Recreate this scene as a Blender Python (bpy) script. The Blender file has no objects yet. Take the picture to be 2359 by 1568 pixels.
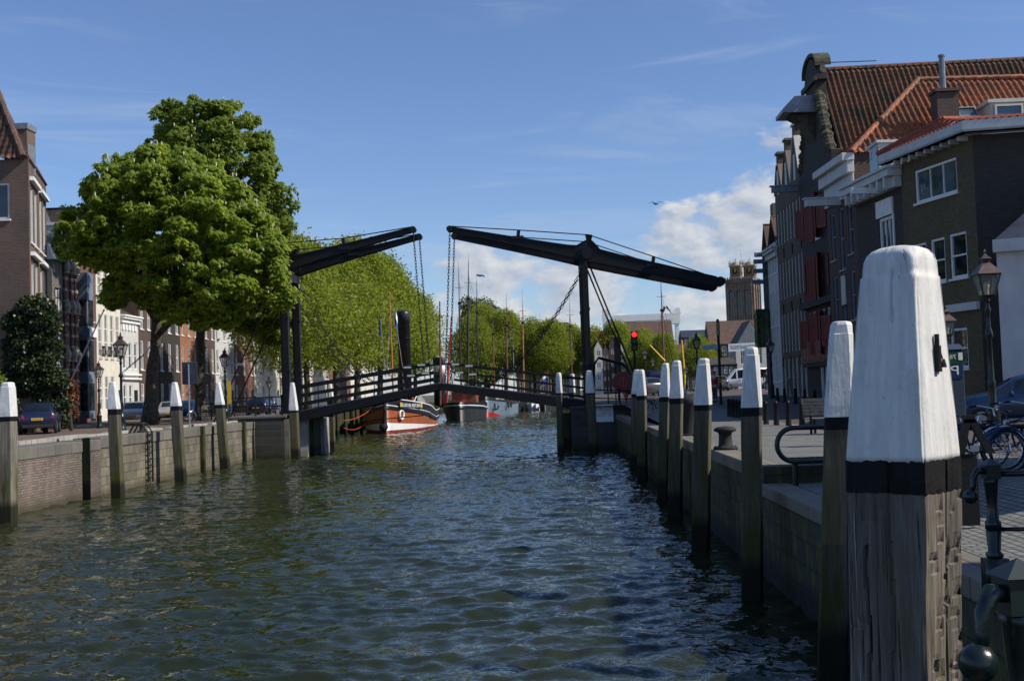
import bpy, math, random
import numpy as np
from mathutils import Vector, Matrix, noise as mnoise
from math import sin, cos, pi, radians, atan2, sqrt, hypot
R_ = random.Random(7)
S = bpy.context.scene
COL = S.collection
# ------------------------------------------------------------------ camera
FW, FH, FPX = 2359., 1568., 2600.
EYE = Vector((0, 0, 3.5))
ROT = (Matrix.Rotation(radians(1.88), 3, 'Z') @ Matrix.Rotation(pi/2 + radians(2.63), 3, 'X') @ Matrix.Rotation(radians(-1.9), 3, 'Z'))
cd = bpy.data.cameras.new('camera'); cam = bpy.data.objects.new('camera', cd); COL.objects.link(cam)
cam.matrix_world = Matrix.Translation(EYE) @ ROT.to_4x4()
cd.sensor_width = 36; cd.lens = FPX / FW * 36; cd.clip_end = 6000; cd.clip_start = .05
S.camera = cam
# ------------------------------------------------------------------ light and sky
SUN_AZ, SUN_EL = radians(102), radians(42)      # clockwise from the canal's axis
w = bpy.data.worlds.new('World'); S.world = w; w.use_nodes = True
sl = bpy.data.lights.new('sun', 'SUN'); sl.energy = 4.7; sl.angle = radians(.53); sl.color = (1, .93, .82)
so = bpy.data.objects.new('sun', sl); COL.objects.link(so)
SD = Vector((sin(SUN_AZ)*cos(SUN_EL), cos(SUN_AZ)*cos(SUN_EL), sin(SUN_EL)))
so.rotation_euler = SD.to_track_quat('Z', 'Y').to_euler(); so.location = SD * 60
S.view_settings.view_transform = 'Standard'; S.view_settings.look = 'None'
S.view_settings.exposure = 0.2; S.view_settings.gamma = 1
def build_world():
    nt = w.node_tree; N = nt.nodes; L = nt.links; N.clear()
    def n(t, **k):
        x = N.new(t)
        for a, b in k.items(): setattr(x, a, b)
        return x
    def mth(op, a, b=None, c=None, clamp=False):
        x = n('ShaderNodeMath', operation=op, use_clamp=clamp)
        for i, v in enumerate((a, b, c)):
            if v is None: continue
            if isinstance(v, (int, float)): x.inputs[i].default_value = v
            else: L.new(v, x.inputs[i])
        return x.outputs[0]
    def rng(v, a, b, c=0., d=1., smooth=True):
        x = n('ShaderNodeMapRange', interpolation_type='SMOOTHSTEP' if smooth else 'LINEAR')
        L.new(v, x.inputs[0])
        for i, k in enumerate((a, b, c, d)): x.inputs[i+1].default_value = k
        return x.outputs[0]
    tc = n('ShaderNodeTexCoord'); sp = n('ShaderNodeSeparateXYZ'); L.new(tc.outputs['Generated'], sp.inputs[0])
    X, Y, Z = sp.outputs
    az = mth('ARCTAN2', X, Y); el = mth('ARCSINE', Z)
    sky = n('ShaderNodeTexSky', sky_type='NISHITA', sun_disc=False, sun_elevation=SUN_EL, sun_rotation=SUN_AZ)
    sky.air_density = 1.0; sky.dust_density = .3; sky.ozone_density = 1.6; sky.altitude = 0
    def pos(sa, se, dx=0., dz=0.):
        c = n('ShaderNodeCombineXYZ')
        L.new(mth('MULTIPLY_ADD', az, sa, dx), c.inputs[0]); L.new(mth('MULTIPLY_ADD', el, se, dz), c.inputs[1])
        return c.outputs[0]
    def nz(p, det=6., rough=.55, dist=.0, sc=1.):
        x = n('ShaderNodeTexNoise', noise_dimensions='3D'); L.new(p, x.inputs['Vector'])
        x.inputs['Scale'].default_value = sc; x.inputs['Detail'].default_value = det; x.inputs['Roughness'].default_value = rough; x.inputs['Distortion'].default_value = dist
        return x.outputs['Fac']
    n0 = nz(pos(13, 22, 4.3, 1.7), 7, .58, .25); n1 = nz(pos(13, 22, 4.3+.10, 1.7+.13), 5, .55, .25)
    # upper limit of the cumulus bank against azimuth: low on the left, a tower on the right
    top = mth('ADD', mth('ADD', .105, rng(az, -.22, -.05, -.05, .045)), rng(az, .07, .19, 0, .075))
    rel = mth('SUBTRACT', el, top)                       # <0 inside the bank
    bias = rng(rel, -.05, .03, .085, -.32)
    lowfade = rng(el, .03, .07, -.10, 0)
    leftfade = rng(az, -.26, -.13, -.26, 0.0)
    back = rng(mth('ABSOLUTE', az), .4, .8, 0, -.40)
    dens = rng(mth('ADD', mth('ADD', mth('ADD', n0, bias), mth('ADD', lowfade, leftfade)), back), .45, .60)
    lit = mth('MULTIPLY_ADD', mth('SUBTRACT', n0, n1), 3.6, .46, clamp=True)
    cc = n('ShaderNodeMixRGB'); cc.inputs[1].default_value = (4.5, 5.1, 6.2, 1); cc.inputs[2].default_value = (8.9, 8.9, 9.0, 1); L.new(lit, cc.inputs[0])
    # thin cirrus streaks
    ci = nz(pos(3.0, 22, 9.1, .3), 5, .6, 1.2)
    cim = mth('MULTIPLY', rng(ci, .5, .78, 0, .26), rng(mth('ABSOLUTE', az), .4, .9, 1, 0))
    tn = n('ShaderNodeMixRGB', blend_type='MULTIPLY'); tn.inputs[0].default_value = 1; L.new(sky.outputs[0], tn.inputs[1]); tn.inputs[2].default_value = (1.05, 1.2, 1.52, 1)
    m0 = n('ShaderNodeMixRGB'); L.new(cim, m0.inputs[0]); L.new(tn.outputs[0], m0.inputs[1]); m0.inputs[2].default_value = (6.2, 7.0, 8.4, 1)
    m1 = n('ShaderNodeMixRGB'); L.new(mth('MULTIPLY', dens, .86), m1.inputs[0]); L.new(m0.outputs[0], m1.inputs[1]); L.new(cc.outputs[0], m1.inputs[2])
    bg = n('ShaderNodeBackground'); bg.inputs['Strength'].default_value = .076; L.new(m1.outputs[0], bg.inputs['Color'])
    o = n('ShaderNodeOutputWorld'); L.new(bg.outputs[0], o.inputs[0])
build_world()
# ------------------------------------------------------------------ helpers
def ray(px, py): return ROT @ Vector(((px-FW/2)/FPX, -(py-FH/2)/FPX, -1))
def at(px, py, Y):
    d = ray(px, py); return EYE + d * ((Y - EYE.y) / d.y)
def G(px, py, z=0.):
    d = ray(px, py); return EYE + d * ((z - EYE.z) / d.z)
def zat(px, py, Y): return at(px, py, Y).z
def lerp(a, b, t): return a + (b-a)*t
ZV = Vector((0, 0, 1))
class MB:
    def __init__(s): s.v = []; s.f = []; s.mi = []; s.sm = []; s.cur = 0; s.smooth = False
    def add(s, vs, fs):
        o = len(s.v); s.v += [tuple(p) for p in vs]; s.f += [tuple(i+o for i in f) for f in fs]
        s.mi += [s.cur]*len(fs); s.sm += [s.smooth]*len(fs); return s
    def obox(s, o, a, b, c):            # corner + three edges
        o, a, b, c = Vector(o), Vector(a), Vector(b), Vector(c)
        p = [o, o+a, o+a+b, o+b, o+c, o+a+c, o+a+b+c, o+b+c]
        f = [(0, 3, 2, 1), (4, 5, 6, 7), (0, 1, 5, 4), (1, 2, 6, 5), (2, 3, 7, 6), (3, 0, 4, 7)]
        if a.cross(b).dot(c) < 0: f = [t[::-1] for t in f]
        return s.add(p, f)
    def box(s, c, d, rz=0.):
        ca, sa = cos(rz), sin(rz); a = Vector((ca*d[0], sa*d[0], 0)); b = Vector((-sa*d[1], ca*d[1], 0)); h = Vector((0, 0, d[2]))
        return s.obox(Vector(c)-a/2-b/2-h/2, a, b, h)
    def bar(s, p, q, w, h, up=ZV):
        p, q = Vector(p), Vector(q); d = q-p; si = d.cross(up)
        si = (si.normalized() if si.length > 1e-6 else Vector((1, 0, 0))); u = si.cross(d).normalized()
        return s.obox(p-si*w/2-u*h/2, d, si*w, u*h)
    def tube(s, pts, r, n=6, cap=True, closed=False):
        pts = [Vector(p) for p in pts]; k = len(pts); rs = r if isinstance(r, (list, tuple)) else [r]*k
        vs = []; ref = None
        for i, p in enumerate(pts):
            t = (pts[(i+1) % k]-pts[i-1]) if closed else (pts[min(i+1, k-1)]-pts[max(i-1, 0)])
            t = t.normalized() if t.length > 1e-9 else ZV
            if ref is None: ref = t.orthogonal().normalized()
            ref = (ref - t*ref.dot(t)); ref = ref.normalized() if ref.length > 1e-6 else t.orthogonal().normalized()
            bi = t.cross(ref)
            for j in range(n):
                a = 2*pi*j/n; vs.append(p + (ref*cos(a)+bi*sin(a))*rs[i])
        fs = []
        for i in range(k if closed else k-1):
            a = i*n; b = ((i+1) % k)*n
            for j in range(n): fs.append((a+j, a+(j+1) % n, b+(j+1) % n, b+j))
        if cap and not closed: fs.append(tuple(range(n-1, -1, -1))); fs.append(tuple(range((k-1)*n, k*n)))
        return s.add(vs, fs)
    def lathe(s, prof, c=(0, 0, 0), n=12, rot0=0., ax=None):
        c = Vector(c); vs = []; k = len(prof)
        for r, z in prof:
            for j in range(n):
                a = 2*pi*j/n+rot0; vs.append(c+Vector((r*cos(a), r*sin(a), z)))
        fs = []
        for i in range(k-1):
            for j in range(n): fs.append((i*n+j, i*n+(j+1) % n, (i+1)*n+(j+1) % n, (i+1)*n+j))
        fs.append(tuple(range(n-1, -1, -1))); fs.append(tuple(range((k-1)*n, k*n)))
        return s.add(vs, fs)
    def ball(s, c, r, n=10, m=6, sc=(1, 1, 1)):
        pr = []; c = Vector(c); vs = []; fs = []
        for i in range(m+1):
            t = pi*i/m
            for j in range(n):
                a = 2*pi*j/n; vs.append(c+Vector((r*sc[0]*sin(t)*cos(a), r*sc[1]*sin(t)*sin(a), -r*sc[2]*cos(t))))
        for i in range(m):
            for j in range(n): fs.append((i*n+j, i*n+(j+1) % n, (i+1)*n+(j+1) % n, (i+1)*n+j))
        return s.add(vs, fs)
    def prism(s, poly, ext):
        poly = [Vector(p) for p in poly]; e = Vector(ext); k = len(poly)
        nrm = Vector((0, 0, 0))
        for i in range(k): nrm += (poly[i]-poly[0]).cross(poly[(i+1) % k]-poly[0])
        fs = [tuple(range(k)), tuple(range(2*k-1, k-1, -1))] + [(i, k+i, k+(i+1) % k, (i+1) % k) for i in range(k)]
        if nrm.dot(e) > 0: fs = [f[::-1] for f in fs]
        return s.add(poly+[p+e for p in poly], fs)
    def poly(s, pts): return s.add(pts, [tuple(range(len(pts)))])
    def ring(s, c, R, r, axis, n=16, m=5):
        axis = Vector(axis).normalized(); a = axis.orthogonal().normalized(); b = axis.cross(a); c = Vector(c)
        return s.tube([c+(a*cos(2*pi*i/n)+b*sin(2*pi*i/n))*R for i in range(n)], r, m, closed=True)
    def build(s, name, mats, parent=None, bevel=0.):
        me = bpy.data.meshes.new(name)
        off = parent_origin(parent)
        V = [(p[0]-off.x, p[1]-off.y, p[2]-off.z) for p in s.v]
        me.from_pydata(V, [], s.f)
        if not isinstance(mats, (list, tuple)): mats = [mats]
        for m in mats: me.materials.append(m)
        if len(mats) > 1: me.polygons.foreach_set('material_index', s.mi)
        me.polygons.foreach_set('use_smooth', s.sm)
        uv = me.uv_layers.new(name='UVMap'); out = []
        for f in s.f:
            a = Vector(s.v[f[0]]); nn = Vector((0, 0, 0))
            for i in range(1, len(f)-1): nn += (Vector(s.v[f[i]])-a).cross(Vector(s.v[f[i+1]])-a)
            nn = nn.normalized() if nn.length > 1e-12 else ZV
            t = ZV.cross(nn); t = t.normalized() if t.length > .05 else Vector((1, 0, 0)); b = nn.cross(t)
            for i in f: p = Vector(s.v[i]); out += [p.dot(t), p.dot(b)]
        uv.data.foreach_set('uv', out)
        me.update()
        o = bpy.data.objects.new(name, me); COL.objects.link(o)
        if parent is not None: o.parent = parent
        if bevel:
            bm = o.modifiers.new('bevel', 'BEVEL'); bm.width = bevel; bm.segments = 2; bm.limit_method = 'ANGLE'
        return o
def parent_origin(p):
    v = Vector((0, 0, 0))
    while p is not None: v += p.location; p = p.parent
    return v
LABELS = {}
def tag(o, label, cat, group=None, kind=None):
    if label: o['label'] = label
    if cat: o['category'] = cat
    if group: o['group'] = group
    if kind: o['kind'] = kind
    return o
def thing(name, label, cat, loc=(0, 0, 0), group=None):
    o = bpy.data.objects.new(name, None); COL.objects.link(o); o.location = loc; o.empty_display_size = .2
    return tag(o, label, cat, group)
def struct(o): o['kind'] = 'structure'; return o
def dup(root, loc, rz=0., label=None, sc=None, matmap=None):
    def cp(o, par):
        c = o.copy(); COL.objects.link(c)
        if par is not None: c.parent = par
        if matmap and c.type == 'MESH':
            for i, sl in enumerate(c.material_slots):
                if sl.material and sl.material.name in matmap:
                    sl.link = 'OBJECT'; sl.material = matmap[sl.material.name]
        for ch in list(o.children): cp(ch, c)
        return c
    r = cp(root, None); r.location = loc; r.rotation_euler = (0, 0, rz)
    if sc is not None: r.scale = sc if isinstance(sc, tuple) else (sc, sc, sc)
    if label: r['label'] = label
    return r
def text(name, s, o, right, up, size, mat, parent=None, align='LEFT', width=None):
    cu = bpy.data.curves.new('t', 'FONT'); cu.body = s; cu.size = 1; cu.align_x = align; cu.resolution_u = 2
    ob = bpy.data.objects.new('t', cu); COL.objects.link(ob)
    dg = bpy.context.evaluated_depsgraph_get(); dg.update()
    me = bpy.data.meshes.new_from_object(ob.evaluated_get(dg)); me.name = name
    bpy.data.objects.remove(ob); bpy.data.curves.remove(cu)
    right, up, o = Vector(right), Vector(up), Vector(o)
    xs = [v.co.x for v in me.vertices] or [0]
    k = size if width is None else width/(max(xs)-min(xs)+1e-6)
    po = parent_origin(parent)
    for v in me.vertices: v.co = o + right*(v.co.x*k) + up*(v.co.y*size) - po
    me.materials.clear(); me.materials.append(mat); me.update()
    t = bpy.data.objects.new(name, me); COL.objects.link(t)
    if parent is not None: t.parent = parent
    return t
# ------------------------------------------------------------------ materials
def newmat(name):
    m = bpy.data.materials.new(name); m.use_nodes = True; nt = m.node_tree; N = nt.nodes
    b = N['Principled BSDF']; return m, nt, N, nt.links, b
def lnk(L, a, b): L.new(a, b)
def mixc(N, L, fac, a, b, typ='MIX'):
    x = N.new('ShaderNodeMixRGB'); x.blend_type = typ
    for i, v in zip((0, 1, 2), (fac, a, b)):
        if isinstance(v, (int, float)): x.inputs[i].default_value = v
        elif isinstance(v, tuple): x.inputs[i].default_value = (*v[:3], 1)
        else: L.new(v, x.inputs[i])
    return x.outputs[0]
def noisef(N, L, vec, scale, det=4, rough=.55, a=.35, b=.65, st=None):
    if st is not None:
        mp = N.new('ShaderNodeMapping'); mp.inputs['Scale'].default_value = st; L.new(vec, mp.inputs[0]); vec = mp.outputs[0]
    x = N.new('ShaderNodeTexNoise'); x.inputs['Scale'].default_value = scale; x.inputs['Detail'].default_value = det; x.inputs['Roughness'].default_value = rough
    L.new(vec, x.inputs['Vector'])
    r = N.new('ShaderNodeMapRange'); L.new(x.outputs['Fac'], r.inputs[0]); r.inputs[1].default_value = a; r.inputs[2].default_value = b
    return r.outputs[0], x.outputs['Fac']
def bump(N, L, b, h, strength, dist=.02, prev=None):
    x = N.new('ShaderNodeBump'); x.inputs['Strength'].default_value = strength; x.inputs['Distance'].default_value = dist
    L.new(h, x.inputs['Height'])
    if prev is not None: L.new(prev, x.inputs['Normal'])
    L.new(x.outputs[0], b.inputs['Normal']); return x.outputs[0]
def dk(c, k): return tuple(x*k for x in c)
def M(name, col, rough=.6, metal=0., var=.3, scale=2.5, streak=0., bmp=0., spec=.5, col2=None):
    m, nt, N, L, b = newmat(name)
    tc = N.new('ShaderNodeTexCoord'); P = tc.outputs['Object']
    f, raw = noisef(N, L, P, scale, 5)
    c = mixc(N, L, f, dk(col, 1-var), col2 or dk(col, 1+var*.6))
    if streak:
        g, _ = noisef(N, L, P, 5, 4, .6, .45, .75, st=(1, 1, .12)); c = mixc(N, L, mm(N, L, g, streak), c, dk(col, .3))
    L.new(c, b.inputs['Base Color']); b.inputs['Roughness'].default_value = rough; b.inputs['Metallic'].default_value = metal
    b.inputs['Specular IOR Level'].default_value = spec
    if bmp:
        h, r2 = noisef(N, L, P, scale*6, 4); bump(N, L, b, r2, bmp, .03)
    return m
def mm(N, L, a, k):
    x = N.new('ShaderNodeMath'); x.operation = 'MULTIPLY'; L.new(a, x.inputs[0]); x.inputs[1].default_value = k; return x.outputs[0]
def brick(name, c1, c2, mortar, bw=.22, bh=.068, mw=.01, rough=.85, dirt=.35, algae=False, dirtcol=(.03, .03, .025), bias=0.):
    m, nt, N, L, b = newmat(name)
    tc = N.new('ShaderNodeTexCoord'); br = N.new('ShaderNodeTexBrick')
    L.new(tc.outputs['UV'], br.inputs['Vector']); br.inputs['Scale'].default_value = 1
    br.inputs['Color1'].default_value = (*c1, 1); br.inputs['Color2'].default_value = (*c2, 1); br.inputs['Mortar'].default_value = (*mortar, 1)
    br.inputs['Mortar Size'].default_value = mw; br.inputs['Brick Width'].default_value = bw; br.inputs['Row Height'].default_value = bh; br.inputs['Bias'].default_value = bias
    br.inputs['Mortar Smooth'].default_value = .3
    geo = N.new('ShaderNodeNewGeometry'); P = geo.outputs['Position']
    f, _ = noisef(N, L, P, .55, 6, .62, .36, .7); c = mixc(N, L, mm(N, L, f, dirt), br.outputs['Color'], dirtcol)
    g, _ = noisef(N, L, P, 1.6, 5, .6, .5, .75, st=(1, 1, .18)); c = mixc(N, L, mm(N, L, g, dirt*.8), c, dk(c1, 1.5))
    if algae:
        sp = N.new('ShaderNodeSeparateXYZ'); L.new(P, sp.inputs[0])
        r = N.new('ShaderNodeMapRange'); L.new(sp.outputs[2], r.inputs[0]); r.inputs[1].default_value = .75; r.inputs[2].default_value = .3; r.inputs[3].default_value = 0; r.inputs[4].default_value = .75
        h, _ = noisef(N, L, P, 1.2, 6, .6, .3, .6, st=(1, 1, .4)); c = mixc(N, L, mulv(N, L, r.outputs[0], h), c, algae)
        r2 = N.new('ShaderNodeMapRange'); L.new(sp.outputs[2], r2.inputs[0]); r2.inputs[1].default_value = .28; r2.inputs[2].default_value = .12; r2.inputs[4].default_value = .55
        c = mixc(N, L, r2.outputs[0], c, dk(algae, .35))
    L.new(c, b.inputs['Base Color']); b.inputs['Roughness'].default_value = rough
    inv = N.new('ShaderNodeMath'); inv.operation = 'SUBTRACT'; inv.inputs[0].default_value = 1; L.new(br.outputs['Fac'], inv.inputs[1])
    bump(N, L, b, inv.outputs[0], .5, .012)
    return m
def mulv(N, L, a, b):
    x = N.new('ShaderNodeMath'); x.operation = 'MULTIPLY'; L.new(a, x.inputs[0]); L.new(b, x.inputs[1]); return x.outputs[0]
def glassy(name, col=(.02, .025, .03), rough=.04, spec=.9):
    m, nt, N, L, b = newmat(name)
    tc = N.new('ShaderNodeTexCoord'); f, raw = noisef(N, L, tc.outputs['Object'], 1.3, 3)
    L.new(mixc(N, L, f, dk(col, .5), dk(col, 1.6)), b.inputs['Base Color'])
    b.inputs['Roughness'].default_value = rough; b.inputs['Specular IOR Level'].default_value = spec
    bump(N, L, b, raw, .06, .05)
    return m
def leafm(name, c1, c2, tr, trans=.35, rough=.5, spec=.35):
    m, nt, N, L, b = newmat(name)
    g = N.new('ShaderNodeNewGeometry'); tc = N.new('ShaderNodeTexCoord')
    c = mixc(N, L, g.outputs['Random Per Island'], c1, c2)
    f, _ = noisef(N, L, tc.outputs['Object'], .35, 3, .5, .35, .65); c = mixc(N, L, mm(N, L, f, .35), c, c1)
    L.new(c, b.inputs['Base Color']); b.inputs['Roughness'].default_value = rough; b.inputs['Specular IOR Level'].default_value = spec
    t = N.new('ShaderNodeBsdfTranslucent'); L.new(mixc(N, L, g.outputs['Random Per Island'], dk(tr, .75), tr), t.inputs[0])
    mx = N.new('ShaderNodeMixShader'); mx.inputs[0].default_value = trans; L.new(b.outputs[0], mx.inputs[1]); L.new(t.outputs[0], mx.inputs[2])
    L.new(mx.outputs[0], N['Material Output'].inputs[0]); return m
def woodm(name, col, algae=True, grain=1.):
    m, nt, N, L, b = newmat(name)
    g = N.new('ShaderNodeNewGeometry'); P = g.outputs['Position']
    f, r1 = noisef(N, L, P, 14, 6, .65, .34, .66, st=(1, 1, .05)); c = mixc(N, L, f, dk(col, .42), dk(col, 1.35))
    h, _ = noisef(N, L, P, 2.2, 5, .6, .4, .7, st=(1, 1, .35)); c = mixc(N, L, mm(N, L, h, .55), c, dk(col, .5))
    if algae:
        sp = N.new('ShaderNodeSeparateXYZ'); L.new(P, sp.inputs[0])
        r = N.new('ShaderNodeMapRange'); L.new(sp.outputs[2], r.inputs[0]); r.inputs[1].default_value = 3.5; r.inputs[2].default_value = .9; r.inputs[4].default_value = 1.0
        k, _ = noisef(N, L, P, 6, 6, .65, .36, .58, st=(1, 1, .14)); c = mixc(N, L, mulv(N, L, r.outputs[0], k), c, (.055, .062, .012))
        r2 = N.new('ShaderNodeMapRange'); L.new(sp.outputs[2], r2.inputs[0]); r2.inputs[1].default_value = .75; r2.inputs[2].default_value = .5; r2.inputs[4].default_value = .93
        c = mixc(N, L, r2.outputs[0], c, (.012, .012, .008))
    L.new(c, b.inputs['Base Color']); b.inputs['Roughness'].default_value = .82; b.inputs['Specular IOR Level'].default_value = .25
    bump(N, L, b, r1, .55*grain, .02); return m
def tilem(name, c1, c2, c3, tw=.27, th=.34):
    m, nt, N, L, b = newmat(name)
    tc = N.new('ShaderNodeTexCoord'); br = N.new('ShaderNodeTexBrick'); L.new(tc.outputs['UV'], br.inputs['Vector'])
    br.offset = 0; br.inputs['Scale'].default_value = 1; br.inputs['Brick Width'].default_value = tw; br.inputs['Row Height'].default_value = th; br.inputs['Mortar Size'].default_value = .012
    br.inputs['Color1'].default_value = (*c1, 1); br.inputs['Color2'].default_value = (*c2, 1); br.inputs['Mortar'].default_value = (*dk(c1, .25), 1)
    f, _ = noisef(N, L, tc.outputs['Object'], .9, 6, .65, .42, .66); c = mixc(N, L, f, br.outputs['Color'], c3)
    g, _ = noisef(N, L, tc.outputs['Object'], 6, 4, .6, .5, .75); c = mixc(N, L, mm(N, L, g, .6), c, dk(c3, .7))
    L.new(c, b.inputs['Base Color']); b.inputs['Roughness'].default_value = .75
    wv = N.new('ShaderNodeTexWave'); wv.inputs['Scale'].default_value = 1/tw/3.1416*1.57; L.new(tc.outputs['UV'], wv.inputs['Vector']); wv.bands_direction = 'X'
    bump(N, L, b, wv.outputs['Fac'], .0, .05); return m
def waterm():
    m, nt, N, L, b = newmat('canal_water')
    g = N.new('ShaderNodeNewGeometry'); P = g.outputs['Position']
    b.inputs['Roughness'].default_value = .05; b.inputs['IOR'].default_value = 1.33
    f, _ = noisef(N, L, P, .12, 3); L.new(mixc(N, L, f, (.012, .018, .0085), (.022, .027, .010)), b.inputs['Base Color'])
    def vm(op, a, c):
        x = N.new('ShaderNodeVectorMath'); x.operation = op; L.new(a, x.inputs[0])
        if isinstance(c, tuple): x.inputs[1].default_value = c
        else: L.new(c, x.inputs[1])
        return x.outputs[0]
    def slope(sc, st, det, dist, k):          # wave slopes straight from noise, so far water keeps its chop
        mp = N.new('ShaderNodeMapping'); mp.inputs['Scale'].default_value = st; mp.inputs['Rotation'].default_value = (0, 0, radians(-18)); L.new(P, mp.inputs[0])
        x = N.new('ShaderNodeTexNoise'); x.inputs['Scale'].default_value = sc; x.inputs['Detail'].default_value = det; x.inputs['Roughness'].default_value = .5; x.inputs['Distortion'].default_value = dist
        L.new(mp.outputs[0], x.inputs['Vector']); return vm('MULTIPLY', vm('SUBTRACT', x.outputs['Color'], (.5, .5, .5)), (k*.75, k, 0))
    ruf, _ = noisef(N, L, P, .09, 3, .5, .38, .62)      # calmer and ruffled patches
    s = vm('ADD', vm('ADD', slope(5.5, (.6, 1.1, 1), 2, .8, .42), slope(11, (.7, 1.1, 1), 2, .6, .42)), slope(24, (.7, 1.1, 1), 1, .4, .22))
    rr_ = N.new('ShaderNodeMapRange'); L.new(ruf, rr_.inputs[0]); rr_.inputs[3].default_value = .62; rr_.inputs[4].default_value = 1.12
    cb = N.new('ShaderNodeVectorMath'); cb.operation = 'SCALE'; L.new(s, cb.inputs[0]); L.new(rr_.outputs[0], cb.inputs['Scale'])
    n_ = vm('ADD', cb.outputs[0], g.outputs['Normal']); nn = N.new('ShaderNodeVectorMath'); nn.operation = 'NORMALIZE'; L.new(n_, nn.inputs[0]); L.new(nn.outputs[0], b.inputs['Normal'])
    return m
def hewnwood(name):
    m, nt, N, L, b = newmat(name); g = N.new('ShaderNodeNewGeometry'); P = g.outputs['Position']
    f, r1 = noisef(N, L, P, 16, 7, .7, .34, .66, st=(1, 1, .035)); c = mixc(N, L, f, (.065, .056, .048), (.235, .20, .165))
    k, r2 = noisef(N, L, P, 55, 5, .6, .60, .66, st=(1, 1, .018)); c = mixc(N, L, mm(N, L, k, .85), c, (.014, .012, .01))
    h, _ = noisef(N, L, P, 3.5, 6, .65, .48, .72, st=(1, 1, .3)); c = mixc(N, L, mm(N, L, h, .6), c, (.07, .062, .055))
    q, _ = noisef(N, L, P, 30, 3, .5, .66, .70, st=(1, 1, .012)); c = mixc(N, L, mm(N, L, q, .6), c, (.5, .52, .52))
    e, _ = noisef(N, L, P, 6, 4, .6, .55, .72, st=(1, 1, .25)); c = mixc(N, L, mm(N, L, e, .5), c, (.10, .10, .03))
    L.new(c, b.inputs['Base Color']); b.inputs['Roughness'].default_value = .85; b.inputs['Specular IOR Level'].default_value = .2
    p = bump(N, L, b, r1, .9, .03); bump(N, L, b, k, .6, .012, p).node.invert = True; return m
def whitepaint(name):
    m, nt, N, L, b = newmat(name); g = N.new('ShaderNodeNewGeometry'); P = g.outputs['Position']
    f, r1 = noisef(N, L, P, 22, 7, .65, .3, .7, st=(1, 1, .10)); c = mixc(N, L, f, (.54, .54, .525), (.74, .74, .73))
    d, _ = noisef(N, L, P, 3.5, 8, .75, .52, .74); c = mixc(N, L, mm(N, L, d, .6), c, (.38, .38, .34))
    k, _ = noisef(N, L, P, 26, 5, .65, .66, .69, st=(1, 1, .05)); c = mixc(N, L, mm(N, L, k, .75), c, (.17, .16, .14))
    q, _ = noisef(N, L, P, 38, 4, .6, .70, .725); c = mixc(N, L, mm(N, L, q, .8), c, (.2, .19, .16))
    L.new(c, b.inputs['Base Color']); b.inputs['Roughness'].default_value = .55
    p = bump(N, L, b, r1, .55, .015); h, r3 = noisef(N, L, P, 3.2, 4); bump(N, L, b, r3, .25, .05, p); return m
MT = {}
def T(k): return MT[k]
MT['water'] = waterm()
MT['black_iron'] = M('black_iron', (.0065, .007, .009), .55, .0, .35, 3, bmp=.15, spec=.3)
MT['green_iron'] = M('green_iron', (.006, .014, .013), .3, .0, .3, 4, bmp=.1)
MT['dark_green'] = M('dark_green', (.006, .017, .015), .4, 0, .3, 3)
MT['white'] = M('white_paint', (.78, .78, .76), .55, 0, .06, 3, streak=.10, bmp=.1)
MT['pile_white'] = whitepaint('pile_white_paint')
MT['mossstone'] = M('mossy_stone', (.075, .07, .045), .9, 0, .5, 4, streak=.4, bmp=.5)
MT['pile_black'] = M('pile_black_tar', (.0075, .0075, .009), .7, 0, .4, 5, bmp=.2, spec=.2)
MT['cream'] = M('cream_paint', (.66, .62, .53), .6, 0, .1, 1.5, streak=.14)
MT['offwhite'] = M('offwhite_paint', (.55, .55, .54), .6, 0, .1, 2, streak=.12)
MT['bluegrey'] = M('bluegrey_paint', (.16, .2, .26), .5, 0, .2, 2)
MT['pile_wood'] = woodm('weathered_oak', (.115, .10, .078))
MT['pile_wood_pale'] = woodm('pale_weathered_oak', (.24, .215, .18))
MT['darkwood'] = woodm('tarred_timber', (.035, .03, .025))
MT['quaybrick'] = brick('quay_brick', (.155, .118, .10), (.25, .205, .175), (.07, .06, .05), .25, .09, .016, dirt=.7, algae=(.085, .07, .035))
MT['quaystone'] = brick('quay_stone', (.135, .12, .085), (.23, .205, .155), (.075, .066, .048), .55, .36, .022, dirt=.8, algae=(.12, .10, .05))
MT['darkstone'] = brick('dark_masonry', (.05, .048, .042), (.075, .07, .06), (.1, .095, .085), 1.2, .42, .018, dirt=.4, algae=(.025, .03, .008))
MT['mossystone'] = brick('mossy_masonry', (.055, .052, .04), (.10, .09, .065), (.04, .038, .028), .9, .4, .012, dirt=1.0, algae=(.035, .045, .008), dirtcol=(.028, .036, .008))
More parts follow.
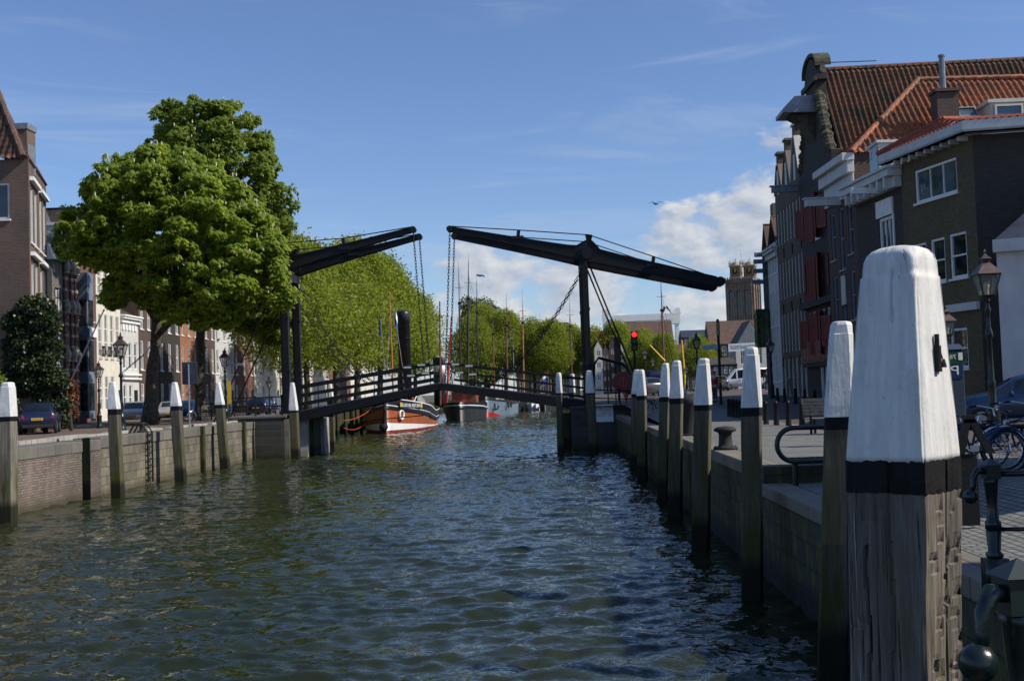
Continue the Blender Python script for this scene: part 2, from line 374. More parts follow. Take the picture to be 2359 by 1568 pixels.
def mossy(name):
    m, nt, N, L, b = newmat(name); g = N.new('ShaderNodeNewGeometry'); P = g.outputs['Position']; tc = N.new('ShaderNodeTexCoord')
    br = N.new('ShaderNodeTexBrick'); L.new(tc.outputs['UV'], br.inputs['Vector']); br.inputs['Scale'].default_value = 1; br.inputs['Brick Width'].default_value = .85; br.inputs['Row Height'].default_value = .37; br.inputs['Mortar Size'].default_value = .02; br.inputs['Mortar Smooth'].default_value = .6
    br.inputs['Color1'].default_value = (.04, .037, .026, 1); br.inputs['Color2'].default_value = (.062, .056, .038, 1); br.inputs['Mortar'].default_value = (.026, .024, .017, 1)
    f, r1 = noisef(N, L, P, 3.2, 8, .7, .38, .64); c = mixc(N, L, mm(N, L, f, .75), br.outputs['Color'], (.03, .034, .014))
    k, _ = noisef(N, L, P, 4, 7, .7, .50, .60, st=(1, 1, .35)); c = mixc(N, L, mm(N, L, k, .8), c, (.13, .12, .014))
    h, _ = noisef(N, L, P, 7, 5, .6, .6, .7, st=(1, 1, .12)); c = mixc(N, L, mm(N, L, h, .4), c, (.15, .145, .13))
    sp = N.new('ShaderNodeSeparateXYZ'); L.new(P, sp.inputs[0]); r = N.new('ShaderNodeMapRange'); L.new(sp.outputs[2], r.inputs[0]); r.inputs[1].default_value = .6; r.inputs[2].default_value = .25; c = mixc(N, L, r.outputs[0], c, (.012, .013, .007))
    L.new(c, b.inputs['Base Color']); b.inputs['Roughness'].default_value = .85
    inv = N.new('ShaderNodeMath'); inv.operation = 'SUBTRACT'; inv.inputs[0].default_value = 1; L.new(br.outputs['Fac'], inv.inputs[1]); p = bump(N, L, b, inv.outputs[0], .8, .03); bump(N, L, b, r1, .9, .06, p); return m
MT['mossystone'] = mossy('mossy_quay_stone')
MT['coping'] = brick('coping_stone', (.12, .115, .10), (.17, .16, .135), (.05, .05, .04), 1.4, 5, .015, dirt=.6)
MT['coping_brown'] = brick('coping_granite', (.17, .145, .11), (.21, .18, .14), (.05, .05, .04), 1.6, 5, .015, dirt=.35)
MT['concrete'] = M('pale_concrete', (.33, .31, .28), .85, 0, .25, 1.2, streak=.3, bmp=.2)
MT['cobble'] = brick('cobbles', (.15, .15, .145), (.235, .23, .215), (.05, .055, .035), .21, .11, .018, dirt=.3)
MT['klinker'] = brick('street_clinker', (.075, .055, .05), (.11, .085, .075), (.04, .038, .035), .2, .07, .008, dirt=.3)
MT['leftpave'] = brick('quay_clinker', (.13, .085, .065), (.17, .12, .09), (.07, .06, .045), .2, .07, .008, dirt=.35)
MT['kerbstone'] = brick('kerbstone', (.3, .29, .25), (.38, .36, .32), (.1, .09, .08), .9, 3, .02, dirt=.3)
MT['land'] = M('land', (.07, .075, .05), .9, 0, .3, .3)
MT['asphalt'] = M('asphalt', (.05, .05, .052), .9, 0, .2, 2, bmp=.2)
MT['glass'] = glassy('window_glass')
MT['glassblue'] = glassy('sky_glass', (.05, .07, .1))
MT['carglass'] = glassy('car_glass', (.01, .012, .015), .03)
MT['lampglass'] = M('lamp_glass', (.30, .30, .27), .15, 0, .15, 3)
MT['bulb'] = M('bulb', (.75, .66, .42), .4, 0, .05)
MT['lamproof'] = M('lamp_copper', (.085, .055, .05), .45, .3, .4, 8)
MT['bark'] = M('bark', (.085, .07, .05), .9, 0, .5, 5, streak=.3, bmp=.9)
MT['barkdark'] = M('dark_bark', (.04, .034, .026), .9, 0, .4, 5, bmp=.8)
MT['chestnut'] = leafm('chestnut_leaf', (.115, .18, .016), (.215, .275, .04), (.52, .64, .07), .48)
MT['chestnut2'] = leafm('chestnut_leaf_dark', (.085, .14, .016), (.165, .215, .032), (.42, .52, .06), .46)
MT['lime'] = leafm('lime_leaf', (.10, .145, .013), (.205, .24, .027), (.46, .52, .045), .42)
MT['limefar'] = leafm('far_leaf', (.08, .125, .016), (.16, .205, .028), (.34, .42, .04), .36)
MT['willow'] = leafm('willow_leaf', (.05, .08, .02), (.09, .13, .035), (.18, .24, .04), .3)
MT['ivy'] = leafm('ivy_leaf', (.018, .032, .012), (.06, .08, .03), (.06, .08, .02), .12, .42, .4)
MT['redleaf'] = leafm('red_leaf', (.12, .03, .018), (.2, .10, .035), (.35, .1, .05), .3)
MT['blossom'] = M('blossom', (.62, .52, .36), .8, 0, .15, 8)
MT['tile_old'] = tilem('old_pantile', (.29, .10, .04), (.12, .055, .03), (.04, .038, .02))
MT['tile_orange'] = tilem('orange_pantile', (.46, .135, .048), (.27, .075, .032), (.11, .055, .03))
MT['tile_red'] = tilem('red_pantile', (.42, .085, .04), (.36, .07, .035), (.22, .06, .035))
MT['tile_dark'] = tilem('dark_pantile', (.055, .045, .04), (.085, .065, .055), (.03, .028, .025))
MT['tile_brown'] = tilem('brown_pantile', (.15, .07, .045), (.10, .055, .04), (.06, .042, .03))
MT['slate'] = M('slate', (.035, .04, .06), .5, 0, .3, 3)
MT['zinc'] = M('zinc', (.2, .22, .25), .45, .2, .2, 2)
MT['b_olive'] = brick('olive_brick', (.115, .085, .04), (.155, .12, .06), (.05, .042, .03), .21, .065, .008, dirt=.25)
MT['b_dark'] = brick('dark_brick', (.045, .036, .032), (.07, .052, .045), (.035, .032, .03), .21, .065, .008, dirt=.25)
MT['b_brown'] = brick('brown_brick', (.085, .05, .042), (.12, .07, .055), (.06, .05, .045), .21, .065, .008, dirt=.3)
MT['b_red'] = brick('red_brick', (.15, .058, .045), (.2, .085, .065), (.1, .075, .065), .21, .065, .008, dirt=.35)
MT['b_wh'] = brick('warehouse_brick', (.10, .078, .05), (.14, .11, .072), (.06, .05, .04), .21, .065, .008, dirt=.55, dirtcol=(.05, .045, .035))
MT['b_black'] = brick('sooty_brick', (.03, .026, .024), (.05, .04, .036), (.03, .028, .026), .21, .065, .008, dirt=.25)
MT['b_pink'] = brick('pinkish_brick', (.105, .062, .045), (.145, .088, .066), (.17, .14, .115), .22, .075, .012, dirt=.35)
MT['b_orange'] = brick('orange_brick', (.34, .12, .06), (.4, .16, .085), (.2, .14, .11), .21, .065, .008, dirt=.3)
MT['b_grey'] = brick('grey_brick', (.13, .12, .105), (.19, .175, .155), (.1, .095, .085), .21, .065, .008, dirt=.3)
MT['b_church'] = brick('church_brick', (.21, .125, .09), (.28, .17, .125), (.17, .13, .1), .6, .3, .03, dirt=.5, dirtcol=(.06, .05, .05))
MT['stone'] = M('sandstone', (.36, .31, .25), .8, 0, .2, 2, streak=.3)
MT['shutter'] = M('red_shutter', (.13, .014, .012), .5, 0, .2, 3)
MT['shutterframe'] = M('shutter_frame', (.17, .024, .018), .5, 0, .15, 3)
MT['blind'] = M('blind', (.42, .43, .45), .7, 0, .12, 2)
MT['curtain'] = M('curtain', (.5, .5, .48), .8, 0, .15, 4)
MT['tugred'] = M('tug_red_oxide', (.36, .10, .035), .45, 0, .15, 1.5, streak=.25)
MT['tugblack'] = M('tug_black', (.014, .016, .022), .4, 0, .3, 2)
MT['antifoul'] = M('antifoul', (.2, .03, .02), .6, 0, .3, 2)
MT['bargegrey'] = M('barge_grey', (.16, .21, .26), .5, 0, .2, 1.5, streak=.4)
MT['bargedark'] = M('barge_dark', (.025, .027, .03), .5, 0, .3, 2)
MT['cabinbrown'] = M('cabin_brown', (.2, .065, .03), .4, 0, .2, 2)
MT['mastorange'] = M('varnished_spar', (.42, .17, .04), .4, 0, .2, 3)
MT['mastbrown'] = M('brown_spar', (.17, .06, .035), .5, 0, .2, 3)
MT['mastdark'] = M('dark_spar', (.035, .025, .02), .5, 0, .3, 3)
MT['red'] = M('red_paint', (.42, .02, .015), .4, 0, .15, 3)
MT['darkred'] = M('dark_red_paint', (.15, .012, .014), .5, 0, .2, 3)
MT['orangered'] = M('orange_paint', (.45, .07, .02), .5, 0, .15, 3)
MT['blue'] = M('blue_paint', (.02, .06, .3), .45, 0, .15, 3)
MT['signblue'] = M('sign_blue', (.01, .032, .10), .4, 0, .1, 3)
MT['signgreen'] = M('sign_green', (.004, .075, .03), .4, 0, .1, 3)
MT['yellow'] = M('yellow_paint', (.7, .42, .02), .5, 0, .1, 3)
MT['plate'] = M('plate_yellow', (.6, .34, .01), .4, 0, .1, 3)
MT['ink'] = M('ink', (.02, .02, .03), .6, 0, .1)
MT['navy'] = M('navy_ink', (.02, .03, .14), .6, 0, .1)
MT['rubber'] = M('rubber', (.012, .012, .012), .8, 0, .2)
MT['chrome'] = M('chrome', (.6, .6, .62), .2, 1., .1)
MT['steel'] = M('galvanised', (.35, .36, .37), .45, .6, .2, 4)
MT['carblue'] = M('car_dark_blue', (.012, .018, .05), .22, .2, .1, 1, spec=.7)
MT['carsilver'] = M('car_silver', (.48, .47, .44), .28, .5, .05, 1, spec=.7)
MT['carwhite'] = M('car_white', (.6, .61, .63), .3, 0, .05, 1)
MT['cargrey'] = M('car_grey', (.12, .13, .14), .25, .3, .1, 1, spec=.7)
MT['carteal'] = M('car_petrol_blue', (.02, .05, .11), .2, .3, .1, 1, spec=.8)
MT['taillight'] = M('tail_light', (.25, .01, .015), .2, 0, .1)
MT['headlight'] = M('head_light', (.65, .68, .72), .1, .3, .1)
MT['bikeblue'] = M('bike_blue', (.012, .04, .15), .3, 0, .1, 3)
MT['bikeblack'] = M('bike_black', (.015, .015, .02), .35, 0, .2, 3)
MT['saddle'] = M('saddle', (.06, .05, .045), .4, 0, .2, 4)
MT['skin'] = M('skin', (.45, .27, .2), .6, 0, .1, 6)
MT['hair'] = M('hair', (.05, .035, .025), .7, 0, .3, 20)
MT['jeans'] = M('jeans', (.03, .04, .075), .8, 0, .2, 6)
MT['greenjacket'] = M('green_jacket', (.02, .16, .09), .7, 0, .15, 6)
MT['darkjacket'] = M('dark_jacket', (.03, .03, .035), .8, 0, .2, 6)
MT['redjacket'] = M('red_jacket', (.25, .02, .025), .7, 0, .15, 6)
MT['gull'] = M('gull_feathers', (.16, .16, .17), .7, 0, .2, 12)
MT['slatwood'] = M('bench_slats', (.24, .22, .19), .7, 0, .3, 8, bmp=.3)
MT['binbody'] = M('bin_plastic', (.025, .025, .028), .5, 0, .2)
MT['binlid'] = M('bin_lid', (.015, .05, .2), .45, 0, .15)
MT['meterblue'] = M('meter_blue_grey', (.045, .065, .1), .4, .2, .1)
def emis(name, col, st):
    m, nt, N, L, b = newmat(name); b.inputs['Base Color'].default_value = (*dk(col, .5), 1)
    b.inputs['Emission Color'].default_value = (*col, 1); b.inputs['Emission Strength'].default_value = st; return m
MT['redlamp'] = emis('lit_red_lamp', (1, .02, .02), 2.2)
MT['deadlamp'] = M('unlit_lamp', (.02, .03, .025), .3)
# ================================================================== the setting
def sheet(name, pts, mat, z=None):
    m = MB(); m.poly([(p[0], p[1], p[2] if len(p) > 2 else z) for p in pts]); return struct(m.build(name, mat))
def water_sheet():
    # one sheet of real wavelets: a sum of small directional waves, finer towards the viewer
    xs = np.concatenate([[-60, -30], np.arange(-21.4, 4.3, .085), np.geomspace(4.5, 140, 60)]); ys = [-30., 0., 5., 7.5]
    while ys[-1] < 238: ys.append(ys[-1]+max(.055, .0034*ys[-1]))
    ys = np.array(ys+[260, 330]); X, Y = np.meshgrid(xs, ys); Z = np.zeros_like(X); rg = np.random.default_rng(3)
    WX = X+.35*np.sin(Y*.5+.3*X)+.2*np.sin(1.3*X-.7*Y); WY = Y+.3*np.sin(X*.62+.2*Y)+.18*np.sin(1.1*Y+.9*X)
    for i in range(64):
        lam = .30*(1.9/.30)**(rg.random()**1.3); th = radians(-78)+rg.normal()*.55; k = 2*pi/lam; a = .034*lam/ (2*pi)*(1.15 if lam < 1.2 else .7)
        p = k*(np.cos(th)*WX+np.sin(th)*WY)+rg.random()*6.283; s_ = np.sin(p); Z += a*(s_+.35*s_*s_)
    gust = .75+.35*np.sin(X*.21+Y*.06+1)*np.sin(Y*.09-.1*X); Z *= gust; Z -= Z.mean()
    n = len(xs); V = np.stack([X, Y, Z], -1).reshape(-1, 3); i, j = np.meshgrid(np.arange(n-1), np.arange(len(ys)-1)); b = (j*n+i).ravel()
    me = bpy.data.meshes.new('canal_water'); F_ = np.stack([b, b+1, b+n+1, b+n], 1).astype(np.int32)
    me.vertices.add(len(V)); me.vertices.foreach_set('co', V.astype(np.float32).ravel()); me.loops.add(F_.size); me.loops.foreach_set('vertex_index', F_.ravel()); me.polygons.add(len(F_))
    me.polygons.foreach_set('loop_start', np.arange(0, F_.size, 4, dtype=np.int32)); me.polygons.foreach_set('loop_total', np.full(len(F_), 4, dtype=np.int32)); me.polygons.foreach_set('use_smooth', np.ones(len(F_), dtype=bool))
    me.materials.append(T('water')); me.update(calc_edges=True); o = bpy.data.objects.new('canal_water', me); COL.objects.link(o); struct(o)
water_sheet()
XL, XR, XLF = -17.8, 3.75, -21.0
# land around the harbour (one sheet each, out to the horizon)
sheet('far_ground', [(-3000, 236), (3000, 236), (3000, 5000), (-3000, 5000)], T('land'), 2.1)
sheet('quay_street', [(-3000, -40), (-19.0, -40), (-19.0, 72.5), (-21.3, 72.5), (-21.3, 237), (-3000, 237)], T('leftpave'), 2.24)
def zr(x, Y):
    if Y < 21: t = max(0, min(1, (x-4.6)/2.2)); t = t*t*(3-2*t); return lerp(1.70, 2.0, t)
    return 2.0 + .65*max(0, min(1, (Y-40)/32)) + .3*max(0, min(1, (Y-72)/40)) + .012*max(0, min(x, 16)-8)*(1 if Y > 30 else 0)
def ground_grid(name, xs, ys, mat, dz=0., fn=zr):
    m = MB(); nx = len(xs)
    m.add([(x, y, fn(x, y)+dz) for y in ys for x in xs], [(j*nx+i, j*nx+i+1, (j+1)*nx+i+1, (j+1)*nx+i) for j in range(len(ys)-1) for i in range(nx-1)])
    return struct(m.build(name, mat))
xsq = [XR+.5, 4.6, 5, 5.5, 6, 6.4, 6.8, 8.6]
ground_grid('quay_pavement', xsq, [8.4, 12, 16, 20.999], T('cobble'))
ground_grid('quay_pavement', xsq, [21.001, 26, 32, 40, 46, 52, 58, 66], T('cobble'))
ground_grid('quay_road', [8.6, 11, 13, 15, 18, 70], [6, 12, 20.9], T('klinker'), .004)
ground_grid('quay_road', [8.6, 11, 13, 15, 18, 70], [21.0, 30, 40, 46, 52, 58, 66], T('klinker'), .004)
ground_grid('bridge_road', [2.0, 5, 8, 12, 15, 18, 70], [66.001, 72, 78, 90, 100, 112, 126], T('klinker'), .008)
m = MB(); m.obox((8.45, 24, 2.004), (.3, 0, 0), (0, 40, 0), (0, 0, .02)); struct(m.build('kerb', T('kerbstone')))
m = MB(); m.obox((XR+.02, 20.55, 1.69), (3.4, 0, 0), (0, .45, 0), (0, 0, .325)); tag(m.build('stone_step', T('mossystone'), bevel=.02), 'mossy stone step edge across the quay paving behind the steel bench', 'step')
# ---- quay walls (wall body > coping)
def quay_wall(label, x, y0, y1, z, mat, copmat, side, ch=.3, cw=.55, zc=None, thick=1.2):
    t = thing('quay_wall', label, 'quay wall', (x, (y0+y1)/2, 0))
    m = MB(); m.obox((x, y0, -1.5), (side*thick, 0, 0), (0, y1-y0, 0), (0, 0, 1.5+z-ch)); m.build('wall_face', mat, t)
    m = MB(); m.obox((x-side*.035, y0, z-ch), (side*cw, 0, 0), (0, y1-y0, 0), (0, 0, ch)); m.build('coping', copmat, t, bevel=.025)
    return t
quay_wall('brick canal wall with grey capstones, nearest stretch below the blue car', XL, 22, 44.0, 2.2, T('quaybrick'), T('coping'), -1, .42, 1.25)
quay_wall('pale stone block canal wall below the chestnut trees', XL, 44.02, 67.2, 2.26, T('quaystone'), T('coping'), -1, .42, 1.25)
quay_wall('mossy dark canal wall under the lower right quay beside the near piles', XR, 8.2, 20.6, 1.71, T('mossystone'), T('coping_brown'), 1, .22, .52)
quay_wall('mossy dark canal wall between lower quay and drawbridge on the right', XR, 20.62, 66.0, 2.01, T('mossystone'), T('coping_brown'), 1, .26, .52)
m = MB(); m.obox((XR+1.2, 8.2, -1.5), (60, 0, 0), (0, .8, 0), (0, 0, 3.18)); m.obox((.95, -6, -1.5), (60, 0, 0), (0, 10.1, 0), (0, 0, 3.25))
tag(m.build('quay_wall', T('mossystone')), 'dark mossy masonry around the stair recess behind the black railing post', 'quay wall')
m = MB(); m.obox((XLF, 73, -1.5), (-.6, 0, 0), (0, 164, 0), (0, 0, 3.75)); tag(m.build('quay_wall', T('darkwood')), 'dark timber faced quay wall where the red tug is moored', 'quay wall')
m = MB(); m.obox((-60, 236, -1.5), (300, 0, 0), (0, .8, 0), (0, 0, 3.7)); tag(m.build('quay_wall', T('darkstone')), 'low dark quay wall closing the harbour beyond the barges', 'quay wall')
m = MB(); m.obox((2.0, 72.3, -1.5), (.6, 0, 0), (0, 53.7, 0), (0, 0, 4.2)); m.obox((2.0, 125.5, -1.5), (68, 0, 0), (0, .6, 0), (0, 0, 4.4)); tag(m.build('quay_wall', T('darkstone')), 'dark quay wall on the right beyond the drawbridge', 'quay wall')
# kerb of pale stones along the left quay, with gaps
m = MB(); y = 30.
rr = random.Random(3)
while y < 70:
    l = rr.uniform(.7, 1.3)
    if rr.random() > .13: m.obox((-19.25+rr.uniform(-.02, .02), y, 2.2), (.34, 0, 0), (0, l-.03, 0), (0, 0, .17+rr.uniform(-.03, .02)))
    y += l
struct(m.build('kerb', T('kerbstone'), bevel=.015))
# ------------------------------------------------------------------ piers of the drawbridge
ZD = zat(1330, 925, 68)
t = thing('bridge_abutment', 'dark masonry bridge abutment at the end of the pale stone wall', 'abutment', (-17, 68, 0))
pL = at(592, 955, 67.6); m = MB()
m.obox((-19.6, 67.6, -1.5), (3.35, 0, 0), (0, 6.5, 0), (0, 0, 1.5+2.42)); m.lathe([(.62, -1.5), (.62, 2.36)], (-16.25, 68.22, 0), 14)
m.build('masonry', T('darkstone'), t)
m = MB(); m.obox((-19.65, 67.55, 2.424), (3.7, 0, 0), (0, 6.6, 0), (0, 0, .16)); m.build('coping', T('coping'), t, bevel=.03)
m = MB(); m.obox((-15.62, 68.4, -1.5), (.75, 0, 0), (0, .5, 0), (0, 0, 3.9)); m.build('pier', T('concrete'), t); m = MB(); m.obox((-15.62, 71.0, -1.5), (1.25, 0, 0), (0, 1.6, 0), (0, 0, 3.8)); m.build('pier', T('concrete'), t)
m = MB(); m.obox((-15.7, 69.0, -1.5), (1.1, 0, 0), (0, 1.9, 0), (0, 0, 3.7)); m.build('slab', T('darkwood'), t)
t = thing('bridge_abutment', 'dark mossy bridge abutment carrying the right mast and white notice', 'abutment', (3, 68, 0))
m = MB(); m.obox((1.15, 67.0, -1.5), (1.25, 0, 0), (0, 5.2, 0), (0, 0, 1.5+2.38)); m.obox((2.4, 66.6, -1.5), (2.4, 0, 0), (0, 5.6, 0), (0, 0, 1.5+2.3)); m.build('masonry', T('darkstone'), t)
m = MB(); m.obox((1.1, 66.95, 2.384), (1.3, 0, 0), (0, 5.3, 0), (0, 0, .16)); m.obox((2.4, 66.55, 2.304), (2.45, 0, 0), (0, 5.7, 0), (0, 0, .18)); m.build('coping', T('darkstone'), t, bevel=.02)
m = MB(); m.obox((.62, 68.6, -1.5), (.5, 0, 0), (0, 2.6, 0), (0, 0, 3.6)); m.build('timber', T('darkwood'), t)
# ------------------------------------------------------------------ the drawbridge
YN, YF = 68.0, 71.2
DY = Vector((0, YF-YN, 0))
def P(px, py, dy=0.): v = at(px, py, YN); return v + Vector((0, dy, 0))
def chain(name, a, b, parent, link=.24, r=.016, sag=0.):
    a, b = Vector(a), Vector(b); d = b-a; L = d.length; k = int(L/(link*.78)); m = MB()
    for i in range(k):
        u = (i+.5)/k; c = a+d*u - ZV*sag*4*u*(1-u); dd = d.normalized(); s = dd.cross(Vector((.3, 1, .1))).normalized(); s2 = dd.cross(s)
        s = s if i % 2 else s2; pts = []
        for x, y in ((-.5, -.2), (-.42, -.38), (.42, -.38), (.5, -.2), (.5, .2), (.42, .38), (-.42, .38), (-.5, .2)): pts.append(c+dd*x*link+s*y*link*.5)
        m.tube(pts, r, 4, closed=True)
    return m.build(name, T('black_iron'), parent)
def beam_outline(tip, piv, tail, pylon):
    tip, piv, tail = Vector((*tip, 0)), Vector((*piv, 0)), Vector((*tail, 0))
    d1 = (piv-tip); d2 = (tail-piv); n1 = Vector((-d1.y, d1.x, 0)).normalized(); n2 = Vector((-d2.y, d2.x, 0)).normalized()
    sgn = 1 if n1.y > 0 else -1; n1 *= sgn; n2 *= (1 if n2.y > 0 else -1)
    up, lo = [], []
    for f, h in ((0, 4.), (.02, 5.), (.25, 6.6), (.5, 8.6), (.75, 11), (.86, 12.5)):
        c = tip+d1*f; up.append(c-n1*h); lo.append(c+n1*h)
    pb = piv-n1*14
    up += [piv-d1.normalized()*26-n1*15, piv-d1.normalized()*13-n1*26, Vector((pylon[0]-3.5*(1 if d1.x > 0 else -1), pylon[1]+12, 0)), Vector((pylon[0]-7*(1 if d1.x > 0 else -1), pylon[1], 0)),
           Vector((pylon[0]+8*(1 if d1.x > 0 else -1), pylon[1]+2, 0)), Vector((pylon[0]+5*(1 if d1.x > 0 else -1), pylon[1]+13, 0)), piv+d2.normalized()*14-n2*27, piv+d2.normalized()*28-n2*16.5]
    lo.append(piv+n1*15)
    for f, h in ((.25, 14.), (.5, 12.5), (.75, 11), (.96, 10), (.99, 7), (1.0, 4)):
        c = piv+d2*f; up.append(c-n2*h); lo.append(c+n2*h)
    return [(v.x, v.y) for v in up]+[(v.x, v.y) for v in lo[::-1]]
def half_bridge(label, tip, piv, tail, pylon, posts, mastbase, masttop, chain_end, deck, rails, stay, slack, sgn):
    t = thing('drawbridge', label, 'drawbridge', P(mastbase[0], mastbase[1]), 'two halves of the black drawbridge')
    blk = T('black_iron')
    for dy in (0, YF-YN):
        nm = 'balance_beam'
        m = MB(); m.prism([P(x, y, dy-.17) for x, y in beam_outline(tip, piv, tail, pylon)], (0, .34, 0))
        ol = beam_outline(tip, piv, tail, pylon); 
        for off in (-.22, .17): # riveted flange edges
            k = len(ol)
            for i in range(k): m.bar(P(*ol[i], dy+off+.025), P(*ol[(i+1) % k], dy+off+.025), .05, .06)
        n_riv = 46
        for seg, (A, B, h0, h1) in enumerate(((tip, piv, 4.2, 12), (piv, tail, 13, 10))):
            for i in range(n_riv):
                f = (i+.5)/n_riv
                for s_ in (-1, 1):
                    q = P(lerp(A[0], B[0], f), lerp(A[1], B[1], f)+s_*lerp(h0, h1, f), dy-.22); m.box(q, (.05, .05, .05))
        m.build(nm, blk, t)
        c = P(*piv, dy); hb = MB(); hb.tube([c-Vector((0, .42, 0)), c+Vector((0, .42, 0))], .3, 14); hb.build('hub', blk, t)
        hb = MB(); hb.tube([P(*tip, dy-.26), P(*tip, dy+.26)], .19, 12); hb.build('beam_end', blk, t); hb = MB(); hb.tube([P(tail[0], tail[1]-1, dy-.3), P(tail[0], tail[1]-1, dy+.3)], .30, 12); hb.build('beam_end', blk, t)
        for (bx, by), (tx, ty) in posts: m = MB(); m.bar(P(bx, by, dy), P(tx, ty, dy), .2, .3, Vector((0, 1, 0))); m.box(P(bx, by, dy), (.7, .5, .2)); m.build('wire_post', blk, t)
        pts = [tip] + [p[1] for p in posts[:1]] + [pylon] + [p[1] for p in posts[1:]] + [tail]
        pts = [P(x, y-(7 if i in (0, len(pts)-1) else 0), dy) for i, (x, y) in enumerate(pts)]
        m = MB(); m.tube(pts, .035, 5); m.build('tie_wire', blk, t)
        m = MB(); a, b = P(*mastbase, dy), P(*masttop, dy); m.bar(a, b, .46, .46, Vector((0, 1, 0)))
        for f, h in ((0., .75), (.27, .56), (.62, .54), (.97, .6)): c = a.lerp(b, f); m.box(c, (h, h, .16))
        m.bar(a-Vector((0, .26, 0)), b-Vector((0, .26, 0)), .26, .06, Vector((0, 1, 0)))
        m.build('mast', blk, t)
        chain('chain', P(*tip, dy)-ZV*.2, P(*chain_end, dy), t)
        chain('slack_chain', P(*slack[0], dy), P(*slack[1], dy), t, .26, .02, slack[2])
        m = MB(); a = P(*stay[0], dy); b = Vector(stay[1])+Vector((0, dy, 0)); m.tube([a, b], .055, 6); m.build('stay_rod', blk, t)
    m = MB(); a, b = P(*masttop, -.3), P(*masttop, YF-YN+.3); m.bar(a-ZV*.9, b-ZV*.9, .4, .5); m.build('cross_beam', blk, t)
    # moving leaf
    (i1, j1), (i2, j2) = deck; m = MB()
    for dy in (-.06, YF-YN-.1):
        m = MB(); q = [P(i1, j1, dy), P(i2, j2, dy)]; m.prism([q[0], q[1], q[1]-ZV*.62, q[0]-ZV*.38], (0, .2, 0)); m.build('leaf_girder', blk, t)
    m = MB(); a, b = P(i1, j1, .14), P(i2, j2, .14); up = ZV*.07; k = 26
    for i in range(k): p0, p1 = a.lerp(b, i/k), a.lerp(b, (i+.93)/k); m.prism([p0, p1, p1+up, p0+up], (0, YF-YN-.28, 0))
    m.build('deck_planks', T('slatwood'), t)
    for dy in (0.02, YF-YN-.1):
        m = MB()
        for (a, b), h in zip(rails, (.13, .11, .15)): m.bar(P(*a, dy), P(*b, dy), .1, h)
        (a0, b0), (a2, b2) = rails[0], rails[2]; k = 5
        for i in range(k+1):
            f = i/k; top = P(lerp(a0[0], b0[0], f), lerp(a0[1], b0[1], f), dy); x = top.x
            aa, bb = P(i1, j1, dy), P(i2, j2, dy); g = (x-aa.x)/(bb.x-aa.x); zb = lerp(aa.z, bb.z, min(1, max(0, g)))
            m.bar((x, top.y, zb-.1), (x, top.y, top.z), .045, .045, Vector((0, 1, 0)))
        m.build('railing', blk, t)
    for f in (.06, .16):
        for (a, b) in rails[:2]: m = MB(); m.box(P(lerp(a[0], b[0], f), lerp(a[1], b[1], f), -.06), (.45, .03, .11)); m.build('reflector_plate', T('offwhite'), t)
    return t
gR = Vector(at(1478, 850, 68)); gR2 = Vector((at(1480, 850, 70).x, 68, zr(8, 68)))
half_bridge('black iron drawbridge half with long balance beam and mast, right of the midstream joint', (1036, 528), (1351, 586), (1658, 650), (1356, 541),
    [((1193, 548), (1195, 530)), ((1503, 612), (1506, 591))], (1358, 936), (1343, 575), (1026, 880), ((1012, 883), (1345, 922)),
    [((1030, 837), (1345, 872)), ((1040, 856), (1345, 893)), ((1046, 874), (1345, 914))], ((1350, 592), gR2-Vector((0, 0, 0))), ((1334, 632), (1115, 892), .9), 1)
half_bridge('black iron drawbridge half rising out of the chestnut leaves, left of the midstream joint', (952, 529), (657, 609), (352, 694), (652, 560),
    [((794, 572), (790, 549)), ((508, 655), (504, 635))], (662, 950), (652, 600), (979, 872), ((1010, 883), (668, 952)),
    [((990, 837), (668, 893)), ((1000, 856), (668, 913)), ((1000, 872), (668, 934))], ((654, 615), (-20.5, 68, 2.3)), ((664, 650), (850, 884), .9), -1)
# iron railings on both abutments
def railing(label, pts, h, n_rail=2, grp=None, r=.035, post_each=1.8):
    t = thing('railing', label, 'railing', pts[0], grp)
    m = MB()
    for a, b in zip(pts[:-1], pts[1:]):
        a, b = Vector(a), Vector(b)
        for i in range(n_rail): z = h*(1-i/n_rail*1.0) - (.03 if i == 0 else 0); m.tube([a+ZV*z, b+ZV*z], r, 6)
        k = max(1, round((b-a).length/post_each))
        for i in range(k+1):
            c = a.lerp(b, i/k); mp = MB(); mp.lathe([(.07, 0), (.07, .12), (.045, .16), (.045, h*.45), (.06, h*.5), (.045, h*.55), (.045, h-.06), (.065, h), (.05, h+.06), (0, h+.09)], c, 8); mp.build('post', T('black_iron'), t)
    m.build('rail', T('black_iron'), t); return t
railing('low black railing on the left bridge abutment before parked cars', [(-19.5, 67.9, 2.58), (-16.3, 67.9, 2.58)], 1.15)
railing('long black quay railing behind the second chestnut trunk', [(-24.6, 78.5, 2.24), (-19.8, 72.9, 2.4)], 1.15)
railing('black railing beside the right mast above the white notice', [(2.5, 66.8, 2.48), (5.6, 66.8, 2.3)], 1.05)
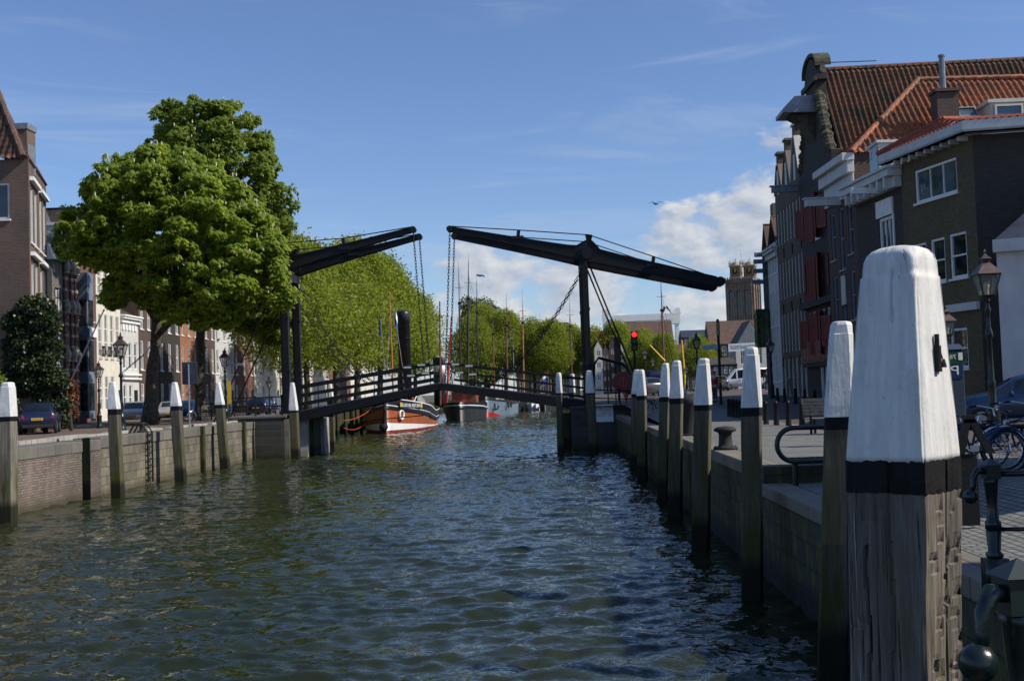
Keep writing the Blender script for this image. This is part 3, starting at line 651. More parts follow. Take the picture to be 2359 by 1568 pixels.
# ------------------------------------------------------------------ mooring piles
def pile(label, base, top, white, band, wpx, rot=radians(-16), taper=.70, pale=False, grp='white topped mooring piles', Y=None, seed=0):
    b = G(base[0], base[1], 0) if Y is None else at(base[0], base[1], Y); Y = b.y
    tp = at(top[0], top[1], Y); wd = wpx/FPX*Y
    rotn = rot; wd = wd/(abs(cos(rotn-atan2(b.x, Y)))+abs(sin(rotn-atan2(b.x, Y)))) if True else wd
    zb, zw = zat(top[0], band, Y), zat(top[0], white, Y)
    t = thing('mooring_pile', label, 'mooring pile', (b.x, Y, 0), grp)
    ax = Vector((tp.x-b.x, 0, tp.z-b.z)); rr = random.Random(seed)
    def ring(z, k, ch=.12):
        f = (z-b.z)/(tp.z-b.z); c = Vector((b.x+ax.x*f, Y, z)); h = wd*k/2; out = []
        q = h*(1-ch*2)
        for x, y in ((-q, -h), (q, -h), (h, -q), (h, q), (q, h), (-q, h), (-h, q), (-h, -q)):
            out.append(c+Vector((x*cos(rotn)-y*sin(rotn), x*sin(rotn)+y*cos(rotn), 0)))
        return out
    def loft(name, zs, mat, cap=True, nz=.0):
        m = MB(); vs = []
        for z, k, ch in zs: vs += [p + Vector((rr.uniform(-1, 1), rr.uniform(-1, 1), 0))*nz for p in ring(z, k, ch)]
        n = 8; fs = [(i*n+j, i*n+(j+1) % n, (i+1)*n+(j+1) % n, (i+1)*n+j) for i in range(len(zs)-1) for j in range(n)]
        fs += [tuple(range(7, -1, -1)), tuple(range((len(zs)-1)*n, len(zs)*n))]
        m.add(vs, fs); return m.build(name, mat, t)
    loft('shaft', [(-1.5, 1.0, .06)]+[(lerp(-.2, zb, i/7), lerp(1.02, .97, i/7)+rr.uniform(-.015, .015), .06) for i in range(8)], T('pile_wood_pale') if pale else T('pile_wood'), nz=.006)
    if zw-zb > .01: loft('tar_band', [(zb, .985, .07), (zw, .985, .07)], T('pile_black'))
    H = tp.z-zw
    loft('painted_cap', [(zw, 1.0, .07), (zw+H*.12, 1.0, .1), (zw+H*.86, taper*1.04, .2), (zw+H*.87, taper*.98, .22), (zw+H*.96, taper*.93, .26), (zw+H*.99, taper*.8, .28), (zw+H, taper*.5, .3)], T('pile_white'), nz=.004)
    return t
DATA = [
 ('thick pale white topped mooring pile cut by the left edge of the photo', (18, 1205), (18, 880), 959, 970, 44, 0, .86, True, None),
 ('leaning white topped pile before the brick canal wall, lamp post rising behind it', (272, 1148), (260, 879), 942, 955, 31, 0, .66, False, None),
 ('leaning white topped pile right of the iron ladder on the stone wall', (417, 1109), (402, 880), 935, 945, 28, 0, .62, False, None),
 ('leaning white topped pile before the last stretch of pale stone wall', (519, 1080), (502, 881), 932, 940, 24, 0, .60, False, None),
 ('white topped pile at the foot of the left bridge mast', (682, 1057), (673, 881), 945, 950, 23, 0, .58, False, None),
 ('white topped pile seen through the left bridge railing with a red edged dark shaft', (765, 1037), (760, 884), 920, 960, 17, 0, .62, False, None),
 ('slim white topped pile standing clear in the water, left of the right mast', (1292, 1050), (1287, 858), 905, 908, 16, -16, .85, False, None),
 ('small white topped pile behind the bridge railing, just left of the right mast', (1320, 1018), (1318, 861), 904, 906, 15, -16, .85, False, None),
 ('white topped pile right before the foot of the right mast', (1368, 1048), (1357, 853), 905, 908, 23, -10, .72, False, None),
 ('white topped pile mostly hidden behind its twin near the white notice', (1463, 1080), (1467, 851), 907, 915, 26, -16, .68, False, None),
 ('white topped pile standing before its twin, right of the red lifebuoy cabinet', (1480, 1105), (1477, 851), 911, 921, 27, -16, .68, False, None),
 ('greenish white topped pile, left one of the overlapping pair before the yellow mast', (1526, 1150), (1533, 836), 914, 925, 29, -16, .72, False, None),
 ('mossy white topped pile, right one of the overlapping pair before the yellow mast', (1555, 1185), (1559, 830), 917, 930, 38, -16, .68, False, None),
 ('white topped pile with clean grey shaft, left of the cast iron bollard', (1614, 1265), (1621, 825), 932, 945, 49, -16, .70, False, None),
 ('tall green stained white topped pile, right of the cast iron bollard', (1733, 1378), (1731, 799), 938, 958, 59, -16, .70, False, None),
 ('white topped pile half hidden behind the big foreground pile', (1916, 1560), (1938, 740), 959, 988, 84, -12, .80, False, None)]
for i, (lab, b, tp, wh, bd, wp, ro, tpr, pale, yy) in enumerate(DATA): pile(lab, b, tp, wh, bd, wp, radians(ro), tpr, pale, Y=yy, seed=i)
# the big foreground pile: hewn faces with cracks and chipped notches
def big_pile():
    Y = 5.6; bx = at(2082, 1300, Y).x; zt = zat(2072, 570, Y); zw = zat(2080, 1058, Y); zb = zat(2080, 1125, Y)
    A = radians(-42); t = thing('mooring_pile', 'huge white topped mooring pile with hewn cracked shaft in the foreground', 'mooring pile', (bx, Y, 0), 'white topped mooring piles')
    wd = .402; rr = random.Random(5)
    nots = []
    for i in range(60):
        f = rr.choice((0, 1, 1, 1)); nots.append((f, rr.uniform(-.17, .18), rr.uniform(1.4, zb-.05), rr.uniform(.015, .05), rr.uniform(.03, .10), rr.uniform(.005, .017)*(.5 if f == 0 else 1)))
    def mesh(name, zs, mat, rough, jag=False):
        n = 40; m = MB(); m.smooth = rough < .5; vs = []
        for z, k, ch in zs:
            f = (z-zw)/(zt-zw); cx = lerp(at(2087, 1568, Y).x, at(2073, 570, Y).x, (z-at(2087, 1568, Y).z)/(zt-at(2087, 1568, Y).z))
            h = wd*k/2; q = h*(1-ch); ringp = []
            for s in range(4):
                for j in range(n):
                    u = -1+2*j/n; x, y = u*h, -h
                    if abs(u) > 1-ch: e = (abs(u)-(1-ch))/ch; y = -h+ch*h*(1-sqrt(max(0, 1-e*e)))
                    # hewn surface
                    d = rough*(mnoise.noise(Vector((x*9+s*7, z*1.1, s*3.)))*.012+mnoise.noise(Vector((x*45+s*7, z*3.0, s*5.)))*.006)
                    if rough > .5:
                        for fa, nx, nz, nw, nh, nd in nots:
                            if fa == s and abs(x-nx) < nw and nz < z < nz+nh: d += nd*(1-(z-nz)/nh*.85)
                        if s == 1 and abs(x-.02-.01*sin(z*5)) < .007: d += .04
                        if s == 0 and abs(x+.09-.008*sin(z*9)) < .006 and z < zb-.25: d += .02
                        if s == 0 and abs(x-.03-.01*sin(z*6)) < .007: d += .012
                    elif s == 0 and abs(x-.028-.006*sin(z*14)) < .006 and zt-.38 < z < zt-.13: d += .02
                    y += d
                    zj = z + (mnoise.noise(Vector((x*60+s*9, 1.3, z*.1)))*.010+mnoise.noise(Vector((x*170+s*9, 4.3, z*.1)))*.006 if jag and (z == zs[0][0] or z == zs[-1][0]) else 0)
                    ca, sa = cos(A+s*pi/2), sin(A+s*pi/2)
                    ringp.append(Vector((cx+x*ca-y*sa, Y+x*sa+y*ca, zj)))
            vs += ringp
        N = 4*n; fs = [(i*N+j, i*N+(j+1) % N, (i+1)*N+(j+1) % N, (i+1)*N+j) for i in range(len(zs)-1) for j in range(N)]
        fs += [tuple(range(N-1, -1, -1)), tuple(range((len(zs)-1)*N, len(zs)*N))]
        m.add(vs, fs); return m.build(name, mat, t)
    K = 300
    mesh('shaft', [(-1.5, 1.0, .1)]+[(lerp(0., zb, i/K), 1.0+.012*sin(i*.05), .1) for i in range(K+1)], hewnwood('hewn_oak'), 1.)
    mesh('tar_band', [(lerp(zb-.004, zw+.006, i/20), 1.03, .1) for i in range(21)], T('pile_black'), .9, True)
    H = zt-zw
    prof = [(zw, 1.02, .12), (zw+.03, 1.02, .12)]+[(zw+.03+(H*.855-.03)*i/40, lerp(1.02, .74, (i/40)**1.05), lerp(.12, .24, i/40)) for i in range(1, 41)]
    z1 = zw+H*.86; prof += [(z1+.002, .715, .3), (z1+.03, .71, .32), (z1+.075, .70, .38), (z1+.105, .67, .5), (z1+.128, .60, .7), (z1+.142, .46, .8), (zt+.006, .2, 1.)]
    mesh('painted_cap', prof, T('pile_white'), .35)
    # little iron hook on the sunny face
    m = MB(); u = Vector((cos(A+pi/2), sin(A+pi/2), 0)); nn = Vector((cos(A), sin(A), 0))
    c = at(2163, 828, 5.6); 
    cxh = lerp(at(2087, 1568, Y).x, at(2073, 570, Y).x, (c.z-at(2087, 1568, Y).z)/(zt-at(2087, 1568, Y).z)); c = Vector((cxh, Y, c.z))+Vector((sin(A+pi/2), -cos(A+pi/2), 0))*wd*.447-Vector((cos(A+pi/2), sin(A+pi/2), 0))*.015
    nn = Vector((sin(A+pi/2), -cos(A+pi/2), 0)); uu = Vector((cos(A+pi/2), sin(A+pi/2), 0))
    m.obox(c-uu*.016+ZV*-.06, uu*.03, nn*.022, ZV*.125); m.obox(c-uu*.009+ZV*.06, uu*.016, nn*.018, ZV*.06); m.tube([c+ZV*.08+nn*.012, c+uu*.03-ZV*.0+nn*.02], .003, 5); m.lathe([(.006, 0), (.014, -.035), (.012, -.04)], c+uu*.035+nn*.022, 6)
    m.build('iron_hook', T('black_iron'), t)
big_pile()
# fender timbers and iron ladder on the left wall
for lab, px, py, zt in (('dark tarred fender timber where brick wall meets stone wall', 235, 1148, 2.25), ('dark fender timber left of the last leaning pile on the stone wall', 492, 1086, 2.25), ('dark fender timber at the far end of the pale stone wall', 581, 1064, 2.3)):
    g = G(px, py, 0); m = MB(); m.obox((XL, g.y-.14, -1), (.2, 0, 0), (0, .28, 0), (0, 0, 1+zt+.06)); tag(m.build('fender_timber', T('darkwood'), bevel=.015), lab, 'fender', 'fender timbers on the left wall')
t = thing('quay_ladder', 'black iron ladder hanging down the pale stone canal wall', 'ladder', (XL+.15, 49.2, 0))
for s in (-.28, .28): m = MB(); m.tube([(XL+.12, 49.2+s, .1), (XL+.12, 49.2+s, 2.3), (XL-.1, 49.2+s, 2.62), (XL-.5, 49.2+s, 2.6), (XL-.7, 49.2+s, 2.26)], .045, 6); m.build('stile', T('black_iron'), t)
for i in range(8): m = MB(); m.tube([(XL+.12, 48.92, .3+i*.27), (XL+.12, 49.48, .3+i*.27)], .03, 5); m.build('rung', T('black_iron'), t)
# ================================================================== trees and plants
def fast_mesh(name, V, F4, mat, parent=None, F3=None):
    me = bpy.data.meshes.new(name); V = np.asarray(V, dtype=np.float32); F4 = np.asarray(F4, dtype=np.int32)
    me.vertices.add(len(V)); me.vertices.foreach_set('co', V.ravel()); n = len(F4)
    me.loops.add(n*4); me.loops.foreach_set('vertex_index', F4.ravel()); me.polygons.add(n)
    me.polygons.foreach_set('loop_start', np.arange(0, n*4, 4, dtype=np.int32)); me.polygons.foreach_set('loop_total', np.full(n, 4, dtype=np.int32))
    for m in (mat if isinstance(mat, (list, tuple)) else [mat]): me.materials.append(m)
    me.update(calc_edges=True); me.validate()
    o = bpy.data.objects.new(name, me); COL.objects.link(o)
    if parent is not None: o.parent = parent
    return o
def nrm(v): return v/np.maximum(np.linalg.norm(v, axis=-1, keepdims=True), 1e-9)
def rhombs(C, A, B, wid, wpos=.55):
    # C leaf base, A length vector, B width vector
    n = len(C); V = np.empty((n, 4, 3)); m = C + A*wpos
    V[:, 0] = C; V[:, 1] = m + B*wid; V[:, 2] = C + A; V[:, 3] = m - B*wid
    return V.reshape(-1, 3), np.arange(n*4).reshape(n, 4)
def shell_points(rng, lobes, n, inner=.62):
    # points near the lobe surfaces, not deep inside other lobes
    L = np.array(lobes); w_ = (L[:, 3]*L[:, 4]+L[:, 3]*L[:, 5]+L[:, 4]*L[:, 5]); w_ /= w_.sum()
    i = rng.choice(len(L), n, p=w_); d = nrm(rng.normal(size=(n, 3))); r = inner+(1.12-inner)*rng.random(n)**.6+np.where(rng.random(n) < .2, .4*rng.random(n), 0)
    P_ = L[i, :3] + d*L[i, 3:6]*r[:, None]
    keep = np.ones(n, bool)
    for l in L:
        q = (P_-l[:3])/l[3:6]; keep &= ~((q**2).sum(1) < .16)
    return P_[keep], d[keep]
def leaves_fine(name, rng, lobes, n, size, mat, parent, droop=.35):
    P_, d = shell_points(rng, lobes, n); k = len(P_)
    A = nrm(d*.55+rng.normal(size=(k, 3))*.7+np.array([0, 0, -droop])); B = nrm(np.cross(A, nrm(rng.normal(size=(k, 3))+np.array([0, 0, .8]))))
    s = size*(.65+.7*rng.random(k))[:, None]
    V, F = rhombs(P_, A*s, B*s, .36); return fast_mesh(name, V, F, mat, parent)
def leaves_chestnut(name, rng, lobes, n, size, mat, parent, blossoms=0, matb=None):
    P_, d = shell_points(rng, lobes, n, .25); k = len(P_); Vs = []; Fs = []; off = 0
    az0 = rng.random(k)*6.283; dro = .55+.85*rng.random(k)
    out = nrm(np.stack([d[:, 0], d[:, 1], np.zeros(k)], 1)+1e-6)
    for j in range(6):
        az = az0+j*6.283/6+rng.normal(size=k)*.12
        h = np.stack([np.cos(az), np.sin(az), np.zeros(k)], 1)
        A = nrm(h*np.cos(dro)[:, None]+out*.25-np.array([0, 0, 1.])*np.sin(dro)[:, None])
        B = nrm(np.cross(A, np.array([0, 0, 1.])+out*.2)); s = (size*(.75+.5*rng.random(k)))[:, None]
        V, F = rhombs(P_, A*s, B*s, .21, .66); Vs.append(V); Fs.append(F+off); off += len(V)
    o = fast_mesh(name, np.concatenate(Vs), np.concatenate(Fs), mat, parent)
    if blossoms:
        cand = np.where((d[:, 2] > -.15))[0]; idx = rng.choice(cand, min(blossoms, len(cand)), replace=False); m = MB()
        for i in idx:
            c = P_[i]+d[i]*.08+np.array(parent_origin(parent)); hgt = rng.uniform(.18, .3); r = rng.uniform(.035, .055)
            m.lathe([(r*.5, 0), (r, hgt*.25), (r*.7, hgt*.6), (0.006, hgt)], c+np.array([0, 0, .05]), 5)
        b = m.build('blossom', matb, parent); b['kind'] = 'stuff'
    return o
def trunk_mesh(name, base, lean, h, r, lobes, mat, parent, seed=0, nlimb=9):
    rr = random.Random(seed); m = MB(); m.smooth = True; base = Vector(base); top = base+Vector(lean)+ZV*h
    k = 9; pts = []; rad = []
    for i in range(k+1):
        f = i/k; c = base.lerp(top, f)+Vector((rr.uniform(-1, 1), rr.uniform(-1, 1), 0))*r*.18*(0 < i < k); pts.append(c-ZV*(.1 if i == 0 else 0)); rad.append(r*(1.45 if i == 0 else 1.12 if i == 1 else lerp(1.0, .62, f)))
    m.tube(pts, rad, 10)
    L = sorted(lobes, key=lambda _: rr.random())[:nlimb]
    for l in L:
        c = Vector(l[:3]); s = pts[rr.randint(6, k)]; mid = s.lerp(c, .5)+ZV*.5+Vector((rr.uniform(-.4, .4), rr.uniform(-.4, .4), rr.uniform(-.2, .5)))
        m.tube([s, s.lerp(mid, .5)+ZV*.15, mid, mid.lerp(c, .55)+ZV*.1, c], [r*.48, r*.38, r*.27, r*.17, r*.07], 6)
        for _ in range(4):
            e = c+Vector((rr.uniform(-1, 1)*l[3], rr.uniform(-1, 1)*l[4], rr.uniform(-.7, .9)*l[5]))*.85; m.tube([mid.lerp(c, .6), mid.lerp(c, .8).lerp(e, .5), e], [r*.14, r*.08, r*.03], 4)
    return m.build(name, mat, parent)
def lobes_from_outline(outline, Yc, n, rmin, rmax, depth, seed):
    # fill a crown silhouette (read off the photo) with lobes spread through a real depth
    rr = random.Random(seed); poly = outline; xs = [p[0] for p in poly]; ys = [p[1] for p in poly]; out = []
    def inside(x, y):
        c = False; j = len(poly)-1
        for i in range(len(poly)):
            if (poly[i][1] > y) != (poly[j][1] > y) and x < (poly[j][0]-poly[i][0])*(y-poly[i][1])/(poly[j][1]-poly[i][1]+1e-9)+poly[i][0]: c = not c
            j = i
        return c
    def bd(x, y):
        b = 1e9
        for i in range(len(poly)):
            a, c = poly[i-1], poly[i]; dx, dy = c[0]-a[0], c[1]-a[1]; t = max(0, min(1, ((x-a[0])*dx+(y-a[1])*dy)/(dx*dx+dy*dy+1e-9))); b = min(b, hypot(x-a[0]-t*dx, y-a[1]-t*dy))
        return b
    dmax = 0; tries = 0; k = FPX/Yc
    for _ in range(400):
        x, y = rr.uniform(min(xs), max(xs)), rr.uniform(min(ys), max(ys))
        if inside(x, y): dmax = max(dmax, bd(x, y))
    while len(out) < n and tries < 20000:
        tries += 1; x, y = rr.uniform(min(xs), max(xs)), rr.uniform(min(ys), max(ys))
        if not inside(x, y): continue
        b = bd(x, y)
        if b < rmin: continue
        r = min(b, rr.uniform(rmin, rmax)); th = depth*sqrt(max(0.02, 1-(1-min(1, b/dmax))**2)); s = rr.choice((-1, -1, 1)); 
        Y = Yc + s*max(0, th-r/k)*rr.uniform(.35, 1.0); c = at(x, y, Y)
        out.append((c.x, c.y, c.z, r/k*rr.uniform(.95, 1.2), r/k*rr.uniform(.9, 1.2), r/k*rr.uniform(.62, .85)))
    return out
rngA = np.random.default_rng(11)
# --- the two horse chestnuts
outA = [(128, 520), (150, 470), (172, 415), (215, 395), (232, 352), (300, 338), (345, 318), (420, 330), (480, 348), (540, 385), (590, 450), (640, 520), (672, 600), (690, 680), (660, 720), (600, 700), (560, 740), (490, 770), (430, 750), (385, 755), (320, 700), (262, 715), (225, 690), (240, 640), (205, 610), (160, 620), (120, 560)]
lobA = lobes_from_outline(outA, 68.3, 420, 9, 30, 6.4, 4)
bA = G(345, 978, 2.24); tA = thing('chestnut_tree', 'large horse chestnut with cream blossom candles, in front beside the silver car', 'tree', bA, 'horse chestnut trees on the left quay')
leaves_chestnut('crown', rngA, [tuple(np.array(l)-np.array([*bA, 0, 0, 0])) for l in lobA], 27000, .34, T('chestnut'), tA, 420, T('blossom'))
tp = at(384, 700, 71); trunk_mesh('trunk', bA, (tp.x-bA.x, 0, 0), tp.z-bA.z+.6, .43, lobA, T('bark'), tA, 3, 16)
outB = [(322, 335), (330, 285), (358, 240), (392, 216), (440, 212), (500, 210), (545, 222), (585, 250), (606, 280), (632, 320), (645, 360), (668, 410), (694, 455), (678, 505), (690, 560), (702, 640), (700, 760), (640, 800), (560, 770), (450, 700), (400, 560), (350, 420)]
lobB = lobes_from_outline(outB, 78.0, 460, 8, 27, 5.6, 12)
bB = G(461, 968, 2.24); tB = thing('chestnut_tree', 'taller darker horse chestnut rising behind its blossoming neighbour', 'tree', bB, 'horse chestnut trees on the left quay')
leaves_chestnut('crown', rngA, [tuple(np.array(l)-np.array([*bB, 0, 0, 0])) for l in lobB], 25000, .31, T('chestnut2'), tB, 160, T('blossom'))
tp = at(462, 720, bB.y); trunk_mesh('trunk', bB, (tp.x-bB.x, 0, 0), tp.z-bB.z+.6, .42, lobB, T('bark'), tB, 5, 16)
# --- round crowned trees: three prototypes, then copies
def proto(seed, nl, H, Wd, trunk, n, leaf, mat, bark='barkdark', nm='lime_tree', flat=.8):
    rr = random.Random(seed); lob = []
    for i in range(nl):
        u = rr.random(); z = trunk+(H-trunk)*(.10+.84*u); prof = sin(pi*min(1, .12+.86*u)**.8); R = Wd/2*max(.25, prof)
        a = rr.uniform(0, 2*pi); r = rr.uniform(.13, .24)*Wd; q = max(0, R-r*.8)*rr.uniform(.55, 1.)
        lob.append((q*cos(a), q*sin(a), min(z, H-r*.7), r, r, r*flat))
    lob.append((0, 0, (trunk+H)/2, Wd*.28, Wd*.28, (H-trunk)*.33))
    t = thing(nm, 'x', 'tree'); rng = np.random.default_rng(seed)
    leaves_fine('crown', rng, lob, n, leaf, mat, t); trunk_mesh('trunk', (0, 0, 0), (rr.uniform(-.4, .4), rr.uniform(-.4, .4), 0), trunk+H*.25, .38, lob, T(bark), t, seed, 9); return t
lime = [proto(21+i, 46, 18.5, 13, 5.0, 30000, .30, T('lime')) for i in range(3)]
used = set()
def put(protos, i, loc, rz, label, sc, grp):
    p = protos[i]
    if i not in used and p is lime[i]: used.add(i); p.location = loc; p.rotation_euler.z = rz; p.scale = sc if isinstance(sc, tuple) else (sc,)*3; o = p
    else: o = dup(p, loc, rz, None, sc)
    o['label'] = label; o['group'] = grp; return o
GL = 'lime trees lining the left quay'
ROW = [((-24.0, 101), 1, .88, 'tall lime tree behind the left bridge masts, next beyond the chestnuts'), ((-24.5, 113), 2, .92, 'lime tree under the raised left beam, before the funnel'),
       ((-24, 126), 0, 1.0, 'lime tree behind the slack chain of the left bridge half'), ((-24, 140), 1, 1.12, 'lime tree directly left of the black steam funnel'), ((-23.5, 155), 2, 1.12, 'lime tree behind the black steam funnel'),
       ((-23, 172), 0, 1.05, 'lime tree right of the black steam funnel, at the end of the row'), ((-23, 192), 1, 1.0, 'lime tree behind the left pair of hanging chains')]
for (xy, i, sc, lab) in ROW: put(lime, i, (xy[0], xy[1], 2.24), R_.uniform(0, 6), lab, sc, GL)
far = [('tree behind the grey topped funnel', -16, 238, .98), ('tree left of the three dark masts', -9.5, 244, 1.02), ('tree behind the dark masts', -14.5, 250, 1.12), ('tree right of the three dark masts', -3.5, 246, .95), ('tree left of the orange mast', .5, 240, .88),
       ('tree right of the orange mast', 4.5, 246, .84), ('tree before the long dark roof', 9.3, 243, .82), ('round tree left of the right mast', 14.5, 242, .84), ('tree behind the right mast', 21.5, 262, .80)]
for i, (lab, x, y, sc) in enumerate(far):
    o = dup(lime[i % 3], (x, y, 2.1), R_.uniform(0, 6), 'far '+lab if not lab.startswith('round') else lab, sc); o['group'] = 'trees beyond the harbour'
for i, (lab, px, y, sc) in enumerate((('green tree behind the red traffic light', 1478, 232, .66), ('green tree between the small lanterns and brown mast', 1532, 228, .66), ('green tree behind the lantern left of the signpost', 1612, 214, .60), ('young tree right of the lantern near the signpost', 1642, 220, .52))):
    b = at(px, 880, y); o = dup(lime[(i+1) % 3], (b.x, y, 2.1), i*1.7, lab, sc); o['group'] = 'trees beyond the harbour'
# two slender poplars behind the masts
lobp = [(R_.uniform(-1, 1), R_.uniform(-1, 1), 5+i*1.05, 1.7, 1.7, 2.1) for i in range(19)]
tpop = thing('poplar_tree', 'slender pale poplar behind the tall dark masts', 'tree', (-20.3, 285, 2.1), 'poplars behind the harbour')
leaves_fine('crown', np.random.default_rng(5), lobp, 14000, .4, T('willow'), tpop); trunk_mesh('trunk', (-20.3, 285, 2.1), (0, 0, 0), 16, .4, [], T('barkdark'), tpop)
dup(tpop, (-16.0, 288, 2.1), 2., 'broader pale poplar right of the slender one behind the masts', (1.5, 1.5, .98))
# ivy over the corner of the brick house, red shrub beside it
outI = [(0, 700), (40, 676), (95, 680), (120, 668), (128, 700), (138, 760), (142, 830), (154, 880), (164, 940), (152, 990), (120, 992), (95, 930), (60, 915), (10, 930), (2, 800)]
lobI = lobes_from_outline(outI, 58.3, 130, 8, 24, 1.3, 2)
tI = thing('ivy_bush', 'massive dark glossy ivy bush covering the brick house corner behind the blue car', 'bush', (-26, 58, 2.3))
leaves_fine('foliage', np.random.default_rng(8), [tuple(np.array(l)-np.array([-26, 58, 2.3, 0, 0, 0])) for l in lobI], 42000, .17, T('ivy'), tI)
m = MB(); m.tube([(-26.6, 58.6, 2.2), (-26.5, 58.5, 4), (-26.7, 58.6, 7)], [.14, .11, .05], 7); m.tube([(-25.2, 58.6, 2.2), (-25.3, 58.6, 3.4), (-25.6, 58.7, 5)], [.1, .08, .04], 7); m.build('stem', T('barkdark'), tI)
outR = [(142, 890), (158, 868), (176, 880), (180, 920), (172, 965), (160, 978), (145, 960)]
lobR = lobes_from_outline(outR, 61.5, 16, 6, 14, .7, 6); c = at(160, 985, 61.5)
tR = thing('red_shrub', 'small shrub with copper red leaves right of the ivy', 'shrub', (c.x, 61.5, 2.25))
leaves_fine('foliage', np.random.default_rng(9), [tuple(np.array(l)-np.array([c.x, 61.5, 2.25, 0, 0, 0])) for l in lobR], 2600, .16, T('redleaf'), tR)
m = MB(); m.tube([(c.x, 61.5, 2.2), (c.x+.05, 61.5, 3), (c.x, 61.5, 4)], [.05, .04, .02], 6); m.build('stem', T('barkdark'), tR)
c = at(0, 860, 55); tG = thing('ivy_bush', 'light green bush cut by the left edge behind the first pile', 'bush', (c.x-.5, 55.5, 2.25))
leaves_fine('foliage', np.random.default_rng(10), [(0, 0, 1.2, .9, .8, 1.1), (-.2, .1, 2.2, .7, .7, .8), (.1, 0, .5, .9, .8, .6)], 4000, .15, T('limefar'), tG); m = MB(); m.tube([(c.x-.5, 55.5, 2.2), (c.x-.5, 55.5, 4)], .05, 6); m.build('stem', T('barkdark'), tG)
# ================================================================== buildings
class Fac:
    def __init__(s, A, u, side):          # side=-1: facade looks to the left of u, +1: to the right
        s.A = Vector(A); s.u = Vector((u[0], u[1], 0)).normalized(); s.n = Vector((s.u.y, -s.u.x, 0))*side
    def p(s, a, h, o=0.): return s.A + s.u*a + ZV*h + s.n*o
def openings(m, F, W, H, wins, dep=.16):
    xs = sorted({0., W} | {v for w_ in wins for v in w_[:2]}); hs = sorted({0., H} | {v for w_ in wins for v in w_[2:4]})
    flip = F.u.cross(ZV).dot(F.n) < 0
    for i in range(len(xs)-1):
        for j in range(len(hs)-1):
            cx, ch = (xs[i]+xs[i+1])/2, (hs[j]+hs[j+1])/2
            if any(w_[0] < cx < w_[1] and w_[2] < ch < w_[3] for w_ in wins): continue
            q = [F.p(xs[i], hs[j]), F.p(xs[i+1], hs[j]), F.p(xs[i+1], hs[j+1]), F.p(xs[i], hs[j+1])]; m.poly(q[::-1] if flip else q)
    for a0, a1, h0, h1 in [w_[:4] for w_ in wins]:
        c = [(a0, h0), (a1, h0), (a1, h1), (a0, h1)]
        for i in range(4):
            (x0, y0), (x1, y1) = c[i], c[(i+1) % 4]; m.poly([F.p(x0, y0), F.p(x0, y0, -dep), F.p(x1, y1, -dep), F.p(x1, y1)])
def fbox(m, F, a0, a1, h0, h1, o0, o1): m.obox(F.p(a0, h0, o0), F.u*(a1-a0), ZV*(h1-h0), F.n*(o1-o0))
def window(F, w_, parent, fm='white', pm='glass', cols=2, rows=2, fw=.09, dep=.16, sill=None, nm='window', bars=.045, blind=0.):
    a0, a1, h0, h1 = w_[:4]; m = MB(); o0, o1 = -dep+.01, -dep+.11; e = .004
    fbox(m, F, a0+e, a0+fw, h0+e, h1-e, o0, o1); fbox(m, F, a1-fw, a1-e, h0+e, h1-e, o0, o1); fbox(m, F, a0+fw, a1-fw, h0+e, h0+fw, o0, o1); fbox(m, F, a0+fw, a1-fw, h1-fw, h1-e, o0, o1)
    for i in range(1, cols): x = lerp(a0+fw, a1-fw, i/cols); fbox(m, F, x-bars/2, x+bars/2, h0+fw, h1-fw, o0+.01, o1-.02)
    for j in range(1, rows): y = lerp(h0+fw, h1-fw, j/rows); fbox(m, F, a0+fw, a1-fw, y-bars*.7, y+bars*.7, o0+.01, o1-.012)
    t = m.build(nm, T(fm), parent)
    m = MB(); q = [F.p(a0+.02, h0+.02, -dep+.035), F.p(a1-.02, h0+.02, -dep+.035), F.p(a1-.02, h1-.02, -dep+.035), F.p(a0+.02, h1-.02, -dep+.035)]; m.poly(q); m.build('pane', T(pm), t)
    if blind: m = MB(); m.poly([F.p(a0+fw, h1-fw-(h1-h0)*blind, -dep+.043), F.p(a1-fw, h1-fw-(h1-h0)*blind, -dep+.043), F.p(a1-fw, h1-fw, -dep+.043), F.p(a0+fw, h1-fw, -dep+.043)]); m.build('blind', T('blind'), t)
    if sill: m = MB(); fbox(m, F, a0-.06, a1+.06, h0-.09, h0-.003, -.02, .08); m.build('sill', T(sill), t)
    return t
def shell(m, F, W, H, D):   # sides, back and flat top of a house body
    for a in (0, W): m.poly([F.p(a, 0), F.p(a, 0, -D), F.p(a, H, -D), F.p(a, H)])
    m.poly([F.p(0, 0, -D), F.p(W, 0, -D), F.p(W, H, -D), F.p(0, H, -D)]); m.poly([F.p(0, H), F.p(W, H), F.p(W, H, -D), F.p(0, H, -D)])
def grid(W, n, rows, ww, mar=.35):
    g = (W-2*mar-n*ww)/max(1, n-1) if n > 1 else 0; return [(mar+i*(ww+g), mar+i*(ww+g)+ww, h0, h1) for h0, h1 in rows for i in range(n)]
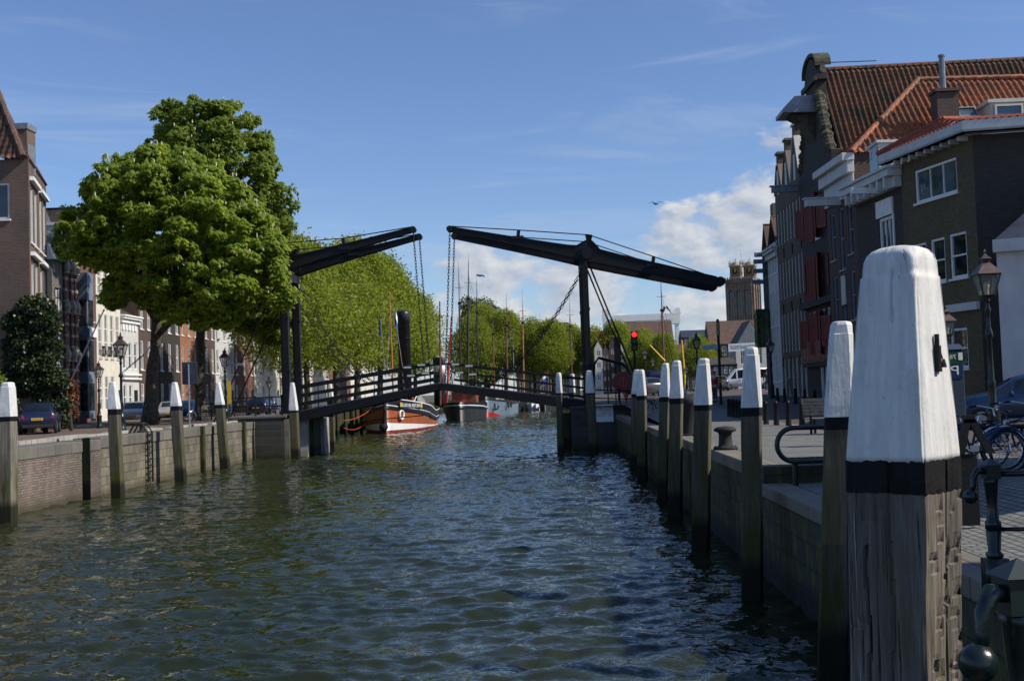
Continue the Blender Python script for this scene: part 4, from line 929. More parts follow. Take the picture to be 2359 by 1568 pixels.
def pantiles(name, quad, mat, parent, tw=.27, th=.34, amp=.035, step=.03):
    # quad: eave left, eave right, ridge right, ridge left (seen from outside); columns run straight up the slope
    e0, e1, r1, r0 = [Vector(q) for q in quad]; U = (e1-e0); W = U.length; U = U/W; up = ((r0-e0)-U*(r0-e0).dot(U)); 
    if (r1-e1).length < .01 or up.length < .01: up = ((r1-e0)-U*(r1-e0).dot(U))
    Lh = up.length; Vv = up/Lh; Nn = U.cross(Vv); Nn = Nn if Nn.z > 0 else -Nn
    a_r0, a_r1 = (r0-e0).dot(U), (r1-e0).dot(U); lo, hi = min(0, a_r0), max(W, a_r1)
    nc = int((hi-lo)/tw)+1; nr = max(1, int(Lh/th)); m = MB(); m.smooth = True; SUB = 5; vs = []
    rows = []
    for j in range(nr):
        rows += [(j*Lh/nr, step), ((j+1)*Lh/nr-.004, 0.)]
    NX = nc*SUB+1
    for v, dz in rows:
        f = v/Lh; aL, aR = lerp(0, a_r0, f), lerp(W, a_r1, f)
        for i in range(NX):
            a = lo+i*tw/SUB; ph = (i % SUB)/SUB; wv = sin(2*pi*ph)*amp; a = max(aL, min(aR, a)); vs.append(e0+U*a+Vv*v+Nn*(wv+dz))
    fs = [(j*NX+i, j*NX+i+1, (j+1)*NX+i+1, (j+1)*NX+i) for j in range(len(rows)-1) for i in range(NX-1)]
    if U.cross(Vv).z < 0: fs = [f[::-1] for f in fs]
    m.add(vs, fs); return m.build(name, mat, parent)
def slab(m, pts, th=.12):
    pts = [Vector(p) for p in pts]; n = (pts[1]-pts[0]).cross(pts[2]-pts[0]).normalized(); n = n if n.z > 0 else -n; m.prism(pts, -n*th)
def gable_roof(F, W, H, D, rise, mat, parent, over=.15, along=True, nm='roof'):
    m = MB()
    if along:      # ridge parallel to the facade
        for a, b in ((over, -D/2), (-D-over, -D/2)): slab(m, [F.p(-.02, H-(.1 if True else 0), a), F.p(W+.02, H-.1, a), F.p(W+.02, H+rise, b), F.p(-.02, H+rise, b)])
    else:
        for a in (-over, W+over): slab(m, [F.p(a, H-.05, .02), F.p(a, H-.05, -D), F.p(W/2, H+rise, -D), F.p(W/2, H+rise, .02)])
    return m.build(nm, mat, parent)
def house(label, A, u, side, W, H, D, wall, wins, wkw=None, grp=None, nm='house', cat='house', door=None):
    t = thing(nm, label, cat, A, grp); F = Fac(A, u, side); m = MB()
    allw = list(wins)+([door] if door else []); openings(m, F, W, H, allw); shell(m, F, W, H, D); m.build('wall', wall, t)
    for w_ in wins: window(F, w_, t, **(wkw or {}))
    if door:
        m = MB(); a0, a1, h0, h1 = door; fbox(m, F, a0+.005, a1-.005, h0+.01, h1-.01, -.14, -.06); fbox(m, F, a0+.12, a1-.12, h0+.2, h0+1.0, -.06, -.045); fbox(m, F, a0+.12, a1-.12, h0+1.15, h1-.2, -.06, -.045); d = m.build('door', T('dark_green'), t)
        m = MB(); m.ball(F.p(a1-.15, h0+1.05, -.02), .04, 8, 5); m.build('handle', T('chrome'), d)
    return t, F
def cornice(F, W, H, parent, mat='white', h=.55, out=.4, brackets=0):
    m = MB(); fbox(m, F, -.05, W+.05, H-h, H-h*.45, 0.003, out*.5); fbox(m, F, -.12, W+.12, H-h*.45, H-.08, 0.003, out); fbox(m, F, -.18, W+.18, H-.08, H+.06, .003, out+.1)
    c = m.build('cornice', T(mat), parent, bevel=.02)
    if brackets:
        for i in range(brackets): m = MB(); a = W*(i+.5)/brackets; fbox(m, F, a-.09, a+.09, H-h*1.0, H-h*.46, out*.5+.003, out*.95); m.build('bracket', T(mat), c)
    return c
GR = 'houses along the right quay'; GLH = 'houses along the left quay'
ZG = zr(14, 55)
# ---------- right row: corner house in olive brick
C = Vector((16.3, 43, 2.0)); u1 = Vector((-.255, .967, 0)).normalized(); W1 = 4.9; H1 = zat(2237, 312, 43)-2.0
P1 = C+u1*W1
def onf(F, px, py):      # facade coordinates under a picture point
    d = ray(px, py); n = F.n; k = (F.A-EYE).dot(n)/d.dot(n); q = EYE+d*k-F.A; return q.dot(F.u), q.z
# the facade's u runs from the near corner away from us; it looks left
F1 = Fac(C, u1, -1)
def wrect(F, x0, y0, x1, y1):     # picture box -> facade window (middle heights of its sloping edges)
    a0, _ = onf(F, x0, (y0+y1)/2); a1, _ = onf(F, x1, (y0+y1)/2); am = (x0+x1)/2
    _, ht = onf(F, am, y0); _, hb = onf(F, am, y1); return (min(a0, a1), max(a0, a1), hb, ht)
wins1 = [wrect(F1, 2107, 377, 2205, 456), wrect(F1, 2188, 535, 2228, 640), wrect(F1, 2145, 548, 2178, 650), wrect(F1, 2105, 560, 2136, 660), wrect(F1, 2190, 755, 2230, 848)]

wins1 = [(max(.15, a0), min(W1-.12, a1), h0, h1) for a0, a1, h0, h1 in wins1]
t, F = house('olive brown brick corner house with wide white window band and orange hipped roof', C, u1, -1, W1, H1, 9, T('b_olive'), [], grp=GR)
for o in list(t.children): bpy.data.objects.remove(o)
m = MB(); openings(m, F, W1, H1, wins1); m.build('wall', T('b_olive'), t)
for i, w_ in enumerate(wins1): window(F, w_, t, cols=3 if i == 0 else 1, rows=1 if i == 0 else (2 if i < 4 else 2), fw=.1, sill='white', pm='glassblue' if i == 0 else 'glass')
v1 = Vector((.985, -.172, 0)); F1b = Fac(C, v1, 1); W1b = 16
m = MB(); wb = [wrect(F1b, 2278, 800, 2300, 935)]; wb = [(.75, 1.7, .05, 2.5)]
openings(m, F1b, W1b, H1, wb); m.poly([F1b.p(W1b, 0), F1b.p(W1b, 0, -6), F1b.p(W1b, H1, -6), F1b.p(W1b, H1)]); m.poly([F.p(W1, 0), F.p(W1, H1), F.p(W1, H1, -10), F.p(W1, 0, -10)])
m.poly([F1b.p(0, H1), F1b.p(W1b, H1), F1b.p(W1b, H1, -8), F.p(W1, H1)]); m.build('side_wall', T('b_dark'), t)
m = MB(); fbox(m, F1b, wb[0][0]+.01, wb[0][1]-.01, .06, 2.49, -.14, -.06); m.build('door', T('darkwood'), t)
m = MB(); zf = H1+.02   # white gutter fascia following both facades
ga = F1.p(W1+.9, zf, .5); gb = C+ZV*zf+(F1.n*.5+F1b.n*.5)*1.0; gc = F1b.p(W1b, zf, .5)
m.prism([ga, gb, gb+ZV*.42, ga+ZV*.42], -F1.n*.35); m.prism([gb, gc, gc+ZV*.42, gb+ZV*.42], -F1b.n*.35)
m.prism([ga+ZV*.0, gb, C+ZV*zf, F1.p(W1+1.2, zf, 0)], ZV*.08); m.prism([gb, gc, F1b.p(W1b, zf), C+ZV*zf], ZV*.08); m.build('gutter', T('offwhite'), t)
for i in range(9): m = MB(); a = .3+i*.55; fbox(m, F1, a-.06, a+.06, H1-.16, H1+.015, .003, .42); m.build('bracket', T('offwhite'), t)
rl = at(2171, 277, 46.0); rr_ = at(2359, 270, 46.6); e0 = ga+ZV*.42; 
pantiles('roof', [gb+ZV*.40, gc+ZV*.40, Vector((gc.x, rl.y+2.3, rl.z)), Vector((rl.x, rl.y, rl.z))], T('tile_red'), t)
pantiles('roof', [ga+ZV*.40, gb+ZV*.40, Vector((rl.x, rl.y, rl.z)), Vector((rl.x-.05, rl.y+.1, rl.z))], T('tile_red'), t)
m = MB(); m.tube([rl+ZV*.05, ga+ZV*.5], .12, 8); m.tube([rl+ZV*.05, Vector((gc.x, rl.y+2.3, rl.z+.05))], .12, 8); m.build('ridge_tiles', T('tile_red'), t)
m = MB(); m.bar(F1.p(.05, 4.2, .09)+ZV*0, F1.p(2.0, 4.2, .09), .16, .3); m.build('band', T('offwhite'), t)
# ---------- second house: dark brick, bracketed cornice, white framed loft window
u2 = Vector((-.118, .993, 0)).normalized(); W2 = 5.0; P1z = Vector((P1.x, P1.y, 2.1)); F2 = Fac(P1z, u2, -1); H2 = zat(2022, 408, 50)-2.1
w2 = [wrect(F2, 2027, 498, 2061, 640)]; w2 = [(max(.2, w2[0][0]), min(W2-.2, w2[0][1]), w2[0][2], w2[0][3]), (.7, 1.6, 1.0, 3.0), (2.6, 3.5, .9, 3.0)]
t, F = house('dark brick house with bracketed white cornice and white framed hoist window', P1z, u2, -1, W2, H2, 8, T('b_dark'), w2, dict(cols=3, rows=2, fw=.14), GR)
cornice(F, W2, H2, t, 'offwhite', .85, .65, 7)
m = MB(); a0, a1, h0, h1 = w2[0]; fbox(m, F, a0-.08, a1+.08, h1+.02, h1+.75, .003, .09); fbox(m, F, a0-.12, a0-.003, h0-.5, h1+.02, .003, .06); m.build('lintel_panel', T('white'), t)
m = MB(); am = (a0+a1)/2; m.bar(F.p(am, h1+1.15, 0), F.p(am, h1+1.15, 1.5), .22, .26); m.build('hoist_beam', T('white'), t)
# white dormer on its roof
dA = at(2026, 385, 49.2); m = MB(); m.obox((dA.x, dA.y, dA.z-.3), (1.9, .2, 0), (0, 1.4, 0), (0, 0, 1.35)); m.obox((dA.x-.1, dA.y-.1, dA.z+1.06), (2.2, .2, 0), (0, 1.7, 0), (0, 0, .12)); d = m.build('dormer', T('offwhite'), t)
m = MB(); m.obox((dA.x-.03, dA.y+.15, dA.z-.05), (.02, 0, 0), (0, 1.0, 0), (0, 0, .95)); m.build('pane', T('glassblue'), d)
# ---------- third house: red brick, arched slit windows, orange hipped roof
P2 = P1z+u2*W2; u3 = Vector((-.042, .999, 0)).normalized(); W3 = 4.6; P2z = Vector((P2.x, P2.y, 2.2)); F3 = Fac(P2z, u3, -1); H3 = zat(1985, 352, P2.y)-2.2
w3 = [(.55, 1.25, H3-4.6, H3-2.3), (1.95, 2.65, H3-5.2, H3-2.2), (3.35, 4.05, H3-4.6, H3-2.3), (.55, 1.25, 4.2, 6.5), (1.95, 2.65, 3.9, 6.6), (3.35, 4.05, 4.2, 6.5), (.5, 1.4, 1.0, 3.0), (2.9, 4.0, .9, 3.0)]
t, F = house('red brick house with narrow arched windows and large orange hipped roof', P2z, u3, -1, W3, H3, 18, T('b_brown'), w3, dict(cols=1, rows=2, fw=.09, fm='bluegrey', sill='stone'), GR, door=(1.85, 2.6, .05, 2.5))
m = MB(); fbox(m, F, -.1, W3+.1, H3-.9, H3-.35, .003, .35); fbox(m, F, -.16, W3+.16, H3-.35, H3, .003, .6); fbox(m, F, -.02, W3+.02, H3-1.9, H3-.9, .003, .10); m.build('cornice', T('offwhite'), t, bevel=.03)
m = MB(); m.bar(F.p(2.3, H3-1.9, 0), F.p(2.3, H3-1.9, 1.7), .34, .36); m.bar(F.p(2.3, H3-1.7, 0), F.p(2.3, H3-1.7, 1.8), .45, .06); m.build('hoist_beam', T('offwhite'), t)
m = MB(); fbox(m, F, 2.0, 2.6, H3-6.9, H3-5.5, .003, .06); m.build('panel', T('offwhite'), t)
ZE3 = H3+2.2; R0 = at(2116, 186, 56.5)
Le = Vector((P2.x-.1, P2.y-.15, ZE3)); Re = Vector((40, P2.y+2.0, ZE3)); R1 = Vector((42, R0.y+1.6, R0.z+.1))
pantiles('roof', [Le, Re, R1, R0], T('tile_orange'), t, .31, .38, .045, .045)
Lb = Vector((P2.x-.3, P2.y+W3+1.5, ZE3)); pantiles('roof', [Lb, Le, R0, R0+Vector((.01, .05, 0))], T('tile_orange'), t)
m = MB()
k = 13
for i in range(k): p0 = Le.lerp(R0, i/k); p1 = Le.lerp(R0, (i+1.08)/k); m.tube([p0+ZV*.04, p1+ZV*.10], [.15, .12], 8)
for i in range(40): p0 = R0.lerp(R1, i/40); p1 = R0.lerp(R1, (i+1.05)/40); m.tube([p0+ZV*.04, p1+ZV*.08], [.14, .12], 8)
m.build('ridge_tiles', T('tile_orange'), t)
cB = at(2186, 275, 53.0); m = MB(); m.obox((cB.x-.5, 53.0, cB.z-2.2), (1.0, 0, 0), (0, .9, 0), (0, 0, zat(2186, 212, 53)-cB.z+2.2)); m.obox((cB.x-.6, 52.92, zat(2186, 210, 53)), (1.2, 0, 0), (0, 1.06, 0), (0, 0, .14)); ch = m.build('chimney', T('b_brown'), t)
m = MB(); zt = zat(2186, 208, 53); m.lathe([(.14, 0), (.14, zat(2183, 126, 53)-zt), (.17, zat(2183, 126, 53)-zt+.02), (.17, zat(2183, 121, 53)-zt), (0, zat(2183, 121, 53)-zt)], (cB.x-.05, 53.4, zt), 10); m.build('flue_pipe', T('zinc'), ch)
def skylight(par, px0, py0, px1, py1, Y, frame='zinc', tilt=.75):
    a, b = at(px0, py1, Y), at(px1, py0, Y); w_, h_ = b.x-a.x, b.z-a.z; m = MB(); o = Vector((a.x, Y, a.z)); uu, vv = Vector((w_, 0, 0)), Vector((0, h_*tilt, h_)); nn = Vector((0, -1, tilt)).normalized()
    for q, du, dv in ((o, uu, vv*.1), (o+vv*.9, uu, vv*.1), (o+vv*.1, uu*.07, vv*.8), (o+vv*.1+uu*.93, uu*.07, vv*.8)): m.obox(q, du, dv, nn*.12)
    s = m.build('skylight', T(frame), par); m = MB(); m.poly([o+nn*.06, o+uu+nn*.06, o+uu+vv+nn*.06, o+vv+nn*.06]); m.build('pane', T('glassblue'), s)
skylight(t, 2210, 245, 2252, 272, 53.1)
dA = at(2283, 285, 52.6); zt = zat(2283, 238, 52.6); m = MB(); m.obox((dA.x, 52.6, dA.z-1), (4.0, 0, 0), (0, 3, 0), (0, 0, zt-dA.z+1)); m.obox((dA.x-.15, 52.45, zt), (4.3, 0, 0), (0, 3.2, 0), (0, 0, .16)); d = m.build('dormer', T('cream'), t)
Fd = Fac((dA.x, 52.6, dA.z), (1, 0, 0), 1)
for i in range(2): window(Fd, (.15+i*1.45, 1.45+i*1.45, .1, zt-dA.z-.1), d, cols=1, rows=1, fw=.09, dep=-.06, pm='glassblue', fm='cream')
# ---------- fourth: tall sooty warehouse with red shutters
P3 = P2z+u3*W3; u4 = Vector((0, 1, 0)); W4 = 7.5; P3z = Vector((P3.x+.38, P3.y+.02, 2.3)); F4 = Fac(P3z, u4, -1); H4 = zat(1922, 366, P3.y)-2.3
ZR4 = zat(1886, 162, 61)-2.3; ZT4 = zat(1866, 137, 61)-2.3; am = W4/2
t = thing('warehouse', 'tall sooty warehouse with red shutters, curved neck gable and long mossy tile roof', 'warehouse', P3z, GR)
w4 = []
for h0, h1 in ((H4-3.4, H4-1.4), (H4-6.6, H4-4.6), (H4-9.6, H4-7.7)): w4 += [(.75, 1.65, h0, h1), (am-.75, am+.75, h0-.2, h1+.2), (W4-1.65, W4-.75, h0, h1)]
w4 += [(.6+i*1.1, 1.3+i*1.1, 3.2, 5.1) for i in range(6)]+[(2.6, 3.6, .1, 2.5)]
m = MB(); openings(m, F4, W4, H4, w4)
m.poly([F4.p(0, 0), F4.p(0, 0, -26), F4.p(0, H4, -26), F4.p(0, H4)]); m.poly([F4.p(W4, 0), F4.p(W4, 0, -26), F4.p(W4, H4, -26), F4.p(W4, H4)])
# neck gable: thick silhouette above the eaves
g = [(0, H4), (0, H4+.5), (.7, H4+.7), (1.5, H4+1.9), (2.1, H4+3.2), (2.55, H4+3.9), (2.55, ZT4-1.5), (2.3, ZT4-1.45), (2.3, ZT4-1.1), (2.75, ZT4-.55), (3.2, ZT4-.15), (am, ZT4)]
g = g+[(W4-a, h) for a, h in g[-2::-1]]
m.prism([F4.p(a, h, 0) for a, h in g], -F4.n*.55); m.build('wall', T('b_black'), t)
for sgn in (0, 1):
    m = MB()
    for i in range(16):
        f = i/15; a = lerp(.35, 2.45, f**.8); h = lerp(H4+.55, ZT4-2.2, f); a = W4-a if sgn else a
        m.ball(F4.p(a, h, -.1), .16+.12*abs(sin(i*1.9)), 7, 5, (1.3, 1, 1))
    m.build('scroll_ornament', T('mossstone'), t)
m = MB(); cpts = []
for i in range(13): th = pi*i/12; cpts.append((am+1.55*cos(th), ZT4-.75+.78*sin(th)))
for a, b in zip(cpts[:-1], cpts[1:]): m.prism([F4.p(a[0], a[1], .1), F4.p(b[0], b[1], .1), F4.p(b[0], b[1]+.2, .1), F4.p(a[0], a[1]+.2, .1)], -F4.n*.85)
fbox(m, F4, 2.2, W4-2.2, ZT4-1.55, ZT4-1.3, .003, .18); m.build('pediment', T('mossstone'), t)
m = MB(); zc = zat(1850, 262, 61)-2.3; m.prism([F4.p(am-1, zc-.15, .01), F4.p(am-1, zc-.1, 1.75), F4.p(am-1, zc+.1, 1.75), F4.p(am-1, zc+.75, 1.1), F4.p(am-1, zc+.75, .01)], F4.u*2.0); m.build('hoist_canopy', T('zinc'), t)
m = MB(); m.prism([F4.p(am-.6, zc-.15, .01), F4.p(am-.6, zc-.16, 1.3), F4.p(am-.6, zc-.5, .7), F4.p(am-.6, zc-1.1, .35), F4.p(am-.6, zc-1.6, .01)], F4.u*1.2); m.build('canopy_bracket', T('mossstone'), t)
for w_ in w4:
    window(F4, w_, t, cols=1, rows=2, fw=.12, fm='offwhite' if w_[2] < 6 else 'white', pm='glass')
def shutter(F, a0, a1, h0, h1, swing, parent):    # board hung open on the left or right jamb
    m = MB(); u = F.u; hinge, w_ = (a0, a0-a1) if swing < 0 else (a1, a1-a0)
    d = (u*(-1 if swing < 0 else 1)*.8+F.n*.6).normalized(); W_ = min(.6, abs(a1-a0)); o = F.p(hinge, h0, .03); n2 = d.cross(ZV)
    m.obox(o, d*W_, ZV*(h1-h0), n2*.05); s = m.build('shutter', T('shutter'), parent); m = MB()
    for q, du, dv in ((0, W_, .12), (h1-h0-.12, W_, .12)): m.obox(o+ZV*q-n2*.02, d*du, ZV*dv, n2*.09)
    for q in (0, W_-.1): m.obox(o+d*q+ZV*.12-n2*.02, d*.1, ZV*(h1-h0-.24), n2*.09)
    m.build('shutter_frame', T('shutterframe'), s)
for i, w_ in enumerate(w4[:9]):
    if i % 3 == 1: shutter(F4, w_[0], (w_[0]+w_[1])/2, w_[2], w_[3], -1, t); shutter(F4, (w_[0]+w_[1])/2, w_[1], w_[2], w_[3], 1, t)
    else: shutter(F4, w_[0], w_[1], w_[2]+.2, w_[3]-.1, -1 if i % 2 else 1, t)
m = MB()
for i in range(10): a = .25+i*.71; fbox(m, F4, a, a+.66, 2.3, 3.45, .16, .24); fbox(m, F4, a+.06, a+.6, 2.36, 2.5, .24, .27); fbox(m, F4, a+.06, a+.6, 3.25, 3.39, .24, .27)
m.build('shutter_row', T('shutter'), t); m = MB(); fbox(m, F4, -.05, W4+.05, 5.3, 5.65, .003, .3); fbox(m, F4, -.02, W4+.02, 2.05, 2.28, .003, .22); m.build('cornice', T('b_black'), t)
m = MB(); fbox(m, F4, .3, 1.25, 1.6, 2.0, .003, .1); m.build('white_panel', T('offwhite'), t)
for a in (2.4, 3.65): m = MB(); fbox(m, F4, a, a+.15, .1, 2.0, .003, .12); m.build('door_jamb', T('offwhite'), t)
e0, e1 = F4.p(-.05, H4-.1, -.5), F4.p(-.05, H4+.3, -30); r0, r1 = F4.p(am, ZR4, -.5), F4.p(am, ZR4+.3, -30)
pantiles('roof', [e0, e1, r1, r0], T('tile_old'), t, .29, .36, .04, .04)
m = MB(); slab(m, [F4.p(W4, H4-.1, -.5), F4.p(W4, H4-.1, -30), r1, r0]); m.build('roof', T('tile_dark'), t)
m = MB()
for i in range(70): p0, p1 = r0.lerp(r1, i/70), r0.lerp(r1, (i+1.05)/70); m.tube([p0+ZV*.02, p1+ZV*.06], [.15, .12], 7)
m.build('ridge_tiles', T('tile_old'), t)
skylight(t, 1957, 303, 2005, 334, 58.3, tilt=.7)
m = MB(); m.tube([F4.p(am, ZT4-.2, -.4), F4.p(am, ZR4+.4, -3.6)], .025, 5); m.build('tie_rod', T('black_iron'), t)
# ---------- fifth: three gabled warehouse in weathered brick
P4z = Vector((P3z.x+.06, P3z.y+W4+.02, 2.5)); W5 = 7.2; F5 = Fac(P4z, (0, 1), -1); H5 = zat(1830, 440, 68)-2.5
t = thing('warehouse', 'long weathered warehouse with three stepped gables and rows of white framed windows', 'warehouse', P4z, GR)
HW = W5/3; rows5 = [(H5-2.9, H5-.8), (H5-6.3, H5-4.0), (H5-9.6, H5-7.2)]
w5 = [w_ for w_ in grid(W5, 8, rows5, .5, .2)]+[(.4+i*1.15, 1.1+i*1.15, .2, 2.5) for i in range(6)]
m = MB(); openings(m, F5, W5, H5, w5); shell(m, F5, W5, H5, 16)
for i, (px, py) in enumerate(((1833, 291), (1815, 326), (1797, 357))):
    a0 = i*HW; zt = zat(px, py, P4z.y+a0+HW/2)-2.5
    m.prism([F5.p(a0+.02, H5), F5.p(a0+.02, H5+.35), F5.p(a0+HW/2-.3, zt-.8), F5.p(a0+HW/2-.3, zt), F5.p(a0+HW/2+.3, zt), F5.p(a0+HW/2+.3, zt-.8), F5.p(a0+HW-.02, H5+.35), F5.p(a0+HW-.02, H5)], -F5.n*.5)
wl = m.build('wall', T('b_wh'), t)
for i, (px, py) in enumerate(((1833, 291), (1815, 326), (1797, 357))):
    a0 = i*HW; zt = zat(px, py, P4z.y+a0+HW/2)-2.5; m = MB(); 
    for s in (0, 1):
        ea = a0+.03 if s == 0 else a0+HW-.03; ra = a0+HW/2+(-.3 if s == 0 else .3); m.prism([F5.p(ea, H5+.37, .06), F5.p(ra, zt-.78, .06), F5.p(ra, zt-.6, .06), F5.p(ea, H5+.55, .06)], -F5.n*.65)
    fbox(m, F5, a0+HW/2-.38, a0+HW/2+.38, zt, zt+.14, -.56, .08); m.build('gable_coping', T('offwhite') if i == 0 else T('coping_brown'), t)
    m = MB()
    for s in (0, HW): slab(m, [F5.p(a0+s, H5-.05, -.5), F5.p(a0+s, H5-.05, -14), F5.p(a0+HW/2, zt-.9, -14), F5.p(a0+HW/2, zt-.9, -.5)])
    m.build('roof', T('tile_old'), t)
    m = MB(); m.obox(F5.p(a0+HW/2-.22, H5+.3, .003), F5.u*.44, ZV*1.5, F5.n*.04); m.build('loft_hatch', T('offwhite'), t)
for w_ in w5: window(F5, w_, t, cols=1, rows=3 if w_[2] > 3 else 2, fw=.10, blind=.35 if w_[2] > 3 else 0, fm='offwhite')
m = MB(); m.bar(F5.p(.7, H5-.3, 0), F5.p(.7, H5-.3, 1.5), .3, .34); m.bar(F5.p(.7, H5-.1, 0), F5.p(.7, H5-.1, 1.6), .42, .06); m.build('hoist_beam', T('bluegrey'), t)
for i in range(9): m = MB(); fbox(m, F5, .3+i*.8, .36+i*.8, rows5[i % 3][0]-.9, rows5[i % 3][0]-.3, .003, .06); m.build('wall_anchor', T('black_iron'), t)
# ---------- further houses
P5z = Vector((P4z.x, P4z.y+W5+.02, 2.6)); H6 = zat(1786, 580, 75)-2.6
t, F = house('pale blue white house beyond the three gabled warehouse', P5z, (0, 1), -1, 3.2, H6, 12, T('offwhite'), grid(3.2, 3, [(1, 3.1), (4.6, 6.8), (8, 10)], .6, .3), dict(rows=2, cols=1, fm='white', sill='white'), GR); cornice(F, 3.2, H6, t, 'offwhite', .6, .35)
gable_roof(F, 3.2, H6, 8, 2.2, T('tile_brown'), t, along=False)
P6z = P5z+Vector((0, 3.22, .1)); H7 = zat(1772, 590, 78)-2.7
t, F = house('narrow dark house carrying a row of projecting hoist beams', P6z, (0, 1), -1, 1.9, H7, 12, T('b_black'), grid(1.9, 2, [(1, 3.1), (4.6, 6.8), (8, 10)], .5, .3), dict(rows=2, cols=1, fm='bluegrey'), GR); gable_roof(F, 1.9, H7, 10, 2.0, T('tile_brown'), t, along=False)
for i, (px, py) in enumerate(((1760, 588), (1757, 602), (1765, 622), (1766, 646))): m = MB(); h = zat(px, py, 76)-P6z.z; m.bar(F.p(.3+i*.42, h, 0), F.p(.3+i*.42, h, .8), .25, .28); m.build('hoist_beam', T('bluegrey'), t)
m = MB(); p = at(1776, 472, 77); m.obox((p.x-.05, 76.2, H7+1.5), (1.0, 0, 0), (0, .9, 0), (0, 0, p.z-H7-1.5)); m.build('chimney', T('b_grey'), t)
p0 = at(1744, 800, 75.5); zt = zat(1757, 712, 75.5); m = MB(); ox = F.A.x
m.obox((p0.x, 75.3, p0.z), (ox-p0.x-.005, 0, 0), (0, .9, 0), (0, 0, .25)); m.obox((p0.x, 75.3, zt-.25), (ox-p0.x-.005, 0, 0), (0, .9, 0), (0, 0, .25))
for dx in (0, .42, .95):
    for dy in (0, .8): m.obox((p0.x+dx, 75.3+dy, p0.z+.25), (.09, 0, 0), (0, .1, 0), (0, 0, zt-p0.z-.5))
orl = m.build('oriel', T('dark_green'), t); m = MB(); m.obox((p0.x+.03, 75.33, p0.z+.25), (ox-p0.x-.1, 0, 0), (0, .82, 0), (0, 0, zt-p0.z-.5)); m.build('pane', glassy('oriel_glass', (.03, .05, .015), .02), orl)
# ---------- white house at the right edge
A = Vector((at(2312, 900, 37).x, 37, 2.0)); Hw = zat(2330, 556, 37)-2.0; uw = Vector((.93, -.37, 0))
t, F = house('white plastered house with slate roof cut by the right edge', A, uw, 1, 9, Hw, 8, T('offwhite'), [(.75, 1.9, 1.1, 3.5), (3, 4.2, 1.1, 3.5), (5.6, 6.8, 1.1, 3.5)], dict(cols=1, rows=2, fm='white', sill='white'), GR)
m = MB(); fbox(m, F, -.1, 9.1, Hw-.35, Hw+.05, .003, .28); m.build('gutter', T('offwhite'), t)
m = MB(); slab(m, [F.p(-.1, Hw, .2), F.p(9, Hw, .2), F.p(9, Hw+3.2, -3.2), F.p(3.2, Hw+3.2, -3.2)]); slab(m, [F.p(-.1, Hw, .2), F.p(-.1, Hw, -8), F.p(3.2, Hw+3.2, -5.5), F.p(3.2, Hw+3.2, -3.2)]); slab(m, [F.p(3.2, Hw+3.2, -3.2), F.p(9, Hw+3.2, -3.2), F.p(9, Hw, -8), F.p(3.2, Hw+3.2, -5.5)]); m.build('roof', T('slate'), t)
# two unseen houses on the right, added to throw shade on the near quay
for lab, y0, W_, H_, x_, wm in (('plain brick house added out of view to shade the near quay', -7, 15.5, 11.3, 14.2, 'b_brown'), ('dark brick house added out of view to shade the bicycle rack', 12.2, 6.5, 10.5, 14.4, 'b_dark')):
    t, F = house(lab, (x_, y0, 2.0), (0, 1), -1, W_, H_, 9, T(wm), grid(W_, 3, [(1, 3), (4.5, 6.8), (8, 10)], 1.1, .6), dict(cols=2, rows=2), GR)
# ---------- left row
CL = Vector((-27.0, 57.9, 2.25)); HL = zat(55, 366, 57.9)-2.25; ul = Vector((-.306, .952, 0)).normalized(); WL = 7.5
t = thing('house', 'tall pinkish brick house at the left edge with white framed windows', 'house', CL, GLH); F = Fac(CL, ul, 1); Fb = Fac(CL, (-1, 0.0), -1)
wl = [(a, a+1.25, h0, h1) for h0, h1 in ((HL-4.3, HL-1.2), (HL-8.3, HL-5.2), (HL-11.5, HL-9.5)) for a in (.6, 2.2, 4.3, 5.9)]
m = MB(); openings(m, F, WL, HL, wl); wf = wrect(Fb, 0, 421, 22, 505); wf = [(wf[0], wf[0]+1.15, wf[2], wf[3]), (3.2, 4.3, wf[2], wf[3]), (1.0, 2.2, 1.0, 3.0)]
openings(m, Fb, 9, HL, wf); m.poly([F.p(WL, 0), F.p(WL, 0, -9), F.p(WL, HL, -9), F.p(WL, HL)]); m.poly([F.p(0, HL), F.p(WL, HL), F.p(WL, HL, -8), Fb.p(9, HL)]); m.build('wall', T('b_pink'), t)
for w_ in wl: window(F, w_, t, cols=2, rows=1, fw=.12, sill='white', fm='offwhite')
for w_ in wf: window(Fb, w_, t, cols=1, rows=1, fw=.12, sill='white', fm='offwhite')
for h in (HL-1.05, HL-5.05):
    for a in (.4, 4.1): m = MB(); fbox(m, F, a, a+3.2, h, h+.2, .003, .22); m.build('lintel', T('white'), t)
eL0, eL1 = Fb.p(-.1, HL, .15), Fb.p(9, HL, .15); rz = zat(0, 240, 61)
RL_ = at(-42, 118, 62.5); m = MB(); pantiles('roof', [Fb.p(9, HL, .2), Fb.p(.2, HL, .2), RL_, RL_-Vector((9, 0, 0))], T('tile_brown'), t, .36, .42, .06, .05)
m = MB(); a, b = Fb.p(.2, HL+.05, .2), RL_
for i in range(11): m.tube([a.lerp(b, i/11), a.lerp(b, (i+1.1)/11)+ZV*.06], [.2, .16], 8)
m.build('ridge_tiles', T('tile_brown'), t)
m = MB(); slab(m, [F.p(.1, HL, .1), F.p(WL, HL, .1), RL_+Vector((-1.5, 3, -.2)), RL_]); m.build('roof', T('tile_brown'), t)
c0 = at(40, 366, 59.5); zt = zat(40, 300, 59.5); m = MB(); m.obox((c0.x-.62, 59.3, HL+1.6), (1.25, 0, 0), (0, 1.0, 0), (0, 0, zt-HL-1.6)); ch = m.build('chimney', T('b_pink'), t)
